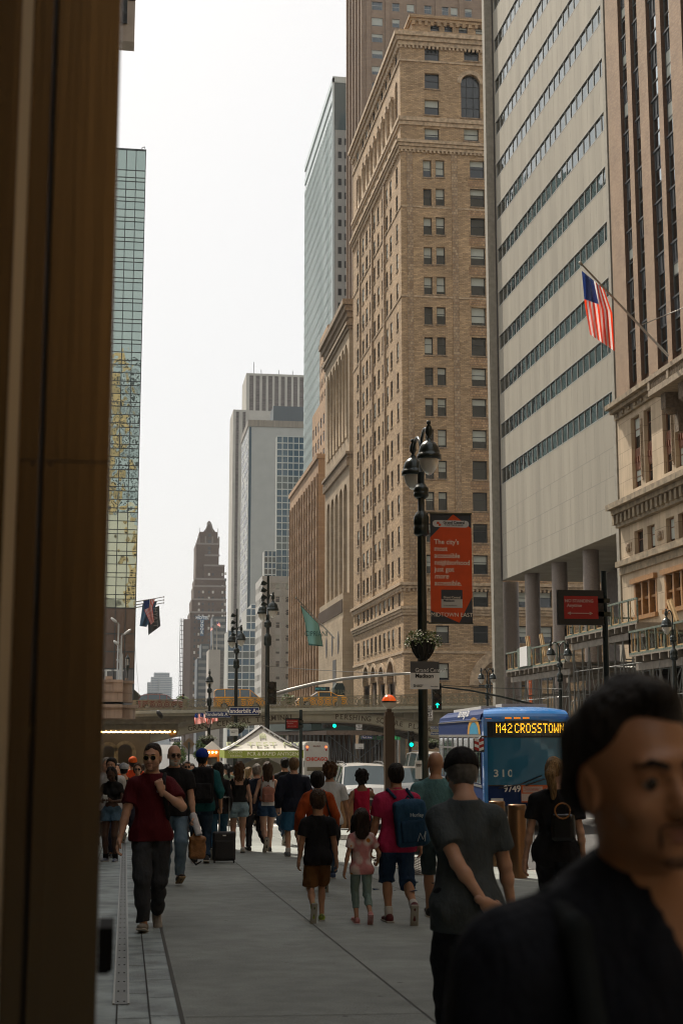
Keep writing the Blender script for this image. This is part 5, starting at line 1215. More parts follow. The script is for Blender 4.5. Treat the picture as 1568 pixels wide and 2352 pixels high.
def sign(name, label, x0, x1, y0, y1, Y, m, txt, ts, tm=None, border=None, group=None, off=.02, tx=.5, frame=None, cat='sign', **k):
    a, b = at(x0, y1, Y), at(x1, y0, Y); t = thing(name, label, cat, (a.x, Y, a.z), 0, group); w, h = b.x-a.x, b.z-a.z
    if frame: mb = MB(); mb.box(-frame, w+frame, -.01, .06, -frame, h+frame); mb.build('sign_frame', m_black, t, False)
    if border: mb = MB(); mb.box(0, w, -.014, -.0115, 0, h); mb.build('border', border, t, False); e = h*.055
    else: e = 0
    mb = MB(); mb.box(e, w-e, -.018, -.0145 if border else .01, e, h-e); mb.build('sign_face', m, t, False)
    for (s, fx, fz, sz) in ([(txt, tx, .5, ts)] if isinstance(txt, str) else txt): text(t, s, (w*fx, -.022, h*fz), sz*h, tm or m_white, off=off, **k)
    return t, w, h
sign('street_name_sign', 'larger blue street name sign on the mast behind the tent', 526, 595, 1625, 1641.5, 63.4, m_blue, 'Vanderbilt Ave', .82, border=m_white, frame=.05, sx=.98)
sign('street_name_sign', 'smaller blue street name sign overlapping left of the larger one', 473, 530, 1634.5, 1647.5, 78.4, m_blue, 'Vanderbilt Ave', .82, border=m_white, frame=.04, sx=.95)
sign('street_name_sign', 'small blue street name sign left of the bearded man', 388.5, 415, 1696, 1703.5, 98, m_blue, 'Park Ave', .8, border=m_white)
sign('street_name_sign', 'small blue street name sign under the viaduct by the scaffold', 829, 855.5, 1690, 1697.5, 100, m_blue, 'Park Ave', .8, border=m_white)
sign('street_name_sign', 'upper small blue sign right of the near lamp post', 988, 1010, 1668, 1675.5, 88, m_blue, 'Park Ave', .8, border=m_white)
sign('street_name_sign', 'lower small blue sign right of the near lamp post', 988, 1010, 1681, 1688.5, 88, m_blue, 'Pershing', .8, border=m_white)
sign('traffic_sign', 'white no turns sign hanging below the viaduct', 817.5, 831, 1664, 1676.5, 100, m_white, [('NO', .5, .72, .36), ('TURNS', .5, .3, .36)], 1, m_black)
sign('traffic_sign', 'blue and white lane sign on the post under the viaduct', 815.5, 835, 1708, 1720.5, 100, m_white, [('ONLY', .6, .2, .3)], 1, m_black)
sign('traffic_sign', 'white speed limit sign beside the near lamp post', 976, 993, 1621, 1656, 66, m_white, [('CITY', .5, .88, .16), ('SPEED', .5, .74, .16), ('LIMIT', .5, .6, .16), ('25', .5, .36, .34), ('PHOTO', .5, .14, .12), ('ENFORCED', .5, .04, .11)], 1, m_black)
sign('station_sign', 'small grey and white station sign on the post with the flower basket', 528, 547.5, 1673.5, 1690, 78.3, m_white, [('Grand Central', .5, .68, .17), ('Madison', .38, .5, .18)], 1, m_black)
m_lred = mat('lit red lens', (.8, .05, .02), .4, emis=(1, .12, .03), es=3)
# digital no standing signs on round posts
def nostand(label, x0, x1, y0, y1, Y, xpost, ytop, side):
    t, w, h = sign('parking_sign', label, x0, x1, y0, y1, Y, m_redd, [('NO STANDING', .44, .78, .19), ('Anytime', .30, .58, .2)], 1, mat('sign pale pink', (.6, .42, .38), .6), frame=.07*(x1-x0)/80*1.1+.02, cat='sign')
    mb = MB(); z = h*.24; mb.box(w*.14, w*.78, -.03, -.02, z-h*.018, z+h*.018)
    for s, xx in ((-1, w*.08), (1, w*.84)): mb.prism([(xx, z), (xx-s*w*.1, z+h*.07), (xx-s*w*.1, z-h*.07)], 'y', -.03, -.02)
    mb.build('arrow', MC['sign pale pink'], t, False)
    xp_ = wx(xpost, Y, (y0+y1)/2); g = gz(xp_, Y); q = thing('sign_post', label.replace('red no standing sign', 'round dark post of the red no standing sign'), 'post', (xp_, Y+.05, g)); mb = MB(); mb.tube([(0, 0, 0), (0, 0, at(xpost, ytop, Y).z-g)], .045 if Y < 30 else .05, 10)
    for yy in (y0+(y1-y0)*.2, y0+(y1-y0)*.8): z = at(xpost, yy, Y).z-g; mb.box(-.14, .07, -.06, .06, z-.035, z+.035)
    mb.build('pole', m_lp, q, False)
nostand('red no standing sign above the scaffold on the right', 1294.5, 1371, 1370, 1421, 21, 1390, 1311, 1)
nostand('red no standing sign beside the white tent', 658.5, 684, 1653, 1672.5, 42, 691, 1630, 1)
# diamond sign seen from behind
t = thing('diamond_sign', 'diamond shaped sign seen from its bare metal back', 'sign', (wx(434, 74), 74, gz(5, 74))); p = at(434, 1709, 74); r_ = 14*74/FD; mb = MB(); mb.prism([(p.x-r_, p.z), (p.x, p.z+r_), (p.x+r_, p.z), (p.x, p.z-r_)], 'y', 74, 74.03); mb.build('plate', mat('weathered tan sign back', (.20, .14, .085), .6, .3), t)
mb = MB(); mb.tube([(p.x, 73.9, gz(p.x, 74)), (p.x, 73.9, p.z+.1)], .05, 6); mb.build('pole', m_lp, t)
# subway globe lamp
Yg2 = 38.0; p = at(893, 1612, Yg2); t = thing('globe_lamp', 'orange and white globe lamp on a square brown post', 'lamp', (p.x, Yg2, gz(p.x, Yg2))); r_ = 16.6*Yg2/FD
mb = MB(); mb.lathe(p, [(r_*math.cos(rad(a)), r_*math.sin(rad(a))) for a in range(4, 91, 7)], 24); mb.build('orange_dome', mat('orange acrylic', (.75, .09, .01), .2, emis=(1, .12, .01), es=.35, coat=.3), t)
mb = MB(); mb.lathe(p, [(r_*math.cos(rad(a)), r_*math.sin(rad(a))) for a in range(-88, -1, 7)], 24); mb.build('white_dome', mat('milky acrylic', (.55, .47, .38), .3), t)
mb = MB(); mb.lathe(p, [(r_*1.03, -.02), (r_*1.05, 0), (r_*1.03, .02)], 24); mb.build('band', m_lp, t)
mb = MB(); hw = 9*Yg2/FD; mb.box(p.x-hw*1.25, p.x+hw*1.25, Yg2-.1, Yg2+.1, gz(p.x, Yg2), at(893, 1645, Yg2).z); mb.box(p.x-hw*.55, p.x+hw*.55, Yg2-.06, Yg2+.06, at(893, 1645, Yg2).z, p.z-r_); mb.box(p.x-hw*1.05, p.x+hw*1.05, Yg2-.09, Yg2+.09, at(893, 1645, Yg2).z, at(893, 1636, Yg2).z); mb.build('square_post', mat('brown enamel post', (.075, .048, .03), .45, .2), t)
# cobra lamps up on the viaduct ramp
for lb, xb_, yh, ln, s in (('cobra head lamp highest of the five beside the hotel', 273, 1424, 18, -1), ('cobra head lamp leaning right beside the hotel', 280, 1451, 22, 1), ('cobra head lamp below the highest one', 277, 1476, 16, -1), ('small cobra head lamp fourth from the top', 282, 1494, 12, -1), ('lowest small cobra head lamp above the stone pier', 281, 1517, 12, -1)):
    Y = 150 if ln > 15 else 185; p = at(xb_, yh+10, Y); g = at(xb_, 1600, Y).z; t = thing('cobra_street_light', lb, 'street light', (p.x, Y, g), 0, 'cobra head lights on the viaduct'); k = Y/FD
    mb = MB(); mb.tube([(p.x, Y, g), (p.x, Y, p.z), (p.x+s*k*3, Y, p.z+k*5)], .10, 6); mb.build('pole', m_steel, t)
    mb = MB(); mb.ell((p.x+s*k*(3+ln*.42), Y, p.z+k*9), (k*ln*.52, .22, k*3.4), 10, 6, Matrix.Rotation(s*rad(-38), 3, 'Y')); mb.build('lamp_head', mat('pale lamp head', (.45, .45, .42), .4), t)
Y = 112; p = at(293.5, 1512, Y); t = thing('wall_lantern', 'old iron lantern with frosted glass standing on the stone pier', 'lantern', (p.x, Y+1, at(293, 1561, Y).z)); k = Y/FD
mb = MB(); mb.lathe((p.x, Y+1, p.z), [(k*4.6, 0), (k*3.6, -k*14)], 8); mb.build('lantern_glass', mat('frosted lantern glass', (.55, .53, .48), .3, trans=.2), t)
mb = MB(); mb.lathe((p.x, Y+1, p.z), [(0, k*13), (.05, k*7), (k*3, k*5), (k*6, k*.5), (k*5, 0)], 8); mb.lathe((p.x, Y+1, p.z-k*14), [(k*3.7, 0), (k*5.5, -k*1), (k*4, -k*3), (k*4.5, -k*6), (k*2, -k*14), (k*1.3, -k*18), (k*1.1, -k*34)], 8)
for i in range(6): a = i*math.pi/3; mb.tube([(p.x+math.cos(a)*k*4.7, Y+1+math.sin(a)*k*4.7, p.z), (p.x+math.cos(a)*k*3.7, Y+1+math.sin(a)*k*3.7, p.z-k*14)], .03, 4)
mb.build('iron_frame', m_lp, t)
# bollards, bin
m_bol = mat('brushed bronze bollard', (.20, .115, .06), .35, .8, noise=.15, ns=2, stretch=(1, 1, .2))
for lb, x, Y, w in (('thick bronze bollard right of the man in the dark cap', 1187, 23, .15), ('bronze bollard half hidden behind the man in the dark cap', 1141, 26, .15)):
    X_ = wx(x, Y, 1900); g = gz(X_, Y); t = thing('bollard', lb, 'bollard', (X_, Y, g), 0, 'bronze bollards along the kerb'); mb = MB(); h = at(x, 1847, 23).z-gz(wx(1187, 23), 23)
    mb.lathe((X_, Y, g), [(w, 0), (w, h-.10), (w*.96, h-.09), (w, h-.08), (w, h-.03), (w*.93, h-.005), (0, h)], 24); mb.build('bollard_body', m_bol, t)
X_ = wx(1223, 27, 1900); mb = MB(); mb.tube([(X_, 27, gz(X_, 27)), (X_, 27, gz(X_, 27)+.95), (X_+.5, 27.2, gz(X_, 27)+.95), (X_+.5, 27.2, gz(X_, 27))], .03, 8); tag(mb.build('bike_rack', m_steel), 'steel hoop bike rack behind the thick bronze bollard', 'bike rack')
X_, Y = wx(797, 44, 1850), 44; g = gz(X_, Y); t = thing('litter_bin', 'square bronze litter bin beside the woman in magenta', 'bin', (X_, Y, g)); mb = MB(); mb.box(X_-.3, X_+.3, Y-.3, Y+.3, g+.04, g+1.0); mb.build('bin_body', m_bol, t); mb = MB(); mb.box(X_-.33, X_+.33, Y-.33, Y+.33, g+1.0, g+1.06); mb.build('bin_lid', m_lp, t)
# ---- tent
Yt1 = 54.0; x0, x1 = wx(516, Yt1, 1724), wx(697, Yt1, 1724); zt1, zt0 = hz(1723.5, Yt1, 600), hz(1741.5, Yt1, 600); D_ = x1-x0; ap = Vector(((x0+x1)/2, Yt1+D_/2, at(602, 1667, Yt1+D_/2).z)); g = gz(5, Yt1)
t = thing('canopy_tent', 'white peaked canopy tent with a green lettered valance', 'tent', (x0, Yt1, g)); b0 = t.matrix_world.translation; n = 10
def tp(u, v):   # u,v in -1..1 ; concave pyramid
    r = max(abs(u), abs(v)); return (ap.x+u*D_/2, ap.y+v*D_/2, zt1+(ap.z-zt1)*((1-r)**1.35*.85+(1-r)*.15) + (0 if r > .98 else -.07*math.sin(math.pi*r)*(1-abs(abs(u)-abs(v))/max(r, .01))*-.6))
mb = MB(); mb.smooth = True; N = 16
for i in range(N):
    for j in range(N):
        q = [(-1+2*(i+a)/N, -1+2*(j+b)/N) for a, b in ((0, 0), (1, 0), (1, 1), (0, 1))]; mb.poly([tp(*k) for k in q])
mb.build('tent_roof', mat('white tent fabric', (.62, .60, .54), .7, trans=0), t)
mb = MB()
for a, b in (((-1, -1), (1, -1)), ((1, -1), (1, 1)), ((1, 1), (-1, 1)), ((-1, 1), (-1, -1))):
    pa_, pb_ = tp(*a), tp(*b); mb.poly([pa_, pb_, (pb_[0], pb_[1], zt0), (pa_[0], pa_[1], zt0)])
mb.build('valance', mat('olive green valance', (.34, .42, .08), .7), t)
mb = MB()
for sx_ in (-1, 1):      # dark ribs along hips
    pts = [Vector(tp(sx_*r, -r))+Vector((0, -.015, .012)) for r in [i/12 for i in range(13)]]
    for a, b in zip(pts, pts[1:]): mb.bar(a, b, .16, .02)
mb.build('roof_stripe', mat('grey stripe', (.16, .16, .16), .7), t)
mb = MB()
for sx_, sy_ in ((0, 0), (1, 0), (0, 1), (1, 1)): X_ = x0+.03+sx_*(D_-.06); Y_ = Yt1+.03+sy_*(D_-.06); mb.box(X_-.025, X_+.025, Y_-.025, Y_+.025, gz(X_, Y_)-.14, zt1)
mb.build('tent_leg', m_white, t)
zc_ = (zt0+zt1)/2-b0.z; hh = zt1-zt0; m_vt = mat('valance lettering', (.85, .88, .6), .6)
text(t, 'COVID-19', (D_*.135, -.012, zc_+hh*.24), hh*.40, m_vt, .01, sx=1.0); text(t, 'TESTING', (D_*.145, -.012, zc_-hh*.22), hh*.40, m_vt, .01); text(t, 'PCR & RAPID ANTIGEN', (D_*.61, -.012, zc_+hh*.04), hh*.66, m_vt, .02, sx=.98)
mb = MB(); mb.box(x0+D_*.27, x1-.05, Yt1-.012, Yt1-.004, zt0+hh*.04, zt0+hh*.07); mb.build('underline', m_vt, t)
mb = MB(); q = Vector((ap.x, 0, 0)); 
for k in range(4):
    u = -.07+.045*k; v0 = -.36-.02*abs(k-1.5); P = [Vector(tp(u, v0-.08)), Vector(tp(u+.03, v0-.08)), Vector(tp(u+.03, v0+.1)), Vector(tp(u, v0+.1))]; mb.poly([p+Vector((0, -.03, .02)) for p in P])
mb.build('leaf_mark', mat('pale green print', (.42, .46, .24), .7), t)
z_ = tp(0, -.72)[2]; me = textmesh('EZ TEST NY', .42, 0, .003, 1.15, 0, 'CENTER', 1.15); me.transform(Matrix.Rotation(rad(-62), 4, 'X')); me.materials.clear(); me.materials.append(MC['pale green print']); link('lettering', me, t, (D_/2, tp(0, -.72)[1]-b0.y-.05, z_-b0.z+.05))
# booth inside the tent
mb = MB(); mb.lathe((ap.x+.1, ap.y+.6, gz(ap.x, ap.y)), [(1.25, 0), (1.25, 1.0), (1.1, 1.6), (.75, 2.0), (.3, 2.2), (0, 2.25)], 20); tag(mb.build('dome_booth', mat('milky plastic booth', (.35, .32, .26), .4, trans=.2)), 'milky domed plastic booth under the white tent', 'booth')
# ---- kiosk
Yk_ = 68.0; a, b = at(471, 1722, Yk_), at(505, 1722, Yk_); g = gz(a.x, Yk_); t = thing('ticket_kiosk', 'orange kiosk with a pale peaked roof and small bulbs', 'kiosk', (a.x, Yk_, g)); w = b.x-a.x
mb = MB(); mb.box(a.x, a.x+.12, Yk_, Yk_+w, g, a.z); mb.box(b.x-.12, b.x, Yk_, Yk_+w, g, a.z); mb.box(a.x+.12, b.x-.12, Yk_, Yk_+w, a.z-.35, a.z); mb.box(a.x+.12, b.x-.12, Yk_, Yk_+w, g, g+1.0); mb.build('kiosk_body', mat('kiosk orange', (.50, .17, .02), .6), t)
mb = MB(); mb.box(a.x+.12, b.x-.12, Yk_+.1, Yk_+w-.1, g+1, a.z-.35); mb.build('kiosk_window', M_glass, t)
mb = MB(); c = ((a.x+b.x)/2, Yk_+w/2, at(488, 1702, Yk_).z)
for p, q in (((a.x-.1, Yk_-.1), (b.x+.1, Yk_-.1)), ((b.x+.1, Yk_-.1), (b.x+.1, Yk_+w)), ((b.x+.1, Yk_+w), (a.x-.1, Yk_+w)), ((a.x-.1, Yk_+w), (a.x-.1, Yk_-.1))): mb.poly([(*p, a.z), (*q, a.z), c])
mb.build('kiosk_roof', mat('pale kiosk roof', (.42, .39, .34), .7), t)
for k in range(3): mb = MB(); mb.ell((a.x+w*(.25+.25*k), Yk_-.12, a.z-.12), (.05, .05, .05), 6, 4); mb.build('bulb', m_bulb, t)
# ================= flags =================
m_fr = mat('flag red', (.85, .07, .02), .7); m_fw = mat('flag white', (.88, .86, .84), .7); m_fb = mat('flag blue', (.012, .035, .16), .7)
for m_ in (m_fr, m_fw, m_fb):    # thin cloth lets light through
    nt_ = m_.node_tree; b_ = nt_.nodes['Principled BSDF']; tr_ = nt_.nodes.new('ShaderNodeBsdfTranslucent'); tr_.inputs[0].default_value = b_.inputs['Base Color'].default_value; mxs = nt_.nodes.new('ShaderNodeMixShader'); mxs.inputs[0].default_value = .5
    nt_.links.new(b_.outputs[0], mxs.inputs[1]); nt_.links.new(tr_.outputs[0], mxs.inputs[2]); nt_.links.new(mxs.outputs[0], nt_.nodes['Material Output'].inputs[0])
def flag(name, label, L, Rr, Y, design, pole=None, fold=.12, nf=3, pr=.03, group=None, mats=None, star=True, cat='flag'):
    """L, Rr: edge curves (3 view points each) from hoist to fly"""
    p0 = at(*L[0], Y); t = thing(name, label, cat, p0, 0, group); nu, nv = 26, 24; mb = MB(); mb.smooth = True
    def cur(C, v):
        a, b, c = [Vector((*q, 0)) for q in C]; return (a*(1-v)*(1-v)+b*2*v*(1-v)*1.0+c*v*v) if False else (a.lerp(b, v*2) if v < .5 else b.lerp(c, v*2-1))
    P = {}
    for i in range(nu+1):
        for j in range(nv+1):
            u, v = i/nu, j/nv; q = cur(L, v).lerp(cur(Rr, v), u); P[i, j] = at(q.x, q.y, Y + fold*math.sin(u*math.pi*nf+v*2)*(.2+.8*v))
    for i in range(nu):
        for j in range(nv):
            u, v = (i+.5)/nu, (j+.5)/nv
            if design == 'us': mb.mi = 2 if (u < .54 and v < .42) else (0 if (i//2) % 2 == 0 else 1)
            elif design == 'border': mb.mi = 1 if min(u, 1-u) < .05 or min(v, 1-v) < .05 else 0
            else: mb.mi = 0
            mb.poly([P[i, j], P[i+1, j], P[i+1, j+1], P[i, j+1]])
    mb.build('flag_cloth', mats or [m_fr, m_fw, m_fb], t)
    if design == 'us' and star:
        mb = MB(); k = (P[nu, 0]-P[0, 0]).length*.012
        for a in range(9):
            for b in range(11):
                if (a+b) % 2 == 0: i, j = 1+int(a*1.4), 1+int(b*.8); c = P[min(i, nu), min(j, nv)]+Vector((0, -.02, 0)); mb.poly([c+Vector((k*math.cos(2*math.pi*s/5+1.57), 0, k*math.sin(2*math.pi*s/5+1.57))) for s in range(5)])
        mb.build('stars', m_fw, t)
    if pole: mb = MB(); mb.tube([at(*pole[0][:2], pole[0][2] if len(pole[0]) > 2 else Y), at(*pole[1][:2], pole[1][2] if len(pole[1]) > 2 else Y)], [pr, pr*1.6], 8); mb.ell(at(*pole[0][:2], pole[0][2] if len(pole[0]) > 2 else Y), (pr*2.2,)*3, 8, 6); mb.build('flagpole', mat('grey flagpole', (.28, .25, .2), .5, .2), t)
    return t, P
Yf = atx(1530, 812, XL-1.5).y
flag('national_flag', 'big striped flag hanging from the long pole over the balcony', [(1335, 622), (1342, 700), (1354, 768)], [(1386, 664), (1405, 718), (1411, 807)], Yf-.1, 'us', ((1332, 604), (1534, 818)), .85, 4.2, .05)
bartube('pole_stay', 'thin pale stay wire bracing the long flagpole to the brick tower', 'cable', [at(1473, 746, Yf), atx(1568, 707, XL)], .025)
Yq_ = 214.5
for lb, L, Rr, pl, ds, mt_ in (('grey lettered flag, rightmost and lowest by the hotel', [(343, 1400), (340, 1430), (341, 1459)], [(366, 1391), (367, 1415), (369, 1438)], ((376, 1384.8), (309, 1396)), 'x', [mat('charcoal flag', (.07, .075, .07), .7)]*3),
    ('blue flag partly behind the striped one by the hotel', [(328, 1386), (325, 1410), (321, 1438)], [(361, 1381), (354, 1405), (337, 1440)], ((376, 1378), (309, 1390)), 'x', [mat('steel blue flag', (.04, .10, .16), .7)]*3),
    ('striped flag on the topmost pole by the hotel', [(329, 1378), (333, 1405), (347, 1435)], [(357, 1374), (350, 1395), (354, 1428)], ((376.5, 1371), (309, 1383)), 'us', None)):
    tt, PP = flag('hotel_flag', lb, L, Rr, Yq_, ds, pl, .3, 3, .05, None, mt_, False); Yq_ -= .8
    if 'lettered' in lb:
        me = textmesh('HYATT', .9, 0, .003); me.transform(Matrix.Rotation(rad(88), 4, 'Y')); me.materials.clear(); me.materials.append(mat('flag letter grey', (.3, .3, .28), .7)); p = at(357, 1419, Yq_)-tt.matrix_world.translation; link('lettering', me, tt, (p.x, p.y-.1, p.z))
tt, PP = flag('restaurant_flag', 'long pale green flag with a dark border on the bank building', [(689, 1388), (700, 1430), (708, 1482)], [(731, 1432), (737, 1455), (742, 1485)], 186, 'border', ((680, 1373), (768, 1466)), .3, 2, .07, None, [mat('sea green flag', (.17, .36, .30), .7), mat('dark green border', (.02, .10, .08), .7)])
p = at(726, 1456, 185.4)-tt.matrix_world.translation; text(tt, 'CIPRIANI', p, .95, MC['dark green border'], .01, .8)
Yr = 92.0
for lb, a, b, c, d in (('leftmost small striped flag on the short lamp post', (449, 1637), (446, 1650), (448, 1664), (461, 1641)), ('second small striped flag on the short lamp post', (460, 1637), (460, 1648), (461, 1661), (474, 1641)), ('third small striped flag, right of the short lamp post', (478, 1641), (476, 1652), (475, 1664), (487, 1638)), ('rightmost small striped flag on the short lamp post', (489, 1638), (488, 1648), (489, 1658), (499, 1639))):
    flag('small_flag', lb, [a, b, c], [d, (d[0]+1, b[1]+3), (d[0]+1, c[1]-2)], Yr, 'us', (a, (480, 1672)), .15, 2, .02, 'small flags on the short lamp post', None, False); Yr -= .1
for lb, xa, ya, xb in (('left small roof flag on the concrete block', 489, 1438, 484), ('right small roof flag on the concrete block', 498, 1428, 506)):
    flag('roof_flag', lb, [(xa, ya), ((xa+xb)/2, ya+2), (xb, ya+5)], [(xa, ya+8), ((xa+xb)/2, ya+9), (xb, ya+12)], 520, 'us', ((xa, ya-2), (xa, 1492)), .3, 2, .1, 'roof flags on the concrete block', None, False)
# ================= scaffold sheds =================
m_gp = mat('chipped green paint', (.05, .10, .08), .8, noise=.4, ns=6, col2=(.19, .20, .155)); m_tim = mat('raw timber', (.45, .30, .14), .8, noise=.2, ns=5); m_grd = mat('weathered steel beam', (.27, .235, .19), .6, .3, noise=.25, ns=2); m_tim2 = mat('stained plywood', (.20, .135, .075), .85, noise=.4, ns=1.2); m_orl = mat('orange ladder', (.65, .13, .02), .5)
def parapet(parent, p, q, h, n):
    G, T = MB(), MB(); p, q = Vector(p), Vector(q); upz = Vector((0, 0, h))
    G.bar(p+upz, q+upz, .08, .1); G.bar(p, q, .08, .14)
    for k in range(n+1): a = p.lerp(q, k/n); G.bar(a, a+upz, .07, .07); 
    for k in range(n):
        a, b = p.lerp(q, (k+.12)/n), p.lerp(q, (k+.88)/n); o = Vector((.06, 0, 0)); T.bar(a+o, a+o+upz, .05); T.bar(b+o, b+o+upz, .05); T.bar(a+o+Vector((0, 0, .1)), b+o+Vector((0, 0, .1)), .05, .09); G.bar(a, b+upz*.9, .012)
    G.build('parapet_frame', m_gp, parent); T.build('timber_frame', m_tim, parent)
def shed(label, Xo, Xi, Ya_, Yb_, z, h, np_, deckz=None):
    t = thing('sidewalk_shed', label, 'scaffold', (Xo, Ya_, gz(Xo, Ya_)), 0, 'sidewalk sheds on the south pavement')
    parapet(t, (Xo, Ya_, z), (Xo, Yb_, z), h, np_); parapet(t, (Xo, Yb_, z), (Xi, Yb_, z), h, 3); mb = MB()
    mb.box(Xo-.05, Xi, Ya_, Yb_, z-.12, z-.04); k = Ya_
    while k < Yb_: mb.box(Xo-.1, Xi, k, k+.1, z-.42, z-.13); k += 1.1
    mb.box(Xo+.3, Xo+.45, Ya_, Yb_, z-.8, z-.44); mb.box(Xi-.5, Xi-.35, Ya_, Yb_, z-.8, z-.44); mb.build('deck', m_grd, t)
    L = MB(); B = MB(); ys = [Ya_+.4+i*(Yb_-Ya_-.8)/max(1, round((Yb_-Ya_)/3.2)) for i in range(int(round((Yb_-Ya_)/3.2))+1)]
    for i, y in enumerate(ys):
        for X_ in (Xo+.35, Xo+.9, Xi-.45): L.tube([(X_, y, gz(X_, y)-.2), (X_, y, z-.45)], .06, 6)
        B.tube([(Xo+.35, y, gz(Xo, y)+.3), (Xi-.45, y, z-.9)], .03, 5); B.tube([(Xo+.35, y, z-1.8), (Xi-.45, y, z-1.8)], .035, 5)
        if i+1 < len(ys):
            y2 = ys[i+1]
            for X_ in (Xo+.35, Xi-.45): B.tube([(X_, y, gz(X_, y)+.4), (X_, y2, z-.9)], .032, 5); B.tube([(X_, y2, gz(X_, y)+.4), (X_, y, z-.9)], .032, 5); B.tube([(X_, y, z-2.1), (X_, y2, z-2.1)], .026, 5)
    L.build('uprights', m_steel, t); B.build('braces', m_steel, t)
    N_ = MB(); zb0 = gz(Xi, Ya_)+1.2; N_.box(Xi-.25, Xi-.2, Ya_+.6, Yb_-.6, zb0, z-1.4); N_.build('plywood_lining', m_tim2, t); return t
Xs = 26.2
a, b = atx(1163, 1546, Xs), atx(1297, 1513, Xs); zb_ = (a.z+b.z)/2; s1 = shed('lower green railed scaffold deck in front of the round columns', Xs, 31.0, b.y, a.y, zb_, atx(1297, 1467, Xs).z-b.z, 8)
a2, b2_ = atx(1294, 1460, Xs), atx(1459.5, 1432, Xs); s2 = shed('upper green railed scaffold deck behind the red no standing sign', Xs+.1, 31.0, b2_.y, a2.y-.05, (a2.z+b2_.z)/2, (atx(1459.5, 1378, Xs).z-b2_.z), 9)
a3, b3 = atx(1445.5, 1504, Xs-1.2), atx(1568, 1467.5, Xs-1.2); s3 = shed('nearest green railed scaffold deck at the right edge', Xs-1.2, 30.5, b3.y-5, a3.y, a3.z, atx(1568, 1410, Xs-1.2).z-b3.z, 10)
p = atx(1203, 1530, Xs-.1); mb = MB(); mb.box(p.x-.02, p.x, p.y-1.6, p.y+1.6, zb_+.05, zb_+1.35); t = mb.build('plywood_sheet', m_gp, s1)
mb = MB(); mb.box(p.x-.05, p.x-.03, p.y-.9, p.y+.9, zb_+.1, zb_+1.4); mb = mb.build('permit_board', m_white); tag(mb, 'white permit board on the corner of the lower scaffold deck', 'notice board')
for lb, xx, y0, y1, Xl in (('orange ladder standing below the lower scaffold deck', 1215, 1462, 1625, Xs+2.2),):
    p, q = atx(xx, y0, Xl), atx(xx-2, y1, Xl); q = Vector((q.x, p.y-.6, gz(q.x, p.y)-.1)); mb = MB(); sp = Vector((0, .42, 0)); mb.bar(p, q, .07); mb.bar(p+sp, q+sp, .07)
    for k in range(26): c = q.lerp(p, (k+.5)/26); mb.bar(c, c+sp, .05)
    tag(mb.build('ladder', m_orl), lb, 'ladder')
for lb, x0_, x1_, yy, Xl in (('pair of raw timber props leaning on the lower deck, left', 1208, 1216, 1500, Xs+1.5), ('pair of raw timber props leaning on the lower deck, right', 1240, 1249, 1495, Xs+1.5), ('raw timber props standing on the near scaffold deck', 1535, 1548, 1400, Xs+2)):
    mb = MB(); 
    for d in (0, .5): p, q = atx(x0_, yy-38 if yy > 1450 else 1378, Xl), atx(x1_, yy+12 if yy > 1450 else 1428, Xl); mb.bar((p.x+.1, p.y+d*.8, p.z), (q.x, p.y-1.1+d*.8, q.z), .12, .2)
    tag(mb.build('timber_props', m_tim), lb, 'timber props')
# sheds beyond the viaduct and the bank shop front
Ysh = 160.0; t = thing('far_sidewalk_shed', 'long rusty sidewalk shed seen under the middle of the viaduct', 'scaffold', (25.5, Ysh, gz(25, Ysh)))
mb = MB(); zd = at(800, 1676, 165).z; mb.box(22.6, 30, 163, 232, zd-.6, zd-.1); mb.build('deck', mat('rusty deck edge', (.16, .11, .075), .8, noise=.3), t)
L = MB()
for k in range(18):
    y = 163.4+k*4
    for X_ in (22.8, 26.5, 29.8): L.tube([(X_, y, gz(X_, y)-.2), (X_, y, zd-.5)], .07, 5)
    for X_ in (22.8, 26.5): L.tube([(X_, y, gz(X_, y)+.3), (X_, y+4, zd-.6)], .04, 4); L.tube([(X_, y+4, gz(X_, y)+.3), (X_, y, zd-.6)], .04, 4)
for k in range(3): L.tube([(22.8, 163.3, gz(22, 160)+.3), (29.8, 163.3, zd-.6)], .05, 4); L.tube([(29.8, 163.2, gz(22, 160)+.3), (22.8, 163.2, zd-.6)], .05, 4)
L.build('scaffold_tubes', m_steel, t); mb = MB(); mb.box(26, 30.6, 195, 232, gz(28, 190), zd-.6); mb.build('hoarding', mat('dim brown hoarding', (.10, .065, .04), .8, noise=.3), t)
mb = MB(); mb.box(22.4, 30, 175, 232, zd-.05, zd+1.3); mb.build('green_hoarding', mat('dark green hoarding', (.025, .05, .042), .7), t)
t = thing('bank_shop_front', 'glass bank shop front with a bright green band under the right of the viaduct', 'shop front', (30.2, 159, gz(30, 159))); g = gz(30, 160)
mb = MB(); mb.box(30.3, 30.9, 158.5, 186, g, at(900, 1688, 166).z); mb.build('shop_glass', glass('busy shop glass', (.07, .075, .065), .12, .05, .8), t)
mb = MB(); zz0 = at(900, 1699, 166).z; mb.box(30.22, 30.29, 158.4, 186, zz0, zz0+.42); mb.box(30.1, 30.2, 159.6, 161.8, zz0+.1, zz0+1.6); mb.build('green_band', mat('bank green', (.03, .40, .12), .5), t)
mb = MB()
for k in range(12): y = 158.5+k*2.5; mb.box(30.15, 30.29, y, y+(.9 if k % 4 == 3 else .14), g, zz0-.02)
mb.box(30.0, 31, 158.2, 187, at(900, 1687, 166).z, at(900, 1680, 166).z); mb.build('shop_mullions', mat('tan shop pier', (.27, .19, .13), .7), t)
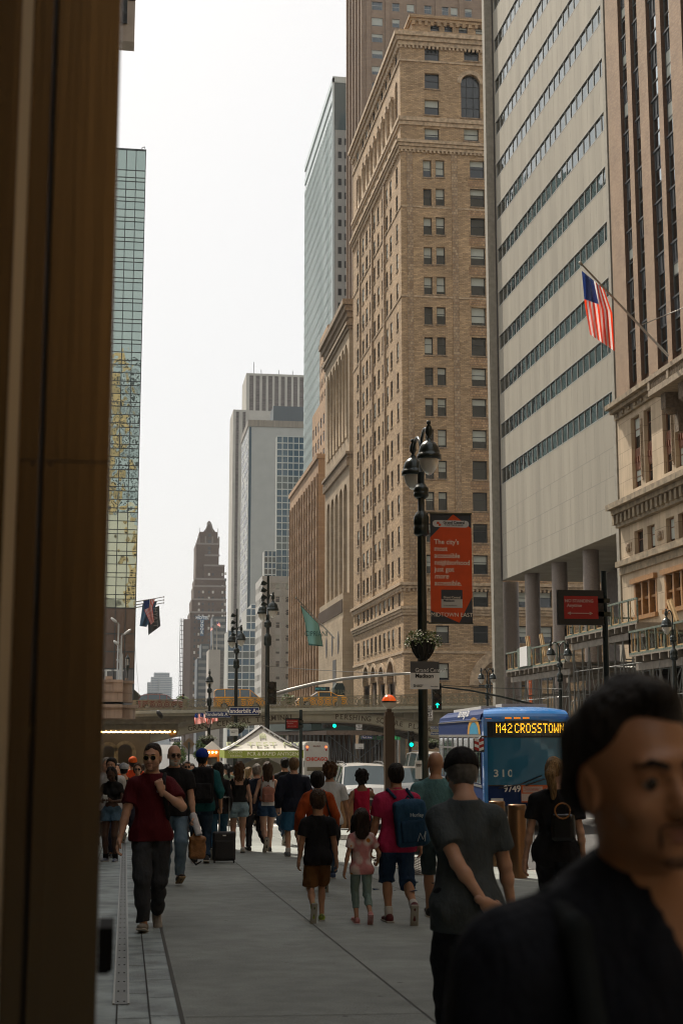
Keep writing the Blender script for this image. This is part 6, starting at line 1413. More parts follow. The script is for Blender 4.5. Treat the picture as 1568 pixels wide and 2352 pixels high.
t = thing('restaurant_awning', 'dark green domed awning and signs at the bank building door', 'awning', (XR-3, 190, 1)); p = at(780, 1585, 190); k = 190/FD; mb = MB(); mb.prism([(p.x-k*13, p.z-k*22), (p.x-k*13, p.z+k*6), (p.x-k*7, p.z+k*16), (p.x+k*7, p.z+k*16), (p.x+k*12, p.z+k*6), (p.x+k*12, p.z-k*22)], 'y', 190, 192); mb.build('awning_cloth', mat('bottle green cloth', (.012, .03, .026), .7), t)
text(t, 'CIPRIANI', (p.x-(XR-3), -.1, p.z-k*5-1), .9, mat('dim gold letter', (.2, .2, .13), .6), 0, .8)
# ================= trees =================
def tree(label, x, y, z0, h, r, col, seed, n=1500, ls=.22):
    rr = random.Random(seed); t = thing('tree', label, 'tree', (x, y, z0)); T = MB(); T.tube([(0, 0, 0), (.1, .05, h*.35), (0, 0, h*.6)], [.22, .16, .1], 7)
    C = []
    for k in range(9):
        a = rr.uniform(0, 6.28); q = Vector((math.cos(a)*r*.6*rr.random(), math.sin(a)*r*.6*rr.random(), h*rr.uniform(.5, .92))); C.append((q, r*rr.uniform(.3, .5))); T.tube([(0, 0, h*.4), q*.7+Vector((0, 0, h*.15)), q], [.08, .05, .02], 5)
    T.build('trunk', mat('bark', (.09, .07, .05), .9, noise=.3, ns=6), t, False); L = MB()
    for k in range(n):
        c, cr = rr.choice(C); d = Vector((rr.gauss(0, 1), rr.gauss(0, 1), rr.gauss(0, .8))); d *= cr*rr.random()**.4/d.length; p = c+d; u = Vector((rr.gauss(0, 1), rr.gauss(0, 1), rr.gauss(0, 1))).normalized(); v = u.orthogonal().normalized(); s = ls*rr.uniform(.6, 1.2)
        L.mi = 0 if rr.random() < .6 else 1; L.poly([p+u*s, p+v*s*.6, p-u*s, p-v*s*.6])
    L.build('crown', [mat('leaf '+col, (.075, .13, .03), .6), mat('light leaf '+col, (.15, .20, .045), .6)], t, False)
for lb, xc, yt, yb_, Y, r, n in (('leafy green tree between the distant tower and the hotel tower', 425, 1577, 1625, 340, 3.2, 1500), ('bright green tree low before the patterned panel building', 652, 1575, 1625, 250, 2.2, 1400)):
    p = at(xc, yt, Y); q = gz(p.x, Y); tree(lb, p.x, Y, q, p.z-q, r, 'a', int(xc), n, .28)
for lb, xc, yt, Y in (('small street tree left of the diamond sign', 412, 1700, 170), ('small street tree beyond the kiosk', 462, 1686, 190)):
    p = at(xc, yt, Y); q = gz(p.x, Y); tree(lb, p.x, Y, q, p.z-q, 1.7, 'a', int(xc), 900, .2)
# ================= vehicles =================
m_tyre = mat('tyre rubber', (.015, .015, .015), .8); m_rim = mat('alloy rim', (.35, .35, .35), .35, .8); m_cgl = glass('car glass', (.03, .055, .06), .03, spec=1.0); m_trim2 = mat('black trim', (.02, .02, .02), .5)
m_hl = mat('headlight glass', (.6, .6, .6), .1, spec=1); m_tl = mat('tail light red', (.45, .015, .01), .3); m_plate = mat('orange number plate', (.65, .30, .03), .5); m_wip = m_trim2
def paint(n, c, metal=.1): return mat(n, c, .28, metal, coat=.6)
def car(label, x, y, rz, m, L=4.7, Wd=1.85, H=1.5, kind='suv', z=None, cat='car', group=None, plate_m=None, name='parked_car', rails=True):
    """local +y is the nose"""
    z = gz(x, y) if z is None else z
    t = thing(name, label, cat, (x, y, z), rz, group); hw = Wd/2
    b = .62*H if kind != 'sedan' else .62*H; zl = .22; hb = .66*H if kind != 'van' else .6*H
    if kind == 'sedan': st = [(-.5, .60, .70), (-.46, .66, .76), (-.30, .68, .80), (-.17, .67, 1.0), (.08, .67, 1.0), (.24, .66, .70), (.45, .60, .62), (.5, .40, .46)]
    elif kind == 'van': st = [(-.5, .60, .9), (-.47, .62, .97), (-.3, .62, 1.0), (.0, .62, 1.0), (.2, .62, .97), (.36, .60, .64), (.46, .52, .56), (.5, .36, .42)]
    else: st = [(-.5, .60, .74), (-.45, .62, .93), (-.3, .63, 1.0), (-.05, .63, 1.0), (.10, .63, .97), (.25, .61, .66), (.44, .57, .62), (.5, .38, .46)]
    S_, Gd, Gf, Gr, G = [], [], [], [], MB(); B = MB(); B.smooth = True; WS, SW, RW = MB(), MB(), MB()
    for i, (fy, fb, ft) in enumerate(st):
        yy = fy*L; wt = hw*(.97 if i not in (0, len(st)-1) else .86); cab = ft > fb+.12
        wr = hw*.74 if cab else wt*.93
        S_.append([(wt*.96, yy, zl), (wt, yy, zl+(fb*H-zl)*.55), (wt*.97, yy, fb*H), (wr, yy, ft*H-.03), (wr*.8, yy, ft*H), (0, yy, ft*H+.03)])
    for i in range(len(st)-1):
        for s in (-1, 1):
            A = [(p[0]*s, p[1], p[2]) for p in S_[i]]; C = [(p[0]*s, p[1], p[2]) for p in S_[i+1]]
            ca, cb = st[i][2]-st[i][1] > .12, st[i+1][2]-st[i+1][1] > .12
            for k in range(5):
                q = [A[k], C[k], C[k+1], A[k+1]]
                if k == 2 and (ca and cb): SW.poly(q)
                elif k >= 3 and abs(st[i][2]-st[i+1][2]) > .12 and (ca or cb): (WS if st[i+1][0] > 0 else RW).poly(q)
                elif k == 2 and (ca != cb): SW.poly(q)
                else: B.poly(q)
    for idx in (0, -1):
        q = S_[idx]; B.poly([(p[0], p[1], p[2]) for p in q]+[(-p[0], p[1], p[2]) for p in reversed(q[:5])])
    B.build('body', m, t, False); WS.build('windscreen', m_cgl, t, False); RW.build('rear_window', m_cgl, t, False); SW.build('side_windows', m_cgl, t, False)
    P = MB()
    for s in (-1, 1):
        for i in range(len(st)-1):
            if st[i][2]-st[i][1] > .12 and st[i][0] > -.44: a, c = S_[i][2], S_[i][3]; P.bar((a[0]*s*1.005, a[1], a[2]), (c[0]*s*1.01, c[1], c[2]), .07, .05)
        for i in range(len(st)-1):
            if st[i][2]-st[i][1] > .12 or st[i+1][2]-st[i+1][1] > .12: a, c = S_[i][3], S_[i+1][3]; P.bar((a[0]*s*1.0, a[1], a[2]), (c[0]*s*1.0, c[1], c[2]), .05, .05)
    P.build('roof_pillars', m, t, False)
    for s in (-1, 1):
        for fy in (-.31, .31):
            w = MB(); w.tube([(s*(hw-.2), fy*L, .34), (s*(hw+.01), fy*L, .34)], .34, 18); w = w.build('wheel', m_tyre, t, False); r = MB(); r.tube([(s*(hw+.005), fy*L, .34), (s*(hw+.02), fy*L, .34)], .2, 14); link('rim', r.mesh('rim', m_rim), w)
        mr = MB(); mr.ell((s*(hw+.1), st[4][0]*L+.1 if kind != 'sedan' else .14*L, .66*H+.04), (.12, .06, .09), 8, 6); mr.build('side_mirror', m_trim2, t, False)
        h = MB(); h.box(s*hw*.55 if s > 0 else -hw*.86, s*hw*.86 if s > 0 else -hw*.55, L*.47, L*.503, .42*H, .5*H); h.build('headlight', m_hl, t, False)
        h = MB(); h.box(s*hw*.62 if s > 0 else -hw*.88, s*hw*.88 if s > 0 else -hw*.62, -L*.503, -L*.49, .46*H, .6*H); h.build('tail_light', m_tl, t, False)
    g = MB(); g.box(-hw*.5, hw*.5, L*.495, L*.506, .28*H, .44*H); g.build('grille', m_trim2, t, False)
    g = MB(); g.box(-.16, .16, L*.507, L*.512, .27*H, .34*H); g.build('number_plate', m_plate, t, False)
    if rails and kind != 'sedan':
        g = MB()
        for s in (-1, 1): g.tube([(s*hw*.66, -.4*L, H*.98), (s*hw*.68, -.3*L, H+.07), (s*hw*.68, -.02*L, H+.07), (s*hw*.66, .08*L, H)], .022, 6)
        g.build('roof_rail', m_trim2, t, False)
    return t
PI = math.pi
def carat(label, xl, Y, m, Wd=1.9, **k): return car(label, wx(xl, Y)+Wd/2+.05, Y+2.4, PI, m, Wd=Wd, group='cars in the westbound lane', **k)
white = paint('white car paint', (.62, .62, .60)); dark = paint('dark car paint', (.02, .022, .024), .3); silver = paint('silver car paint', (.33, .33, .32), .5)
carat('white sport utility vehicle nearest the kerb, sunroof and big windscreen facing us', 788, 47, white, H=1.98, Wd=2.0, L=4.9)
carat('dark roofed pale sport utility vehicle just left of the near lamp post', 906, 57, silver, H=1.85)
carat('dark sport utility vehicle queued behind the white one', 770, 66, dark, H=1.85)
carat('second dark car further back in the queue, seen between heads', 800, 80, dark, H=1.8)
carat('dark car with a pale blue windscreen right of the tent pole', 698, 74, dark, H=1.55, kind='sedan')
carat('silver car far back in the queue under the viaduct', 850, 96, silver, H=1.7)
carat('white car behind the near lamp post and the bus', 945, 70, white, H=1.6, kind='sedan')
sr = thing('sunroof', 'x', 'x') ; bpy.data.objects.remove(sr)
# white police van
t = car('white van with blue side letters between the lamp post and the bus', 14.2, 66, PI, white, L=5.6, Wd=2.0, H=2.5, kind='van', name='parked_van', cat='van')
text(t, 'POLICE', (0, 2.82, 1.15), .42, mat('van letter blue', (.02, .12, .4), .5), .03, rz=PI)
# yellow cabs and a red car up on the viaduct
taxi = paint('taxi yellow', (.86, .38, .012))
def onb(x, Y, z=None): X_ = wx(x, Y, 1600); return X_, Y, dz_(X_)+.03
X_, Y_, z_ = onb(550, 134); car('yellow taxi van driving on the viaduct', X_, Y_, -PI/2, taxi, L=4.7, Wd=1.8, H=1.95, kind='van', z=z_, cat='taxi', name='taxi_van', rails=False)
X_, Y_, z_ = onb(738, 131); tc_ = car('yellow taxi sedan with a roof advert on the viaduct', X_, Y_, PI/2, taxi, L=4.6, Wd=1.8, H=1.5, kind='sedan', z=z_, cat='taxi', name='taxi_sedan')
mb = MB(); mb.box(-.15, .15, -.75, .6, 1.56, 1.95); mb.build('roof_advert', mat('dark advert', (.012, .03, .04), .4), tc_, False)
text(tc_, 'METRO', (-.17, .1, 1.76), .28, mat('advert cyan', (.05, .45, .6), .5), .02, rz=-PI/2)
X_, Y_, z_ = onb(372, 136); car('dark red sport utility vehicle crossing the left end of the viaduct', X_, Y_, -PI/2, paint('dark red car paint', (.16, .02, .015), .3), L=4.3, Wd=1.8, H=1.62, z=z_)
# tour bus seen from behind
Yb3 = 120.0; xa, xb = wx(699.5, Yb3), wx(755, Yb3); g = gz(xa, Yb3); t = thing('tour_bus', 'white tour bus seen from behind with red letters on its back', 'bus', ((xa+xb)/2, Yb3, g)); w = (xb-xa)/2; h = at(727, 1704, Yb3).z-g
m_tb2 = mat('tour bus cream', (.60, .58, .52), .4, coat=.3); mb = MB(); mb.prism([(-w, .35), (w, .35), (w, h-.25), (w-.1, h-.05), (w-.35, h), (-w+.35, h), (-w+.1, h-.05), (-w, h-.25)], 'y', 0, 9); mb.build('body', m_tb2, t, False)
mb = MB(); mb.box(-w*.8, w*.8, -.02, -.001, h*.42, h*.5); mb.box(-w*.7, w*.7, -.02, -.001, h*.27, h*.36); mb.build('engine_grille', mat('olive grille', (.16, .13, .07), .6), t, False)
for s in (-1, 1):
    for zz, m_ in ((h-.42, m_lred), (h-.66, m_tl), (h*.24, m_tl)): mb = MB(); mb.lathe((0, 0, 0), [(.09, 0), (.06, .03), (0, .04)], 10); me = mb.mesh('tail_light', m_); me.transform(Matrix.Rotation(rad(90), 4, 'X')); link('tail_light', me, t, (s*w*.78, -.01, zz))
    mb = MB(); mb.tube([(s*(w-.25), 1.5, .45), (s*w, 1.5, .45)], .45, 14); mb.build('wheel', m_tyre, t, False)
text(t, 'CHICAGO', (0, -.02, h*.655), .40, mat('tour red', (.60, .06, .02), .5), .04, 1.0); text(t, 'BIG BUS', (0, -.02, h-.35), .17, mat('tour brown', (.2, .06, .04), .5), .02)
mb = MB()
for k in range(9): mb.box(-w-.02, -w+.0, .3+k*.95, 1.0+k*.95, h*.5, h*.62)
mb.build('side_windows', m_cgl, t, False)
rd = MB()
for k in range(5): rd.ell((-w-1.5+k*.22, 7.5, h+.05), (.11, .11, .14), 8, 6)
# second open deck bus ahead of it
t = thing('open_top_bus', 'open top bus with seated riders in front of the white tour bus', 'bus', (xa-.5, Yb3+10, g)); mb = MB(); mb.box(-1.5, .6, 0, 8, .3, h-1.0); mb.build('body', m_tb2, t, False)
mb = MB(); mb.box(-1.55, .62, .02, 8, h-1.02, h-.95); mb.build('rail', m_trim2, t, False)
# ---- city bus
YB0 = 42.0; xl, xr = wx(1113, YB0), wx(1306, YB0); w = (xr-xl)/2; gb = gz(xl+w, YB0); h = at(1200, 1626, YB0).z-gb
bus = thing('city_bus', 'blue city bus with an amber destination display facing us', 'bus', (xl+w, YB0, gb), rad(-6)); Lb = 12.2
m_bb = mat('bus blue', (.015, .21, .62), .22, .05, coat=.8); m_bn = mat('bus navy', (.010, .030, .115), .6, 0, spec=.12); m_bsil = mat('bus silver trim', (.5, .5, .5), .3, .8)
m_bgl = glass('sky blue windscreen', (.012, .14, .25), .03, .01, .4, spec=1.0)  # sky reflection put into the glass as a blue base colour
def bz(y): return at(1200, y, YB0).z-gb
z_ws0, z_ws1, z_dm, z_dt = bz(1803), bz(1694), bz(1690), bz(1655)
mb = MB()
prof = [(-w, .35), (w, .35), (w, z_dt), (w-.05, z_dt+.2), (w-.35, h+.02), (0, h+.08), (-w+.35, h+.02), (-w+.05, z_dt+.2), (-w, z_dt)]
mb.prism([(-w, .35), (w, .35), (w, z_dt), (-w, z_dt)], 'y', .2, .95); mb.prism(prof, 'y', .951, Lb); mb.build('body', m_bn, bus, False)
mb = MB(); mb.smooth = True     # rounded blue brow
N = 14
def brow(i, k): a = -1+2*i/N; f = k/6; x = a*w*(1-.10*f*f); z = z_dt+.03+(h+.02-z_dt)*math.sin(f*1.45)/math.sin(1.45)*(1-.22*abs(a)**3*f); y = .12*a*a+.75*(1-math.cos(f*1.45)); return (x, y, z)
for i in range(N):
    for k in range(6): mb.poly([brow(i, k), brow(i+1, k), brow(i+1, k+1), brow(i, k+1)])
mb.smooth = False
mb.box(-w-.012, -w+.1, .05, .34, .5, z_dt+.1); mb.box(w-.1, w+.012, .05, .34, .5, z_dt+.1); mb.box(-w, w, .02, .2, z_dt-.03, z_dt+.05); mb.build('brow', m_bb, bus, False)
def curve(z0, z1, off, m, name, x0=-.94, x1=.94, n=12):
    mb = MB(); mb.smooth = True
    for i in range(n):
        a, b = x0+(x1-x0)*i/n, x0+(x1-x0)*(i+1)/n; mb.poly([(a*w, .12*a*a+off, z0), (b*w, .12*b*b+off, z0), (b*w, .12*b*b+off, z1), (a*w, .12*a*a+off, z1)])
    return mb.build(name, m, bus, False)
curve(.32, z_dt+.06, .02, m_bn, 'front_panel', -1, 1)
curve(z_ws0, z_ws1, -.0, m_bgl, 'windscreen'); curve(z_dm, z_dt-.02, -.002, glass('display glass', (.02, .03, .035), .08, spec=1), 'display_panel')
curve(z_ws0-.04, z_ws0, -.012, m_trim2, 'screen_frame'); curve(z_ws1, z_dm, -.012, m_trim2, 'screen_frame'); curve(z_dt-.03, z_dt, -.012, m_trim2, 'screen_frame')
curve(.3, .62, -.02, m_trim2, 'bumper', -1.0, 1.0)
m_led = mat('amber led', (1, .55, .05), .4, emis=(1, .48, .02), es=1.9)
F57 = {'M': '10001 11011 10101 10001 10001 10001 10001', '4': '00010 00110 01010 10010 11111 00010 00010', '2': '01110 10001 00001 00110 01000 10000 11111', 'C': '01110 10001 10000 10000 10000 10001 01110', 'R': '11110 10001 10001 11110 10100 10010 10001', 'O': '01110 10001 10001 10001 10001 10001 01110', 'S': '01111 10000 10000 01110 00001 00001 11110', 'T': '11111 00100 00100 00100 00100 00100 00100', 'W': '10001 10001 10001 10101 10101 11011 10001', 'N': '10001 11001 10101 10101 10011 10001 10001'}
mb = MB(); s = 'M42 CROSSTOWN'; xx = wx(1141, YB0)-(xl+w); pt = (wx(1287, YB0)-wx(1141, YB0))/(len(s)*6-5); hgt = (z_dt-z_dm)*.62/7; zt_ = z_dt-(z_dt-z_dm)*.20
for ch_ in s:
    if ch_ == ' ': xx += pt*1.5; continue
    for r_, row in enumerate(F57[ch_].split()):
        for c_, v in enumerate(row):
            if v == '1': a = xx+c_*pt; yq = .12*(a/w)**2-.012; mb.box(a, a+pt*.86, yq-.004, yq, zt_-(r_+.66)*hgt, zt_-r_*hgt)
    xx += pt*6.35
mb.build('destination_lettering', m_led, bus, False)
text(bus, '310', (wx(1155, YB0)-(xl+w), .02, bz(1777)), .30, mat('sticker white', (.55, .6, .55), .5), .02, 1.15, sp=1.25); text(bus, '9749', (wx(1174, YB0)-(xl+w), -.03, bz(1812)), .27, m_white, .03, .95)
mb = MB(); ax, bx_ = wx(1194, YB0)-(xl+w), wx(1290, YB0)-(xl+w); mb.box(ax, bx_, -.035, .0, bz(1843), bz(1803)); mb.build('advert_board', mat('advert orange', (.55, .11, .02), .5), bus, False)
mb = MB(); mb.box(ax+.05, wx(1241, YB0)-(xl+w), -.04, -.036, bz(1820), bz(1806.5)); mb.box(ax, bx_-.1, -.04, -.036, bz(1840), bz(1823)); mb.build('advert_paper', mat('advert paper', (.55, .45, .40), .6), bus, False)
m_lt = mat('advert red text', (.5, .08, .03), .6); text(bus, 'Муниципальные школы\nгорода Нью-Йорка\nговорят на вашем языке', (ax+.32, -.045, bz(1813)), .045, m_lt); text(bus, 'Call your school', (ax+.35, -.045, bz(1831)), .05, m_dgrey)
for k, xx in enumerate((1124, 1168, 1188, 1208)): a = wx(xx, YB0)-(xl+w); mb = MB(); yq = .12*(a/w)**2; mb.box(a-.09, a+.09, yq-.05, yq+.02, z_dt+.05+(-.04 if k == 0 else .0), z_dt+.10+(-.04 if k == 0 else 0)); mb.build('marker_light', mat('amber marker', (.7, .2, .02), .3, emis=(1, .3, .02), es=.5), bus, False)
mb = MB(); mb.tube([(-.1, -.06, z_ws0-.02), (.55, -.09, z_ws0+.2), (.9, -.07, z_ws0+.22)], .02, 5); mb.tube([(-.9, -.05, z_ws0-.1), (-.25, -.09, z_ws0+.02), (.4, -.09, z_ws0+.28)], .02, 5); mb.build('wiper', m_trim2, bus, False)
mb = MB(); mb.ell((-.75, .5, z_ws0+.25), (.45, .3, .5), 10, 8); mb.build('dashboard', m_trim2, bus, False)
# mirror on its arm with a red and white chevron back
mx_ = wx(1097, YB0)-(xl+w); mb = MB(); mb.box(mx_-.16, mx_+.16, -.42, -.3, bz(1727), bz(1697)); mb.build('side_mirror', m_trim2, bus, False); mb = MB()
for k in range(4): 
    z = bz(1725)+k*(bz(1699)-bz(1725))/4
    for s_ in (-1, 1): mb.mi = (k+(s_ > 0)) % 2; mb.poly([(mx_, -.425, z), (mx_+s_*.14, -.425, z+.05), (mx_+s_*.14, -.425, z+.14), (mx_, -.425, z+.09)])
mb.build('mirror_chevrons', [m_redd, m_white], bus, False); mb = MB(); mb.tube([(mx_, -.3, bz(1700)), (mx_+.1, -.2, bz(1692)), (-w+.1, .1, bz(1692))], .03, 6)
for d in (-.07, .0): mb.tube([(mx_+.05+d, -.3, bz(1728)), (mx_+.05+d, -.28, bz(1790))], .02, 5)
mb.build('mirror_arm', m_trim2, bus, False)
# near side: silver rail, windows, roof cowl with words, swoosh
mb = MB(); mb.box(-w-.02, -w, .5, Lb-.1, z_ws1+.0, z_ws1+.09); mb.box(-w-.02, -w, .5, Lb-.1, z_ws0-.1, z_ws0-.04); mb.box(-w-.03, -w, .4, Lb, z_dt+.0, z_dt+.03); mb.build('silver_rail', m_bsil, bus, False)
for k in range(8):
    y0 = .7+k*1.42; mb = MB(); mb.box(-w-.012, -w-.001, y0, y0+1.3, z_ws0, z_ws1-.03); o = mb.build('side_window', m_cgl, bus, False)
    mb = MB(); mb.box(-w-.03, -w-.013, y0, y0+.05, z_ws0, z_ws1); mb.box(-w-.03, -w-.013, y0+1.25, y0+1.3, z_ws0, z_ws1); mb.box(-w-.03, -w-.013, y0+.05, y0+1.25, z_ws1-.38, z_ws1-.33); link('window_frame', mb.mesh('window_frame', m_bsil), o)
mb = MB(); mb.prism([(-w-.02, z_dt+.04), (-w+.28, h+.0), (w-.28, h+.0), (w+.02, z_dt+.04)], 'y', 1.3, Lb-.4); mb.build('roof_cowl', m_bn, bus, False)
mb = MB(); mb.box(-w+.4, w-.4, 3.4, Lb-1.5, h+.0, h+.12); mb.box(-.5, .9, 1.6, 2.9, h-.05, h+.16); mb.build('roof_unit', mat('roof unit white', (.6, .6, .57), .5), bus, False)
me = textmesh('clean energy bus', .42, 0, .003, 1.0); me.transform(Matrix.Rotation(rad(-90), 4, 'Z')); me.transform(Matrix.Rotation(rad(22), 4, 'Y')); me.materials.clear(); me.materials.append(m_white); link('lettering', me, bus, (-w+.07, 5.2, (h+z_dt)/2+.10))
mb = MB()
for i in range(12):
    t0, t1 = math.pi*i/12, math.pi*(i+1)/12; P = lambda t, r_: (-w-.015, 2.2-1.5*math.cos(t)*r_, z_ws1+.1+max(.0, 1.05*math.sin(t)*r_*(z_dt-z_ws1)))
    mb.mi = 0; mb.poly([P(t0, 1), P(t1, 1), P(t1, .72), P(t0, .72)]); mb.mi = 1; mb.poly([P(t0, .7), P(t1, .7), (-w-.015, 2.2, z_ws1+.1)])
mb.build('side_swoosh', [mat('swoosh gold', (.62, .30, .03), .4), mat('swoosh cyan', (.03, .30, .50), .4)], bus, False)
for s_ in (-1, 1):
    for yy_ in (2.4, 8.6): mb = MB(); mb.tube([(s_*(w-.3), yy_, .48), (s_*(w+.01), yy_, .48)], .48, 18); mb.build('wheel', m_tyre, bus, False)
    mb = MB(); mb.box(s_*w*.72-.18, s_*w*.72+.18, .0, .1, .66, .84); mb.build('headlight', m_hl, bus, False)
# ================= people: implicit surfaces meshed with surface nets =================
V3 = lambda *a: np.array(a, dtype=np.float64)
class SD:
    def __init__(s): s.p = []
    def cone(s, a, b, ra, rb, k=.03, flat=False, sub=False): s.p.append(('c', V3(*a), V3(*b), ra, rb, k, flat, sub)); return s
    def ell(s, c, r, k=.03, R_=None, sub=False): s.p.append(('e', V3(*c), V3(*r), R_, 0, k, False, sub)); return s
    def box(s, c, r, rr, k=.02, R_=None, sub=False): s.p.append(('b', V3(*c), V3(*r), R_, rr, k, False, sub)); return s
    def bounds(s, pr):
        t, a, b, x, y, k = pr[:6]
        if t == 'c': m = max(x, y); return np.minimum(a, b)-m, np.maximum(a, b)+m
        m = b if x is None else np.full(3, b.max()*1.2); return a-m, a+m
    def mesh(s, vox, disp=None, cut=None, grow=0.0):
        pos = [p for p in s.p if not p[7]]; lo = np.min([s.bounds(p)[0] for p in pos], 0)-vox*3-grow-.01; hi = np.max([s.bounds(p)[1] for p in pos], 0)+vox*3+grow+.01
        n = np.maximum(4, np.ceil((hi-lo)/vox).astype(int)+1); F = np.full(n, .2, np.float32); ax = [lo[i]+vox*np.arange(n[i]) for i in range(3)]
        for pr in s.p:
            t, a, b, x, y, k, flat, sub = pr; l, h = s.bounds(pr); pad = k+vox*3+grow+.012; i0 = np.clip(((l-pad-lo)/vox).astype(int), 0, n-1); i1 = np.clip(((h+pad-lo)/vox).astype(int)+2, 1, n)
            sl_ = tuple(slice(p, q) for p, q in zip(i0, i1))
            if any(p >= q for p, q in zip(i0, i1)): continue
            X_, Y_, Z_ = np.meshgrid(*[ax[i][sl_[i]] for i in range(3)], indexing='ij', sparse=True)
            if t == 'c':
                d = b-a; L2 = float(d@d)+1e-12; L_ = math.sqrt(L2); tt = ((X_-a[0])*d[0]+(Y_-a[1])*d[1]+(Z_-a[2])*d[2])/L2; tc = np.clip(tt, 0, 1)
                D = np.sqrt((X_-a[0]-tc*d[0])**2+(Y_-a[1]-tc*d[1])**2+(Z_-a[2]-tc*d[2])**2)-(x+(y-x)*tc)
                if flat: D = np.maximum(D, (tt-1)*L_)
            else:
                P = [X_-a[0], Y_-a[1], Z_-a[2]]
                if x is not None: R_ = x; P = [R_[0, i]*P[0]+R_[1, i]*P[1]+R_[2, i]*P[2] for i in range(3)]
                if t == 'e': k0 = np.sqrt((P[0]/b[0])**2+(P[1]/b[1])**2+(P[2]/b[2])**2); k1 = np.sqrt((P[0]/b[0]**2)**2+(P[1]/b[1]**2)**2+(P[2]/b[2]**2)**2)+1e-9; D = k0*(k0-1)/k1
                else:
                    q = [np.abs(P[i])-b[i]+y for i in range(3)]; D = np.sqrt(np.maximum(q[0], 0)**2+np.maximum(q[1], 0)**2+np.maximum(q[2], 0)**2)+np.minimum(np.maximum(np.maximum(q[0], q[1]), q[2]), 0)-y
            A = F[sl_]
            if sub: D = -D; hh = np.maximum(k-np.abs(A-D), 0)/max(k, 1e-6); F[sl_] = np.maximum(A, D)+hh*hh*k*.25
            else: hh = np.maximum(k-np.abs(A-D), 0)/max(k, 1e-6); F[sl_] = np.minimum(A, D)-hh*hh*k*.25
        X_, Y_, Z_ = np.meshgrid(*ax, indexing='ij', sparse=True); F = F-grow
        if disp is not None: F = F+disp(X_, Y_, Z_)
        if cut is not None: F = np.maximum(F, cut(X_, Y_, Z_)+0*F)
        F[0], F[-1] = .1, .1; F[:, 0], F[:, -1] = .1, .1; F[:, :, 0], F[:, :, -1] = .1, .1
        return nets(F.astype(np.float32), lo, vox)
def nets(F, lo, h):
    n = F.shape; S_ = F < 0; c = [(i, j, k) for i in (0, 1) for j in (0, 1) for k in (0, 1)]; m = tuple(x-1 for x in n)
    sub = lambda A, o: A[o[0]:o[0]+m[0], o[1]:o[1]+m[1], o[2]:o[2]+m[2]]
    cnt = sum(sub(S_, o).astype(np.int8) for o in c); act = (cnt > 0) & (cnt < 8); idx = np.argwhere(act)
    if len(idx) == 0: return np.zeros((0, 3)), np.zeros((0, 4), int)
    vals = {o: sub(F, o)[act] for o in c}; acc = np.zeros((len(idx), 3)); w = np.zeros(len(idx))
    for o in c:
        for a in range(3):
            if o[a] == 0:
                q = list(o); q[a] = 1; q = tuple(q); u, v = vals[o], vals[q]; x = (u < 0) != (v < 0); t = np.where(x, u/(u-v+1e-12), 0)
                for b in range(3): acc[:, b] += np.where(x, o[b]+(t if b == a else 0), 0)
                w += x
    V = lo+(idx+acc/w[:, None])*h; ID = np.full(m, -1, np.int64); ID[act] = np.arange(len(idx)); Q = []
    for a in range(3):
        b, d = (a+1) % 3, (a+2) % 3; e0 = [slice(1, m[i]) for i in range(3)]; e0[a] = slice(0, m[a]); A = S_[tuple(e0)]; e1 = list(e0); e1[a] = slice(1, m[a]+1); B = S_[tuple(e1)]
        E = np.argwhere(A != B)
        if len(E) == 0: continue
        of = np.array([1, 1, 1]); of[a] = 0; E = E+of; sgn = S_[E[:, 0], E[:, 1], E[:, 2]]
        def g(db, dd): q = E.copy(); q[:, b] -= db; q[:, d] -= dd; return ID[q[:, 0], q[:, 1], q[:, 2]]
        q = np.stack([g(1, 1), g(0, 1), g(0, 0), g(1, 0)], 1); q[~sgn] = q[~sgn][:, ::-1]; Q.append(q)
    Q = np.concatenate(Q); Q = Q[(Q >= 0).all(1)]; return V, Q
def mk(name, parts, m, parent, loc=(0, 0, 0)):
    Vs, Fs, o = [], [], 0
    for V, Q in parts:
        if len(V): Vs.append(V); Fs.append(Q+o); o += len(V)
    if not Vs: return None
    V = np.concatenate(Vs); Q = np.concatenate(Fs); me = bpy.data.meshes.new(name)
    me.vertices.add(len(V)); me.vertices.foreach_set('co', V.astype(np.float32).ravel()); me.loops.add(len(Q)*4); me.loops.foreach_set('vertex_index', Q.astype(np.int32).ravel())
    me.polygons.add(len(Q)); me.polygons.foreach_set('loop_start', np.arange(0, len(Q)*4, 4, dtype=np.int32)); me.polygons.foreach_set('loop_total', np.full(len(Q), 4, np.int32)); me.update(calc_edges=True)
    me.polygons.foreach_set('use_smooth', np.ones(len(Q), bool)); me.materials.append(m); return link(name, me, parent, loc)
def ik(a, c, l1, l2, pole):
    a, c, pole = V3(*a), V3(*c), V3(*pole); d = c-a; L = np.linalg.norm(d); 
    if L > (l1+l2)*.998: c = a+d*((l1+l2)*.998/L); d = c-a; L = np.linalg.norm(d)
    u = d/L; p = pole-u*(pole@u); p = p/(np.linalg.norm(p)+1e-9); x = (l1*l1-l2*l2+L*L)/(2*L); h = math.sqrt(max(l1*l1-x*x, 0)); return a+u*x+p*h, c
def rotm(ax, deg): 
    c, s = math.cos(rad(deg)), math.sin(rad(deg)); return {'x': np.array([[1, 0, 0], [0, c, -s], [0, s, c]]), 'y': np.array([[c, 0, s], [0, 1, 0], [-s, 0, c]]), 'z': np.array([[c, -s, 0], [s, c, 0], [0, 0, 1]])}[ax]
SK = {k: mat('skin '+k, v, .5, noise=.12, ns=9, sss=.12, spec=.35) for k, v in {'light': (.50, .295, .205), 'tan': (.40, .22, .135), 'brown': (.22, .115, .065), 'dark': (.07, .035, .022)}.items()}
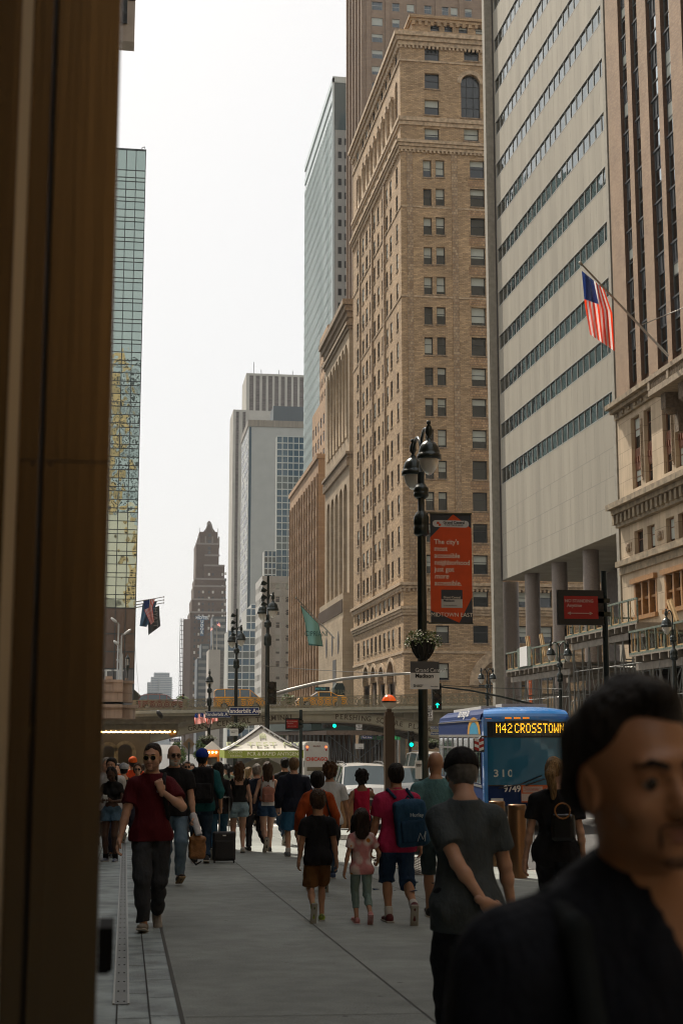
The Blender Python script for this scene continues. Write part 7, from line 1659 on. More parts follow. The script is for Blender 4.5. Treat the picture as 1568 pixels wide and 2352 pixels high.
def cloth(n, c, r=.85, b=.9, noise=.16, ns=11, **k): return mat('cloth '+n, c, r, noise=noise, ns=ns, bump=b, bs=9, stretch=(1, 1, .5), spec=.2, **k)
def hairm(n, c): return mat('hair '+n, c, .6, noise=.5, ns=45, bump=1.0, bs=70, stretch=(1, 1, .15), spec=.25)
HR = {'black': hairm('black', (.012, .010, .009)), 'brown': hairm('brown', (.05, .028, .014)), 'chestnut': hairm('chestnut', (.09, .045, .02)), 'blond': hairm('blond', (.26, .16, .07)), 'grey': hairm('grey', (.32, .30, .27)), 'dark': hairm('dark brown', (.025, .015, .01)), 'sandy': hairm('sandy', (.17, .10, .05))}
m_eyew = mat('eye white', (.32, .27, .24), .5); m_iris = mat('iris dark', (.01, .007, .005), .2)
def wav(amp, fx=34, fz=9, seed=0):
    a, b, c = math.sin(seed*1.7)*3, math.cos(seed*2.3)*3, seed*.7
    return lambda X, Y, Z: (amp*(np.sin(X*fx+3*np.sin(Z*fz+a)+b)*np.cos(Z*fz*1.7+2.2*np.sin(X*13+c)+a)+.6*np.sin(Y*fx*.9+Z*fz*2.1+b))).astype(np.float32)
SHW = {}
def hand(wr, d, n, curl=.5, side=1, s=1.0, vox=.0048, spread=1.0, point=False):
    """wrist, direction, palm normal"""
    d = d/np.linalg.norm(d); n = n-d*(n@d); n = n/(np.linalg.norm(n)+1e-9); w = np.cross(d, n)*side; S_ = SD(); P = lambda a, b, c: wr+(d*a+w*b+n*c)*s
    S_.cone(P(-.03, 0, 0), P(.02, 0, 0), .026*s, .026*s, .02); 
    for b in (-.026, -.009, .009, .026): S_.cone(P(.015, b*.7, 0), P(.085, b, 0), .0155*s, .0125*s, .018)
    for b, L_, q in ((-.029, .062, 1.15), (-.010, .074, 1.0), (.010, .078, .95), (.029, .071, .85)):
        p = P(.086, b*spread, 0); a = curl*q*.9; e = p; ang = 0; r = .0088*s
        if point and b > .02: a = .1
        for seg, f in enumerate((.45, .32, .23)):
            ang += a*(1, 1.2, .8)[seg]; e2 = e+(d*math.cos(ang)+n*math.sin(ang)+w*(.06*b/.03))*L_*f*s*1.05; S_.cone(e, e2, r, r*.92, .008); e = e2; r *= .93
    t0 = P(.02, .030, .006); t1 = P(.055, .052, .018+.015*curl); t2 = P(.085, .050-.02*curl, .03+.02*curl); S_.cone(t0, t1, .015*s, .0115*s, .015); S_.cone(t1, t2, .011*s, .009*s, .008)
    return S_.mesh(vox*s)
def head_parts(Mh, hc, o, s, vox):
    """returns skin mesh parts, hair mesh parts in person space. head local: y forward, z up, origin at eye level"""
    h = SD(); f = o.get('face', 1); fem = o.get('fem', 0)
    h.ell((0, -.018, .035), (.076, .096, .086), .02).ell((0, .012, -.02), (.064, .078, .085), .03).ell((0, .030, -.075), (.046, .050, .042 if not fem else .038), .03)
    h.ell((0, .072, -.098), (.022, .018, .018), .02).cone((0, -.02, -.06), (0, -.032, -.17), .054 if not fem else .046, .056 if not fem else .047, .03)
    h.cone((0, .078, .012), (0, .101, -.032), .010, .0135, .012).ell((0, .094, -.04), (.018, .012, .009), .008)     # nose
    h.ell((0, .078, .026), (.048, .014, .010), .015)                                                          # brow
    for x in (-1, 1):
        h.ell((x*.031, .090, .0), (.018, .013, .012), .012, None, True).ell((x*.031, .069, .005), (.0150, .0148, .0125), .004)
        h.ell((x*.042, .055, -.035), (.022, .025, .02), .02); h.ell((x*.077, -.010, -.012), (.009, .020, .033), .008, rotm('x', 12)).ell((x*.085, -.003, -.010), (.006, .011, .018), .006, rotm('x', 12), True)
    h.ell((0, .084, -.066), (.024, .011, .006), .006).ell((0, .083, -.078), (.020, .011, .0065), .006)
    V, Q = h.mesh(vox); sk = [((V*s) @ Mh.T+hc, Q)]
    hairS = o.get('hair', 'short'); hs = SD(); amp = .004; cut = None; grow = 0
    face = lambda a=.8, b=.6, y=.070, z=.062: (lambda X, Y, Z: a*(Y-y)-b*(Z-z))
    if hairS == 'bald': return sk, None, None
    if hairS in ('short', 'crop', 'thin'):
        g = {'short': .013, 'crop': .006, 'thin': .007}[hairS]; hs.ell((0, -.022, .038), (.077+g, .097+g, .087+g), .02).ell((0, -.035, -.02), (.070+g*.8, .075+g*.5, .07), .03); cut = face(); amp = .0035
    elif hairS == 'quiff': hs.ell((0, -.022, .042), (.086, .104, .095), .02).ell((0, -.034, .0), (.087, .092, .085), .02).ell((0, .028, .106), (.050, .055, .030), .04); cut = face(.72, .69, .070, .074); amp = .007
    elif hairS == 'curly': hs.ell((0, -.025, .045), (.108, .115, .10), .02).ell((0, -.045, -.02), (.092, .085, .09), .03); cut = face(.8, .6, .068, .06); amp = .013
    elif hairS == 'bob': hs.ell((0, -.022, .035), (.100, .112, .098), .02).ell((0, -.035, -.03), (.104, .09, .095), .03); cut = lambda X, Y, Z: np.maximum(.8*(Y-.05)-.6*(Z-.055), -.115-Z); amp = .004
    elif hairS in ('long', 'longer', 'wavy'):
        L_ = {'long': .30, 'longer': .36, 'wavy': .27}[hairS]; hs.ell((0, -.022, .035), (.090, .108, .096), .02).cone((0, -.055, 0), (0, -.078, -L_), .088, .062, .04).cone((-.03, -.06, -.02), (-.05, -.075, -L_*.96), .06, .05, .03).cone((.03, -.06, -.02), (.045, -.07, -L_*.92), .06, .045, .03)
        cut = lambda X, Y, Z: .85*(Y-.045)-.5*(Z-.06); amp = .006 if hairS != 'wavy' else .011
    elif hairS == 'pony': hs.ell((0, -.022, .038), (.084, .104, .094), .02).cone((0, -.11, .03), (.0, -.15, -.02), .032, .04, .02).cone((0, -.15, -.02), (.02, -.13, -.26), .042, .022, .03); cut = face(.8, .6, .07, .055); amp = .006
    wv = wav(amp, 60 if hairS != 'curly' else 85, 22 if hairS in ('curly', 'wavy') else 10, o.get('seed', 1)); th = {'quiff': .016, 'short': .012, 'crop': .006, 'thin': .007}.get(hairS, .008)
    V, Q = hs.mesh(vox*1.15, lambda X, Y, Z: wv(X, Y, Z)+th*np.clip((cut(X, Y, Z)+.035)/.035, 0, 1)*(Z > -.06), cut); hr = ((V*s) @ Mh.T+hc, Q); return sk, hr, None
TOPS = {}
def person(label, x, Y, rz=0, H=1.75, yfoot=None, ytop=None, vox=.012, pose=None, o=None, lean=0, dz=0, name='person', group=None):
    o = o or {}; pose = pose or {}; 
    if yfoot is not None: g = gp(x, yfoot); wx_, Y = g.x, g.y
    else: wx_ = wx(x, Y, 1775)
    gz_ = gz(wx_, Y)-(.14 if (wx_ > 7.2 or 46.4 < Y < 60.1) else 0)
    if ytop is not None: H = at(x, ytop, Y).z-gz_-o.get('hatH', .01)
    s = H/1.75; t = thing(name, label, 'person', (wx_, Y, gz_+dz), rz, group); fem = o.get('fem', 0); child = o.get('child', 0); W_ = o.get('w', 1.0)
    hz_ = .90; drop = pose.get('drop', .015); hip = V3(0, 0, hz_-drop); Rl = rotm('x', -lean-pose.get('lean', 0)) @ rotm('y', pose.get('tilt', 0)) ; Rt = rotm('z', pose.get('twist', 0)) @ Rl
    U = lambda p: hip+Rt @ (V3(*p)-V3(0, 0, hz_))       # upper body point
    shx = (.180 if not fem else .152)*W_; hsc = o.get('hsc', 1.06 if not child else 1.30)
    hipx = .088 if not fem else .092
    Fd = {-1: V3(*pose.get('fl', (-.10, .10, .075))), 1: V3(*pose.get('fr', (.10, -.14, .10)))}; Fp = {-1: pose.get('fla', 0), 1: pose.get('fra', -25)}
    legs = {}
    for sd_ in (-1, 1):
        a = hip+V3(sd_*hipx, 0, -.01); k, an = ik(a, Fd[sd_], .425, .415, pose.get('kp', (0, 1, 0))); legs[sd_] = (a, k, an)
    arms = {}
    for sd_ in (-1, 1):
        a = U((sd_*shx, -.01, 1.378)); df = (sd_*(shx+.075), .02 if sd_ < 0 else .05, .86); w_ = pose.get('hl' if sd_ < 0 else 'hr', df); w_ = U(w_); e, w_ = ik(a, w_, .285, .255, pose.get('pl' if sd_ < 0 else 'pr', (sd_*.3, -1, 0))); arms[sd_] = (a, e, w_)
    B = SD(); T = SD(); Bt = SD(); G = SD()
    ch, ab, pv = ((.160*W_, .108, .20), (.140*W_, .100, .18), (.160*W_, .112, .12)) if not fem else ((.135*W_, .10, .19), (.115*W_, .085, .17), (.162*W_, .115, .12))
    if child: ch, ab, pv = (.135*W_, .095, .19), (.13*W_, .095, .17), (.135*W_, .10, .11)
    RU = Rt
    torso = [('e', U((0, 0, 1.265)), ch, RU), ('e', U((0, .008, 1.08)), ab, RU), ('e', U((0, -.005, .955)), pv, RU), ('c', U((0, -.005, 1.405)), U((shx*.90, -.005, 1.368)), .058*W_**.5, .052*W_**.5), ('c', U((0, -.005, 1.405)), U((-shx*.90, -.005, 1.368)), .058*W_**.5, .052*W_**.5)]
    if fem and not child: torso += [('e', U((sx*.065, .075, 1.26)), (.058, .05, .058), RU) for sx in (-1, 1)]
    if o.get('belly'): torso.append(('e', U((0, .05, 1.06)), (.15*W_, .10+.03*o['belly'], .15), RU))
    def addt(S_, g, k=.05):
        for p in torso:
            if p[0] == 'e': S_.ell(p[1], tuple(q+g for q in p[2]), k, p[3])
            else: S_.cone(p[1], p[2], p[3]+g, p[4]+g, k)
        S_.cone(U((-shx*.62, -.01, 1.405)), U((0, -.012, 1.462)), .034+g*.8, .050+g*.6, k); S_.cone(U((shx*.62, -.01, 1.405)), U((0, -.012, 1.462)), .034+g*.8, .050+g*.6, k)
    addt(B, 0); B.cone(U((0, -.01, 1.42)), U((0, .012, 1.53)), .060 if not fem else .052, .053 if not fem else .044, .04)
    lt = o.get('leg', 1.0); at_ = o.get('arm', 1.0)*(1 if not fem else .86)
    for sd_, (a, k, an) in legs.items():
        B.cone(a, k, .088*lt, .056*lt, .04).cone(k, an, .054*lt, .037*lt, .03); m = k*.68+an*.32+V3(0, -.022, 0); B.ell(m, (.047*lt, .05*lt, .10), .04); B.ell(a+V3(0, -.045, -.01), (.085*lt, .08, .09), .05)
    for sd_, (a, e, w_) in arms.items():
        B.cone(a, e, .050*at_, .039*at_, .03).cone(e, w_, .040*at_, .026*at_, .02); m = e*.7+w_*.3; B.ell(m, (.038*at_,)*3, .03)
    hip_s = o.get('bot', 'jeans'); gb = o.get('bg', .012); bm = o.get('botm'); lo_hem = {'jeans': 1.0, 'capri': .62, 'shorts': -.1, 'longshorts': .12, 'hot': -.62}[hip_s]
    Bt.ell(U((0, -.005, .955)), tuple(q+gb for q in pv), .04, RU)
    for sd_, (a, k, an) in legs.items():
        Bt.ell(a+V3(0, -.045, -.01), (.085*lt+gb, .08+gb, .09+gb), .05)
        if lo_hem >= 0.02: Bt.cone(a, k, .090*lt+gb, .060*lt+gb+.004, .03); e = k+(an-k)*min(lo_hem, .97); r0 = .060*lt+gb; r1 = {'jeans': .052, 'capri': .050, 'longshorts': .075}[hip_s]*(lt if hip_s != 'jeans' else 1)+gb*.6+o.get('flare', 0); Bt.cone(k, e, r0, r1, .02, True); Bt.ell(k*.68+an*.32+V3(0, -.022, 0), (.047*lt+gb*.8, .05*lt+gb*.8, .11 if lo_hem > .5 else .001), .04)
        else: e = a+(k-a)*(1+lo_hem); Bt.cone(a, e, .092*lt+gb, (.088 if hip_s == 'hot' else .080)*lt+gb+.010+o.get('flare', 0), .02, True)
    wz = hip[2]+o.get('waist', .13); bcut = lambda X, Y_, Z: Z-wz
    top = o.get('top', 'tee'); gt = o.get('tg', .014); hemz = hip[2]+o.get('hem', -.06); addt(T, gt)
    if o.get('loose', .5): T.cone(U((0, 0, 1.15)), U((0, 0, hz_+o.get('hem', -.06)-.02)), .115*W_, .125*W_+.02*o.get('loose', .5), .06) 
    T.ell(U((0, -.005, .955)), tuple(q+max(gt, gb+.010) for q in pv), .05, RU)
    for sd_, (a, k, an) in legs.items(): T.ell(a+V3(0, -.045, -.01), (.085*lt+gb+.012, .08+gb+.012, .09+gb), .05); T.cone(a, a+(k-a)*.45, .090*lt+gb+.012, .086*lt+gb+.014, .05)
    slf = {'tee': .62, 'long': 1.97, 'polo': .66, 'three': 1.4, 'tank': 0, 'cami': 0, 'crop': .45}[top]; sg = gt+.010
    if slf:
        for sd_, (a, e, w_) in arms.items():
            if slf <= 1: T.cone(a, a+(e-a)*slf, .052*at_+sg, .050*at_+sg+.003, .03, True)
            else: T.cone(a, e, .052*at_+sg, .044*at_+sg, .03).cone(e, e+(w_-e)*(slf-1), .044*at_+sg, .034*at_+gt, .02, True)
    nz_ = U((0, 0, 1.462 if top not in ('cami', 'tank') else 1.40))[2]; hz2 = hemz if top != 'crop' else hip[2]+.24
    if top == 'cami': nz_ = U((0, 0, 1.30))[2]
    if top == 'cami': hz2 = hip[2]+.10
    tcut = lambda X, Y_, Z: np.maximum(np.maximum(hz2-Z, Z-nz_-.02-3*np.maximum(np.abs(X)-.075, 0)), (np.abs(X)-shx*.86 if top == 'tank' else (np.where(Y_ > .02, Z-(1.285+2.6*np.abs(X)), -1) if o.get('vneck') else -1)))
    if o.get('collar'): G.cone(U((0, -.008, 1.46)), U((0, -.004, 1.505)), .072, .066, .01, True)
    # meshes
    Mh = Rt @ rotm('z', pose.get('yaw', 0)) @ rotm('x', -pose.get('nod', 0)); hc_ = U((0, .022, 1.475))+Mh @ V3(0, .012, .155)*hsc*.98+V3(0, 0, .0)
    fv = o.get('fvox', vox*.62); sk, hr, _ = head_parts(Mh, hc_, o, hsc, fv); hv = o.get('hvox', .0065 if vox < .014 else .010)
    parts = [B.mesh(vox)]+sk
    for sd_, (a, e, w_) in arms.items():
        d = w_-e; d = d/np.linalg.norm(d); hd = pose.get('hdl' if sd_ < 0 else 'hdr'); d2 = V3(*hd) if hd else d; n = V3(*pose.get('nl' if sd_ < 0 else 'nr', (-sd_, .15, 0))); parts.append(hand(w_, d2, n, pose.get('cl' if sd_ < 0 else 'cr', .45), sd_, 1.0 if not child else .95, hv))
    Ssc = V3(s, s, s); sc = lambda P: [(V*Ssc, Q) for V, Q in P]
    skm = o.get('skin', SK['light']); mk('body', sc(parts), skm, t); sd__ = o.get('seed', 1)
    tvox = vox*.95
    if bm: mk(o.get('botname', 'trousers' if hip_s in ('jeans', 'capri') else 'shorts'), sc([Bt.mesh(tvox, wav(.005 if hip_s != 'jeans' else .007, 24, 13, sd__), bcut)]), bm, t)
    if o.get('topm'): mk('shirt', sc([T.mesh(tvox, wav(o.get('fold', .0075), 19, 6, sd__+3), tcut)]), o['topm'], t)
    if o.get('collar'): mk('collar', sc([G.mesh(vox*.8)]), o.get('collarm', o['topm']), t)
    if hr is not None: mk('hair', sc([hr]), o.get('hairm', HR['brown']), t)
    if top == 'cami':
        mb = MB()
        for sx in (-1, 1): mb.bar(tuple(U((sx*.085, -.115, 1.26))*s), tuple(U((sx*.085, -.065, 1.45))*s), .012*s, .006*s); mb.bar(tuple(U((sx*.085, -.065, 1.45))*s), tuple(U((sx*.08, .09, 1.30))*s), .012*s, .006*s)
        mb.build('straps', o['topm'], t, False)
    # shoes
    for sd_, (a, k, an) in legs.items():
        p = Fp[sd_]; Rf = rotm('z', pose.get('toe', 6)*-sd_) @ rotm('x', p); F = lambda q: an+Rf @ V3(*q); sm = SD(); so_ = SD(); c_ = .95 if not child else 1.05
        sm.cone(F((0, -.035, -.035)), F((0, .10*c_, -.045)), .040, .036, .03).ell(F((0, .155*c_, -.047)), (.044, .055, .026), .03, Rf).ell(F((0, -.035, -.025)), (.038, .045, .045), .03, Rf)
        so_.box(F((0, .055, -.068)), (.046, .145*c_, .0105), .010, .01, Rf); hi = o.get('hightop', 0)
        if hi: sm.cone(F((0, -.02, -.02)), F((0, -.015, .07)), .045, .043, .03)
        sh = mk('shoe', sc([sm.mesh(max(.007, vox*.7))]), o.get('shoe', m_shoe_d), t); mk('sole', sc([so_.mesh(max(.006, vox*.6))]), o.get('sole', m_sole_w), sh)
        if o.get('sock'): S2 = SD().cone(an+(k-an)*.0, an+(k-an)*o['sock'], .047*lt, .050*lt, .01, True); mk('sock', sc([S2.mesh(vox*.8)]), o.get('sockm', m_sock), t)
    if o.get('hat'):
        Hd = SD(); hm, bill = o['hat']; HP = lambda q: hc_+Mh @ (V3(*q)*hsc); Hd.ell(HP((0, -.024, .045)), tuple(v*hsc for v in (.099, .120, .106)), .02, Mh); ctr = hc_+Mh @ (V3(0, 0, .028)*hsc); nn = Mh @ V3(0, .12, -1); nn = nn/np.linalg.norm(nn)
        Bi = SD().ell(HP((0, .10*bill, .035)), tuple(v*hsc for v in (.075, .085, .010)), .01, Mh)
        mk('cap', sc([Hd.mesh(fv, None, lambda X, Y_, Z: (X-ctr[0])*nn[0]+(Y_-ctr[1])*nn[1]+(Z-ctr[2])*nn[2]), Bi.mesh(fv)]), hm, t)
    # eyes, brows, optional beard and glasses (only where the face shows)
    if o.get('faceshow'):
        Ft = lambda q: (hc_+Mh @ (V3(*q)*hsc))*s
        for sx in (-1, 1):
            mb = MB(); mb.ell(Ft((sx*.031, .0725, 0)), (.0125*hsc*s,)*3, 12, 8); e_ = mb.build('eye', m_eyew, t, False); mb = MB(); mb.ell(Ft((sx*.031+.001, .0785, -.001)), (o.get('irs', .0082)*hsc*s,)*3, 8, 6); mb.build('iris', m_iris, e_, False)
        br = SD(); 
        for sx in (-1, 1): br.cone((sx*.014, .093, .020), (sx*.034, .089, .027), o.get('brw', .0035), o.get('brw', .0035), .004).cone((sx*.034, .089, .027), (sx*.052, .075, .021), o.get('brw', .0035), .002, .004)
        V, Q = br.mesh(.0035); mk('eyebrows', sc([((V*hsc) @ Mh.T+hc_, Q)]), o.get('hairm', HR['brown']), t)
        if o.get('lips'): lp = SD().ell((0, .087, -.067), (.022, .010, .0048), .004).ell((0, .0865, -.0775), (.018, .010, .0052), .004); V, Q = lp.mesh(.0035); mk('lips', sc([((V*hsc) @ Mh.T+hc_, Q)]), o['lips'], t)
        if o.get('beard'):
            bm_, gg = o['beard']; bd = SD().ell((0, .012, -.03), (.065+gg, .079+gg, .084+gg), .02).ell((0, .032, -.078), (.048+gg, .052+gg, .044+gg), .03); bd.ell((0, .086, -.071), (.026, .03, .011), .004, None, True)
            bc = o.get('beardtop', -.05); V, Q = bd.mesh(max(.0045, fv), wav(.002, 90, 60), lambda X, Y_, Z: np.maximum(np.maximum(Z-bc+.35*np.maximum(0, .04-np.abs(X)*.6)*0, .0-Y_), -(Z+.13))); mk('beard', sc([((V*hsc) @ Mh.T+hc_, Q)]), bm_, t)
        if o.get('goatee'):
            gt_ = SD().cone((-.022, .088, -.058), (0, .096, -.056), .0045, .005, .004).cone((.022, .088, -.058), (0, .096, -.056), .0045, .005, .004).cone((-.026, .082, -.060), (-.022, .074, -.092), .004, .005, .004).cone((.026, .082, -.060), (.022, .074, -.092), .004, .005, .004).ell((0, .080, -.104), (.024, .013, .012), .008)
            V, Q = gt_.mesh(.004, wav(.001, 120, 80)); mk('moustache_and_goatee', sc([((V*hsc) @ Mh.T+hc_, Q)]), mat('dark stubble', (.13, .07, .042), .9, noise=.4, ns=60), t)
        if o.get('glasses'):
            gm, rm = o['glasses']; mb, mf = MB(), MB()
            for sx in (-1, 1):
                c = V3(sx*.033, .100, -.005); P = [c+V3(.0255*math.cos(a*math.pi/8), 0, .023*math.sin(a*math.pi/8)) for a in range(16)]
                mb.poly([tuple(Ft(p)) for p in P]); mf.tube([tuple(Ft(p)) for p in P+[P[0]]], .0016*s, 5); mf.tube([tuple(Ft((sx*.054, .096, .0))), tuple(Ft((sx*.076, .0, .0)))], .0016*s, 5)
            mf.tube([tuple(Ft((-.010, .099, 0))), tuple(Ft((.010, .099, 0)))], .0016*s, 5); gl = mf.build('spectacles', rm, t, False); mb.build('lens', gm, gl, False)
    t['_s'] = 0; del t['_s']; return dict(t=t, U=lambda p: V3(*(U(p)*s)), s=s, arms={k: tuple(q*s for q in v) for k, v in arms.items()}, W=lambda p: t.matrix_world @ Vector(p), Rt=Rt, rz=rz, head=hc_*s, Mh=Mh)
m_shoe_d = mat('dark shoe', (.02, .02, .022), .6); m_sole_w = mat('off white sole', (.38, .36, .32), .7); m_sole_d = mat('dark sole', (.03, .03, .03), .8); m_sock = mat('white sock', (.5, .5, .48), .8)
def worn(P, name, label, cat, S_list, off=(0, 0, 0)):
    """a thing carried by a person: S_list of (part name, [(V,Q)], material) in the person's own space"""
    t = thing(name, label, cat, P['t'].matrix_world.translation, P['rz']); 
    for pn_, pr, m in S_list: mk(pn_, pr, m, t)
    return t
def backpack(P, label, m, m2, w=.30, h=.44, d=.15, z=1.22, x=0, back=-.13, tiltz=0, strapm=None, vox=.009, pocket=True):
    s = P['s']; U, Rt = P['U'], P['Rt']; c = U((x, back-d/2, z)); R2 = Rt @ rotm('y', tiltz); S_ = SD().box(c, (w/2*s, d/2*s, h/2*s), .05*s, .02, R2).ell(c+R2 @ V3(0, .0, h*.36*s), (w*.42*s, d*.5*s, h*.18*s), .04, R2)
    L = [('pack_body', [S_.mesh(vox, wav(.004, 30, 12, 5))], m)]
    if pocket: q = SD().box(c+R2 @ V3(0, -d*.5*s, -h*.16*s), (w*.38*s, .035*s, h*.24*s), .03*s, .02, R2); L.append(('front_pocket', [q.mesh(vox, wav(.003, 40, 15, 2))], m2))
    st = SD()
    for sx in (-1, 1): pts = [(sx*.10+x*.5, -.125, 1.40), (sx*.11, -.05, 1.485), (sx*.11, .07, 1.45), (sx*.12, .135, 1.30), (sx*.15, .06, 1.10), (sx*.13+x*.5, -.10, 1.02)]; [st.cone(U(a), U(b), .018*s, .018*s, .01) for a, b in zip(pts, pts[1:])]
    L.append(('shoulder_straps', [st.mesh(vox)], strapm or m2)); hnd = SD(); a = c+R2 @ V3(-.04, .02, h*.5+.01)*s; b = c+R2 @ V3(.04, .02, h*.5+.01)*s; mid_ = c+R2 @ V3(0, .02, h*.5+.05)*s; hnd.cone(a, mid_, .009, .009, .01).cone(mid_, b, .009, .009, .01); L.append(('top_loop', [hnd.mesh(.006)], m2))
    return worn(P, 'backpack', label, 'backpack', L), c, R2
PI = math.pi
walkA = dict(fl=(-.08, .22, .075), fla=8, fr=(.08, -.30, .20), fra=-55, drop=.03)
walkB = dict(fr=(.08, .22, .075), fra=8, fl=(-.08, -.30, .20), fla=-55, drop=.03)
stand = dict(fl=(-.10, .03, .075), fr=(.10, -.03, .075), fra=0, drop=.0)
def PD(a, **k): d = dict(a); d.update(k); return d
# foreground man (very near, out of focus)
p0 = EYE+ray(1467, 1786)*1.87; lipm = mat('lip brown', (.24, .10, .07), .5)
jk = cloth('navy jacket', (.0045, .0065, .012), .75); 
P1 = person('man in a dark navy jacket, huge and blurred in the lower right corner', 1467, 2, rad(180), 1.66, vox=.010, pose=PD(walkA, yaw=12, nod=2, tilt=5, hl=(-.27, .05, .84), hr=(.27, .02, .84)), o=dict(skin=mat('skin warm brown', (.33, .165, .085), .45, noise=.15, ns=9, sss=.1), topm=jk, top='long', tg=.03, botm=jk, collar=1, hair='quiff', hairm=HR['black'], faceshow=1, fvox=.0042, lips=lipm, brw=.005, irs=.0095, hsc=1.0, vneck=1, goatee=1, w=1.0, seed=3))
L = SD(); pts = [(.13, -.12, 1.36), (.125, -.02, 1.468), (.125, .09, 1.44), (.13, .14, 1.30), (.15, .10, 1.12)]; [L.cone(P1['U'](a), P1['U'](b), .019, .019, .01) for a, b in zip(pts, pts[1:])]
fb = worn(P1, 'backpack', 'dark backpack strap on the shoulder of the huge blurred man', 'backpack', [('shoulder_strap', [L.mesh(.008)], mat('dark webbing', (.010, .014, .016), .85, spec=.2)), ('pack_body', [SD().box(P1['U']((0, -.22, 1.2)), (.15, .08, .22), .06, .02).mesh(.012)], MC['dark webbing'])])
hd = P1['W'](P1['head']); P1['t'].location += Vector((p0.x-hd.x, p0.y-hd.y, p0.z-hd.z))
fb.location = P1['t'].location
P1['t'].matrix_world = Matrix.Translation(P1['t'].location) @ Matrix.Rotation(rad(180), 4, 'Z')
# man in grey shirt and dark cap, left hand behind his back
gy = cloth('slate grey tee', (.055, .068, .075), noise=.1)
Pg = person('man in a slate grey tee and dark cap with one hand behind his back', 1066, 8.3, rad(-3), ytop=1706, vox=.010, pose=PD(walkA, hl=(.06, -.20, .93), pl=(-1, -.55, -.1), nl=(0, 1, .2), cl=1.0, hdl=(.85, .05, -.5), hr=(.29, .10, .84), nod=24), o=dict(skin=SK['light'], topm=gy, hem=-.16, loose=.9, tg=.016, botm=cloth('black jeans', (.012, .014, .020)), bg=.022, hair='short', hairm=mat('hair salt and pepper', (.06, .058, .055), .5, noise=.5, ns=40), hat=(cloth('black cap', (.012, .012, .013)), 1), hatH=.025, w=.92, belly=1, arm=1.0, fvox=.006, hvox=.005))
# pink polo man with blue backpack
Pp = person('man in a magenta pink polo shirt and blue shorts with a blue backpack', 912, None, 0, yfoot=2119, ytop=1750, vox=.011, pose=PD(walkB, fl=(-.085, .06, .075), fla=0, fr=(.12, -.36, .20), fra=-62, hl=(-.27, .12, .85), hr=(.30, .12, .80), nod=4), o=dict(skin=SK['tan'], topm=cloth('magenta pink polo', (.42, .025, .085)), collar=1, top='polo', tg=.018, hem=-.10, bot='longshorts', botm=cloth('mid blue shorts', (.018, .045, .10)), bg=.022, flare=.012, hair='short', hairm=HR['black'], shoe=mat('maroon trainer', (.10, .015, .02), .6), sock=.22, w=1.05, hvox=.006))
_bpk, c, R2 = backpack(Pp, 'blue school backpack hanging off one shoulder of the pink polo man', cloth('blue pack', (.018, .06, .115)), cloth('darker blue pack', (.012, .04, .08)), .36, .50, .2, 1.12, .12, -.12, -6)
text(_bpk, 'Hurley', tuple(c+V3(.03, -.18, .10)), .055, mat('pack print', (.4, .45, .46), .6), .01)
mb = MB(); q = c+V3(.06, -.215, -.12)
for a, b in (((-.03, -.06), (-.0, .03)), ((0, .03), (.03, -.04)), ((.03, -.04), (.06, .05)), ((.06, .05), (.05, -.06))): mb.bar((q[0]+a[0], q[1], q[2]+a[1]), (q[0]+b[0], q[1], q[2]+b[1]), .008, .004)
mb.build('outline_mark', MC['pack print'], _bpk, False)
# little girl and boy
fl = mat('cloth pink daisy print', (.55, .25, .24), .8, bump=.2, bs=20); nt = fl.node_tree; b_ = nt.nodes['Principled BSDF']; tc = nt.nodes.new('ShaderNodeTexCoord'); vo = nt.nodes.new('ShaderNodeTexVoronoi'); vo.inputs['Scale'].default_value = 9; nt.links.new(tc.outputs['Object'], vo.inputs[0]); cr = nt.nodes.new('ShaderNodeValToRGB'); nt.links.new(vo.outputs['Distance'], cr.inputs[0])
cr.color_ramp.elements[0].position = .22; cr.color_ramp.elements[0].color = (.42, .14, .015, 1); cr.color_ramp.elements[1].position = .62; cr.color_ramp.elements[1].color = (.42, .17, .17, 1); e = cr.color_ramp.elements.new(.26); e.color = (.52, .46, .42, 1); e = cr.color_ramp.elements.new(.45); e.color = (.50, .38, .36, 1); cr.color_ramp.interpolation = 'LINEAR'; nt.links.new(cr.outputs[0], b_.inputs['Base Color'])
person('little girl in a pink daisy print top and mint leggings', 830, None, 0, yfoot=2121, ytop=1862, vox=.009, pose=PD(walkA, fl=(-.07, .05, .075), fr=(.10, -.26, .17), fra=-40, hl=(-.27, .0, .86), hr=(.30, .20, .98), cr=.9), o=dict(skin=SK['tan'], child=1, fem=1, topm=fl, tg=.018, hem=-.10, loose=1.2, bot='capri', botm=cloth('mint leggings', (.20, .29, .27), noise=.05), bg=.008, hair='longer', hairm=HR['dark'], shoe=mat('pink trainer', (.50, .22, .22), .6), sole=mat('pink sole', (.55, .30, .30), .6), hvox=.006, leg=.92, seed=4))
person('boy in a black tee shirt and brown shorts, lime tabs on his shoes', 729, None, 0, yfoot=2116, ytop=1821, vox=.009, pose=PD(walkB, fr=(.07, .08, .075), fra=0, fl=(-.10, -.30, .22), fla=-72, hl=(-.26, .06, .84), hr=(.27, .0, .84)), o=dict(skin=SK['tan'], child=.8, topm=cloth('black sports tee', (.010, .010, .012)), tg=.02, hem=-.10, loose=1, bot='shorts', botm=cloth('tobacco shorts', (.13, .06, .02)), bg=.02, flare=.012, hair='short', hairm=HR['brown'], shoe=mat('black lime shoe', (.03, .035, .03), .6, noise=.6, ns=25, col2=(.35, .5, .03)), sole=mat('pale grey sole', (.30, .30, .27), .7), hvox=.006, leg=.9))
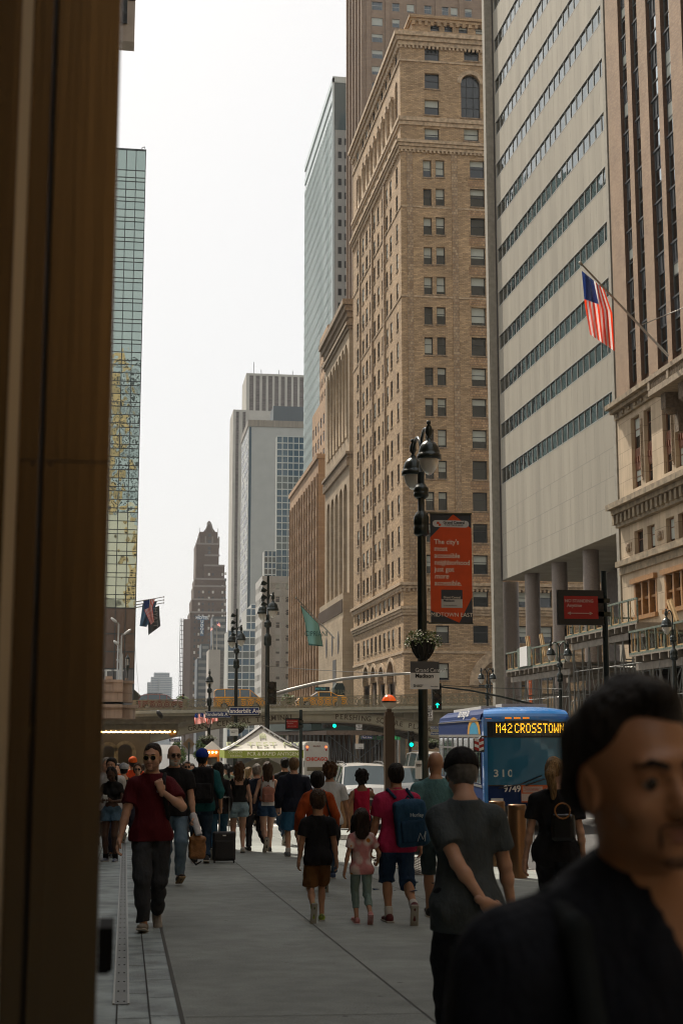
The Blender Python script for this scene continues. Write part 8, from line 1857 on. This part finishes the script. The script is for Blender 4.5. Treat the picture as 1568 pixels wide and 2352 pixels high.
# red polo man coming towards us
Pr = person('man in a dark maroon polo, round sunglasses and charcoal trousers walking towards us', 343, None, rad(178), yfoot=2134, ytop=1702, vox=.010, pose=PD(walkB, fr=(.05, .24, .085), fra=12, fl=(-.07, -.26, .12), fla=-30, hl=(-.09, .16, 1.32), pl=(-.9, -.2, -.6), hdl=(.25, .1, .9), nl=(.2, -.9, .1), cl=1.3, hr=(.30, .12, .84), yaw=-14), o=dict(skin=SK['light'], topm=cloth('maroon polo', (.075, .006, .010), noise=.08), collar=1, top='polo', tg=.016, hem=-.05, botm=cloth('charcoal trousers', (.030, .033, .038)), bg=.020, hair='crop', hairm=HR['dark'], shoe=mat('grey suede trainer', (.20, .18, .15), .7), faceshow=1, beard=(mat('short brown beard', (.30, .17, .115), .8), .0006), glasses=(mat('black lens', (.004, .004, .004), .08, spec=1), mat('gold rim', (.5, .35, .12), .3, .9)), arm=.98, w=.94, hvox=.005, fvox=.0055, lips=lipm))
text(Pr['t'], 'VW', tuple(Pr['U']((-.07, .135, 1.31))), .035, mat('chest print', (.5, .5, .55), .6), rz=PI)
L = SD(); pts = [(-.12, .02, 1.475), (-.11, .12, 1.40), (-.12, .15, 1.28), (-.16, .08, 1.08), (-.15, -.05, 1.0)]; [L.cone(Pr['U'](a), Pr['U'](b), .022, .022, .01) for a, b in zip(pts, pts[1:])]
L2 = SD().box(Pr['U']((0, -.2, 1.2)), (.15, .08, .24), .06, .02); worn(Pr, 'backpack', 'dark backpack strap over the shoulder of the maroon polo man', 'backpack', [('shoulder_strap', [L.mesh(.008)], cloth('strap black', (.015, .015, .017))), ('pack_body', [L2.mesh(.012)], MC['cloth strap black'])])
# bearded man behind him, paper roll and leather bag
Pb = person('bald bearded man in a black polo and blue jeans behind the maroon polo man', 395, None, rad(182), yfoot=2031, ytop=1707, vox=.010, pose=PD(walkA, fl=(-.08, .20, .12), fla=22, fr=(.09, -.12, .08), fra=-10, hl=(-.25, .14, .84), cl=1.3, yaw=8), o=dict(skin=SK['light'], topm=cloth('black polo', (.010, .010, .011)), collar=1, top='polo', tg=.018, hem=-.02, botm=mat('faded blue jeans', (.045, .085, .13), .85, noise=.3, ns=5, col2=(.13, .20, .26)), bg=.018, hair='bald', faceshow=1, hairm=HR['grey'], beard=(mat('white beard', (.42, .40, .37), .8, noise=.3, ns=60), .006), glasses=(mat('clear lens', (.06, .06, .06), .05, trans=.9), mat('dark rim', (.02, .02, .02), .4)), shoe=mat('dark brown shoe', (.03, .018, .012), .5), sole=mat('tan sole', (.25, .17, .09), .7), arm=1.05, belly=1, lips=lipm))
wr = Pb['arms'][-1][2]; e = Pb['arms'][-1][1]; d = (wr-e)/np.linalg.norm(wr-e); S_ = SD().cone(wr-d*.02, wr+d*.27+V3(-.05, .03, 0), .055, .052, .01, True); worn(Pb, 'paper_roll', 'rolled white paper held by the bearded man above his bag', 'paper roll', [('paper', [S_.mesh(.007, wav(.002, 60, 40))], mat('white paper', (.55, .55, .57), .8))])
c = wr+V3(-.06, .03, -.44); S_ = SD().box(c, (.125, .07, .17), .045, .02).cone(c+V3(0, 0, .13), c+V3(.02, 0, .30), .07, .022, .05); S2 = SD(); pts = [c+V3(.03, 0, .3), c+V3(.115, .03, .12), c+V3(.12, .03, -.12), c+V3(.02, .05, -.24), c+V3(-.06, .02, -.2)]; [S2.cone(a, b, .011, .011, .01) for a, b in zip(pts, pts[1:])]
worn(Pb, 'leather_bag', 'tan leather bag hanging beside the bearded man', 'bag', [('bag_body', [S_.mesh(.008, wav(.006, 30, 14))], mat('tan leather', (.22, .095, .025), .5, noise=.25, ns=12, bump=.3, bs=30)), ('bag_strap', [S2.mesh(.007)], MC['cloth strap black'])])
# teal man with black pack and blue cap, suitcase
jn = cloth('dark jeans', (.020, .038, .065), noise=.25, ns=5)
Pt = person('man in a teal shirt with a big black backpack and a royal blue cap', 461, None, 0, yfoot=1982, ytop=1717, vox=.011, pose=PD(walkA, fl=(-.09, .12, .075), fr=(.08, -.14, .10), fra=-15, hr=(.30, -.02, .88), cr=1.3, hl=(-.29, .1, .9)), o=dict(skin=SK['tan'], topm=cloth('teal shirt', (.012, .085, .095)), top='three', tg=.018, hem=-.08, botm=jn, bg=.016, hair='crop', hairm=HR['black'], hat=(cloth('royal blue cap', (.012, .035, .26)), 1), hatH=.025, w=1.1, arm=1.05))
backpack(Pt, 'big black backpack worn by the man in the royal blue cap', cloth('black pack', (.010, .010, .012)), cloth('black pack pocket', (.014, .014, .016)), .34, .54, .2, 1.22)
wr = Pt['W'](Pt['arms'][1][2]); g = gp(515, 1983); t = thing('suitcase', 'black wheeled suitcase with a raised silver handle pulled by the teal shirted man', 'suitcase', (g.x, g.y, g.z)); w, h = (541-490)/2*g.y/FD, (1983-1914)*g.y/FD
S_ = SD().box((0, .14, h*.53), (w, .12, h*.46), .035, .01); mk('case_body', [S_.mesh(.009)], mat('black nylon case', (.012, .012, .014), .6, bump=.2, bs=60), t); mb = MB()
for k in (-1, 1): mb.tube([(k*w*.42, .2, h), (k*w*.42, .12, h+.62)], .010, 6)
mb.tube([(-w*.42, .12, h+.62), (w*.42, .12, h+.62)], .014, 6); mb.build('pull_handle', m_steel, t, False)
for k in (-1, 1): mb = MB(); mb.tube([(k*w*.85-.012, .05, .035), (k*w*.85+.012, .05, .035)], .035, 10); mb.build('wheel', m_tyre, t, False)
mb = MB(); mb.box(-.03, .03, .012, .018, h*.86, h*.9); mb.build('badge', m_white, t, False); S_ = SD().box((0, .02, h*.42), (w*.85, .02, h*.30), .02, .01); mk('case_pocket', [S_.mesh(.009)], MC['black nylon case'], t)
# others walking away
dnm = mat('light denim', (.20, .29, .34), .85, noise=.2, ns=12, bump=.3, bs=30)
person('woman with long dark hair in black beside the teal shirted man', 499, None, rad(-4), yfoot=1974, ytop=1747, vox=.012, pose=PD(walkB, hr=(.2, .05, .9)), o=dict(fem=1, skin=SK['tan'], topm=cloth('black blouse', (.014, .012, .014)), top='long', botm=cloth('blue jeans', (.03, .09, .15)), hair='long', hairm=HR['black'], seed=6))
person('woman in a black camisole and light denim shorts with wavy brown hair', 547, None, 0, yfoot=1958, ytop=1747, vox=.011, pose=PD(walkA, fl=(-.09, .06, .075), fr=(.08, -.12, .09), fra=-12, hl=(-.24, .06, .86), hr=(.25, .06, .86)), o=dict(fem=1, skin=SK['light'], topm=cloth('black camisole', (.010, .010, .010)), top='cami', bot='hot', botm=dnm, waist=.14, bg=.014, flare=.012, hair='wavy', hairm=HR['chestnut'], shoe=mat('white canvas shoe', (.45, .43, .40), .7), seed=2, leg=1.0))
Pw = person('woman in a white tank top and dark denim shorts with a small pink backpack', 613, None, 0, yfoot=1957, ytop=1747, vox=.011, pose=PD(walkB, fr=(.06, .10, .075), fl=(-.05, -.33, .24), fla=-75, hl=(-.27, .04, .88), hr=(.25, .0, .86)), o=dict(fem=1, skin=SK['light'], topm=cloth('white tank', (.52, .52, .52)), top='tank', hem=.02, bot='hot', botm=cloth('dark denim', (.025, .055, .11)), waist=.13, bg=.014, flare=.008, hair='longer', hairm=HR['brown'], seed=5))
backpack(Pw, 'small dusty pink backpack on the woman in the white tank top', cloth('dusty pink leather', (.34, .15, .11), b=.1), cloth('dusty pink pocket', (.30, .13, .095), b=.1), .24, .28, .1, 1.13, 0, -.12, 0, None, .008)
person('man in a navy sweater and bright blue shorts with sandy hair', 674, None, 0, yfoot=1968, ytop=1738, vox=.011, pose=PD(walkA, fl=(-.09, .05, .075), fr=(.11, -.12, .09), fra=-10, hl=(-.29, .05, .88), hr=(.29, .05, .88)), o=dict(skin=SK['light'], topm=cloth('navy sweater', (.010, .012, .022)), top='long', tg=.026, hem=-.08, loose=1, bot='shorts', botm=cloth('bright blue shorts', (.035, .13, .25)), bg=.025, flare=.02, hair='short', hairm=HR['sandy'], shoe=mat('grey trainer', (.16, .17, .18), .6), sock=.18, w=1.12))
person('crop haired man in a black tee behind the navy sweater man', 654, 34, rad(10), ytop=1737, vox=.013, pose=walkB, o=dict(skin=SK['tan'], topm=cloth('black tee', (.012, .012, .013)), botm=jn, hair='crop', hairm=HR['black']))
Po = person('woman in a rust orange shirt with a round black bob', 729, 20.5, 0, ytop=1767, vox=.012, pose=PD(walkA, hl=(-.30, .06, .90), hr=(.28, .1, .9)), o=dict(fem=1, skin=SK['tan'], topm=cloth('rust orange shirt', (.28, .050, .010)), top='long', tg=.025, hem=-.10, loose=1.2, botm=cloth('black trousers', (.012, .012, .014)), hair='bob', hairm=HR['black'], w=1.1))
S_ = SD().ell(Po['U']((.25, -.05, .86)), (.09, .12, .14), .02); S2 = SD(); pts = [(.22, -.03, .98), (.15, -.13, 1.2), (.09, -.10, 1.46), (.06, .08, 1.40)]; [S2.cone(Po['U'](a), Po['U'](b), .013, .013, .01) for a, b in zip(pts, pts[1:])]
worn(Po, 'shoulder_bag', 'black shoulder bag on the woman in the rust orange shirt', 'bag', [('bag_body', [S_.mesh(.01)], MC['cloth strap black']), ('bag_strap', [S2.mesh(.009)], MC['cloth strap black'])])
person('man with a mop of curly brown hair in a white tee shirt', 757, 22.8, 0, ytop=1748, vox=.012, pose=PD(walkB, hr=(.30, .05, .86)), o=dict(skin=SK['tan'], topm=cloth('white tee', (.50, .53, .55)), botm=jn, hair='curly', hairm=HR['chestnut'], arm=.9, shoe=mat('blue trainer', (.03, .06, .14), .6)))
person('woman in a magenta sleeveless top raising her phone', 830, 23.0, 0, ytop=1766, vox=.012, pose=PD(stand, hr=(.22, .22, 1.34), pr=(.8, -.3, -.8), hdr=(0, .1, 1), cr=.8, hl=(-.22, .12, 1.05)), o=dict(fem=1, skin=SK['brown'], topm=cloth('magenta top', (.36, .012, .045)), top='tank', hem=.04, loose=1.4, botm=cloth('black skirt trousers', (.010, .010, .012)), hair='curly', hairm=HR['black'], seed=8, hatH=.03))
person('bald man in a pale teal tee shirt between the lamp post and the grey shirt', 1000, 16.5, rad(-12), ytop=1722, vox=.012, pose=walkA, o=dict(skin=SK['tan'], topm=cloth('pale teal tee', (.085, .19, .20)), bot='longshorts', botm=cloth('grey teal shorts', (.05, .08, .09)), hair='bald', w=1.08, tg=.018))
Pn = person('blonde woman in a black tee between the bus and the blurred man', 1272, 13.2, rad(-20), ytop=1734, vox=.011, pose=PD(walkA, hl=(-.28, .0, .84), yaw=-10), o=dict(fem=1, skin=SK['light'], topm=cloth('black tee print', (.012, .012, .014)), botm=cloth('black jeans two', (.015, .016, .02)), hair='pony', hairm=HR['blond'], w=1.1, seed=3, tg=.02))
S_ = SD().box(Pn['U']((.08, -.2, 1.15)), (.11, .06, .13), .04, .02); worn(Pn, 'small_backpack', 'small shiny black backpack on the blonde woman', 'backpack', [('pack_body', [S_.mesh(.009)], mat('black patent leather', (.01, .01, .01), .2))])
mb = MB(); q = Pn['U']((.08, -.27, 1.30)); mb.tube([(q[0]+.07*math.cos(a*math.pi/8), q[1], q[2]+.07*math.sin(a*math.pi/8)) for a in range(17)], .008, 6); link('wooden_ring_handle', mb.mesh('ring', mat('amber ring', (.35, .14, .03), .3)), bpy.data.objects[[o.name for o in bpy.data.objects if o.name.startswith('small_backpack')][0]])
# left group
Pf = person('young woman in denim shorts standing and looking down at her phone', 254, None, rad(165), yfoot=1979, ytop=1760, vox=.011, pose=PD(stand, hl=(-.06, .27, 1.12), hr=(.10, .27, 1.12), pl=(-.8, -.6, -.5), pr=(.8, -.6, -.5), nod=24, cl=.9, cr=.9, hdl=(.3, .7, .4), hdr=(-.3, .7, .4)), o=dict(fem=1, skin=SK['dark'], topm=cloth('black crop top', (.010, .010, .010)), top='crop', bot='hot', botm=cloth('blue denim shorts', (.07, .13, .19)), flare=.012, hair='long', hairm=HR['black'], faceshow=1, shoe=mat('blue high top', (.02, .05, .13), .5, noise=.5, ns=20, col2=(.3, .32, .35)), hightop=1, sock=.2, sockm=cloth('black sock', (.01, .01, .01)), leg=1.08))
q = Pf['W'](Pf['U']((.02, .36, 1.17))); t = thing('phone', 'white phone held by the young woman in denim shorts', 'phone', q, rad(165)); mb = MB(); mb.box(-.037, .037, -.005, .005, -.07, .08); me = mb.mesh('phone_body', m_white); me.transform(Matrix.Rotation(rad(-30), 4, 'X')); link('phone_body', me, t)
cw = lambda n, c: cloth('c '+n, c)
def bgp(label, x, Y, ytop, rz, topc, botc, hair='short', hm='black', skin='light', fem=0, **k):
    pose = k.pop('pose', PD(walkA if (x*7) % 2 < 1 else walkB)); oo = dict(skin=SK[skin], topm=cw('%s' % (topc,), topc), botm=cw('%s' % (botc,), botc), hair=hair, hairm=HR[hm], fem=fem, seed=int(x), fvox=.011, **k); return person(label, x, Y, rad(rz), ytop=ytop, vox=.019, pose=pose, o=oo)
bgp('young man with black hair and a white shirt behind the phone woman', 256, 29, 1738, 170, (.5, .5, .5), (.03, .03, .05), 'short', 'black', 'tan', faceshow=1)
bgp('white haired man at the far left behind the black haired man', 243.5, 33, 1738, 190, (.45, .43, .42), (.05, .05, .06), 'short', 'grey')
bgp('woman in a white fronted cap and black tank top facing away', 285, 35, 1751, 20, (.012, .012, .012), (.02, .03, .05), 'short', 'black', 'light', 1, top='tank', hat=(cloth('white navy cap', (.35, .36, .38)), 1), hatH=.02)
bgp('street worker in an orange cap and orange hoodie', 305, 41, 1737, 10, (.55, .06, .015), (.03, .03, .04), 'short', 'black', 'tan', hat=(cloth('orange cap', (.62, .10, .015)), 1), hatH=.02, top='long', w=1.1)
bgp('woman with auburn hair and sunglasses left of the maroon polo man', 317, 36, 1751, 175, (.06, .03, .03), (.02, .02, .03), 'bob', 'chestnut', 'light', 1, faceshow=1, glasses=(MC['black lens'], MC['dark rim']))
bgp('man in sunglasses facing us right of the bearded man', 428.5, 36, 1745, 185, (.10, .09, .08), (.03, .03, .04), 'crop', 'dark', 'tan', faceshow=1, glasses=(MC['black lens'], MC['dark rim']))
bgp('blonde woman in a black crop top and tan trousers between two walking women', 571, 46, 1760, -60, (.012, .012, .012), (.33, .25, .16), 'long', 'blond', 'light', 1, top='tank', hem=.1)
bgp('white haired man in a navy shirt left of the tank top woman', 590, 31, 1752, 15, (.02, .025, .04), (.05, .05, .06), 'thin', 'grey')
CR = [('person in a grey green top beside the orange kiosk', 408, 44, 1748, 170, (.10, .12, .09), 'black', 'short'), ('person in a red shirt far behind the bearded man', 415, 52, 1752, 10, (.30, .03, .02), 'brown', 'long'), ('person in a pale shirt left of the blue cap', 440, 48, 1752, 180, (.40, .38, .35), 'dark', 'short'), ('dark haired person in olive right of the blue cap', 478, 50, 1755, 0, (.09, .10, .05), 'black', 'bob'), ('person in a white top under the kiosk lights', 486, 58, 1756, 170, (.48, .47, .45), 'brown', 'short'), ('person in a sage green top by the tent leg', 521, 47, 1752, 20, (.16, .20, .15), 'black', 'pony'), ('person in a black top left of the camisole woman', 512, 56, 1754, 180, (.02, .02, .02), 'dark', 'long'), ('person in a mustard top left of the tent', 531, 60, 1757, 0, (.30, .20, .05), 'black', 'short'), ('person in an orange vest right of the phone woman', 272, 50, 1752, 160, (.55, .13, .03), 'dark', 'short'), ('grey haired person by the terminal doorway', 263, 56, 1748, 10, (.10, .10, .12), 'grey', 'short'), ('person in a brick red top between cap woman and worker', 296, 55, 1755, 190, (.28, .06, .04), 'brown', 'bob'), ('person in a cream shirt under the canopy', 327, 60, 1754, 0, (.40, .36, .28), 'dark', 'short')]
for lb, x, Y, yt, rz, c, hm, hr_ in CR: bgp(lb, x, Y, yt, rz, c, (.03, .035, .05), hr_, hm, 'tan' if int(x) % 2 else 'light', 1 if hr_ != 'short' else 0)
CF = [('person in a white cap crossing by the scaffold, left', 741, 103, 1751, (.45, .45, .45), 'grey'), ('person in a dark suit crossing by the scaffold', 765, 103, 1752, (.03, .03, .035), 'grey'), ('person in brown right of the globe lamp', 905, 105, 1750, (.12, .06, .035), 'black'), ('person in plum right of the globe lamp', 913, 107, 1751, (.10, .03, .05), 'dark'), ('person in pale blue right of the globe lamp', 922, 106, 1752, (.20, .28, .36), 'brown'), ('person in a yellow helmet near the green signal', 951, 104, 1752, (.12, .10, .08), 'blond')]
for lb, x, Y, yt, c, hm in CF: bgp(lb, x, Y, None, 90 if int(x) % 2 else -90, c, (.03, .03, .04), 'short', hm, 'light', H=1.75) if False else person(lb, x, Y, rad(90 if int(x) % 2 else -90), 1.75, vox=.028, pose=walkA, o=dict(skin=SK['light'], topm=cw('%s' % (c,), c), botm=MC['cloth dark jeans'], hair='short', hairm=HR[hm], fvox=.016, hvox=.02, seed=int(x)))
pv_ = onb(418, 139.5); q = person('lone walker on the viaduct left of the yellow taxi van', 418, 139.5, PI/2, 1.75, vox=.028, pose=walkA, o=dict(skin=SK['tan'], topm=MC['cloth black tee'], botm=jn, hair='short', hairm=HR['black'], fvox=.016, hvox=.02)); q['t'].location.z = pv_[2]
# ================= the air =================
hzm = bpy.data.materials.new('pale street haze'); hzm.use_nodes = True; nt = hzm.node_tree; nt.nodes.clear()
vv = nt.nodes.new('ShaderNodeVolumePrincipled'); oo = nt.nodes.new('ShaderNodeOutputMaterial'); nt.links.new(vv.outputs[0], oo.inputs['Volume'])
vv.inputs['Color'].default_value = (.93, .95, 1, 1); vv.inputs['Density'].default_value = .00011; vv.inputs['Anisotropy'].default_value = .2
mb = MB(); mb.box(-950, 950, -420, 3600, -25, 215); hzo = mb.build('haze', hzm); hzo['kind'] = 'stuff'
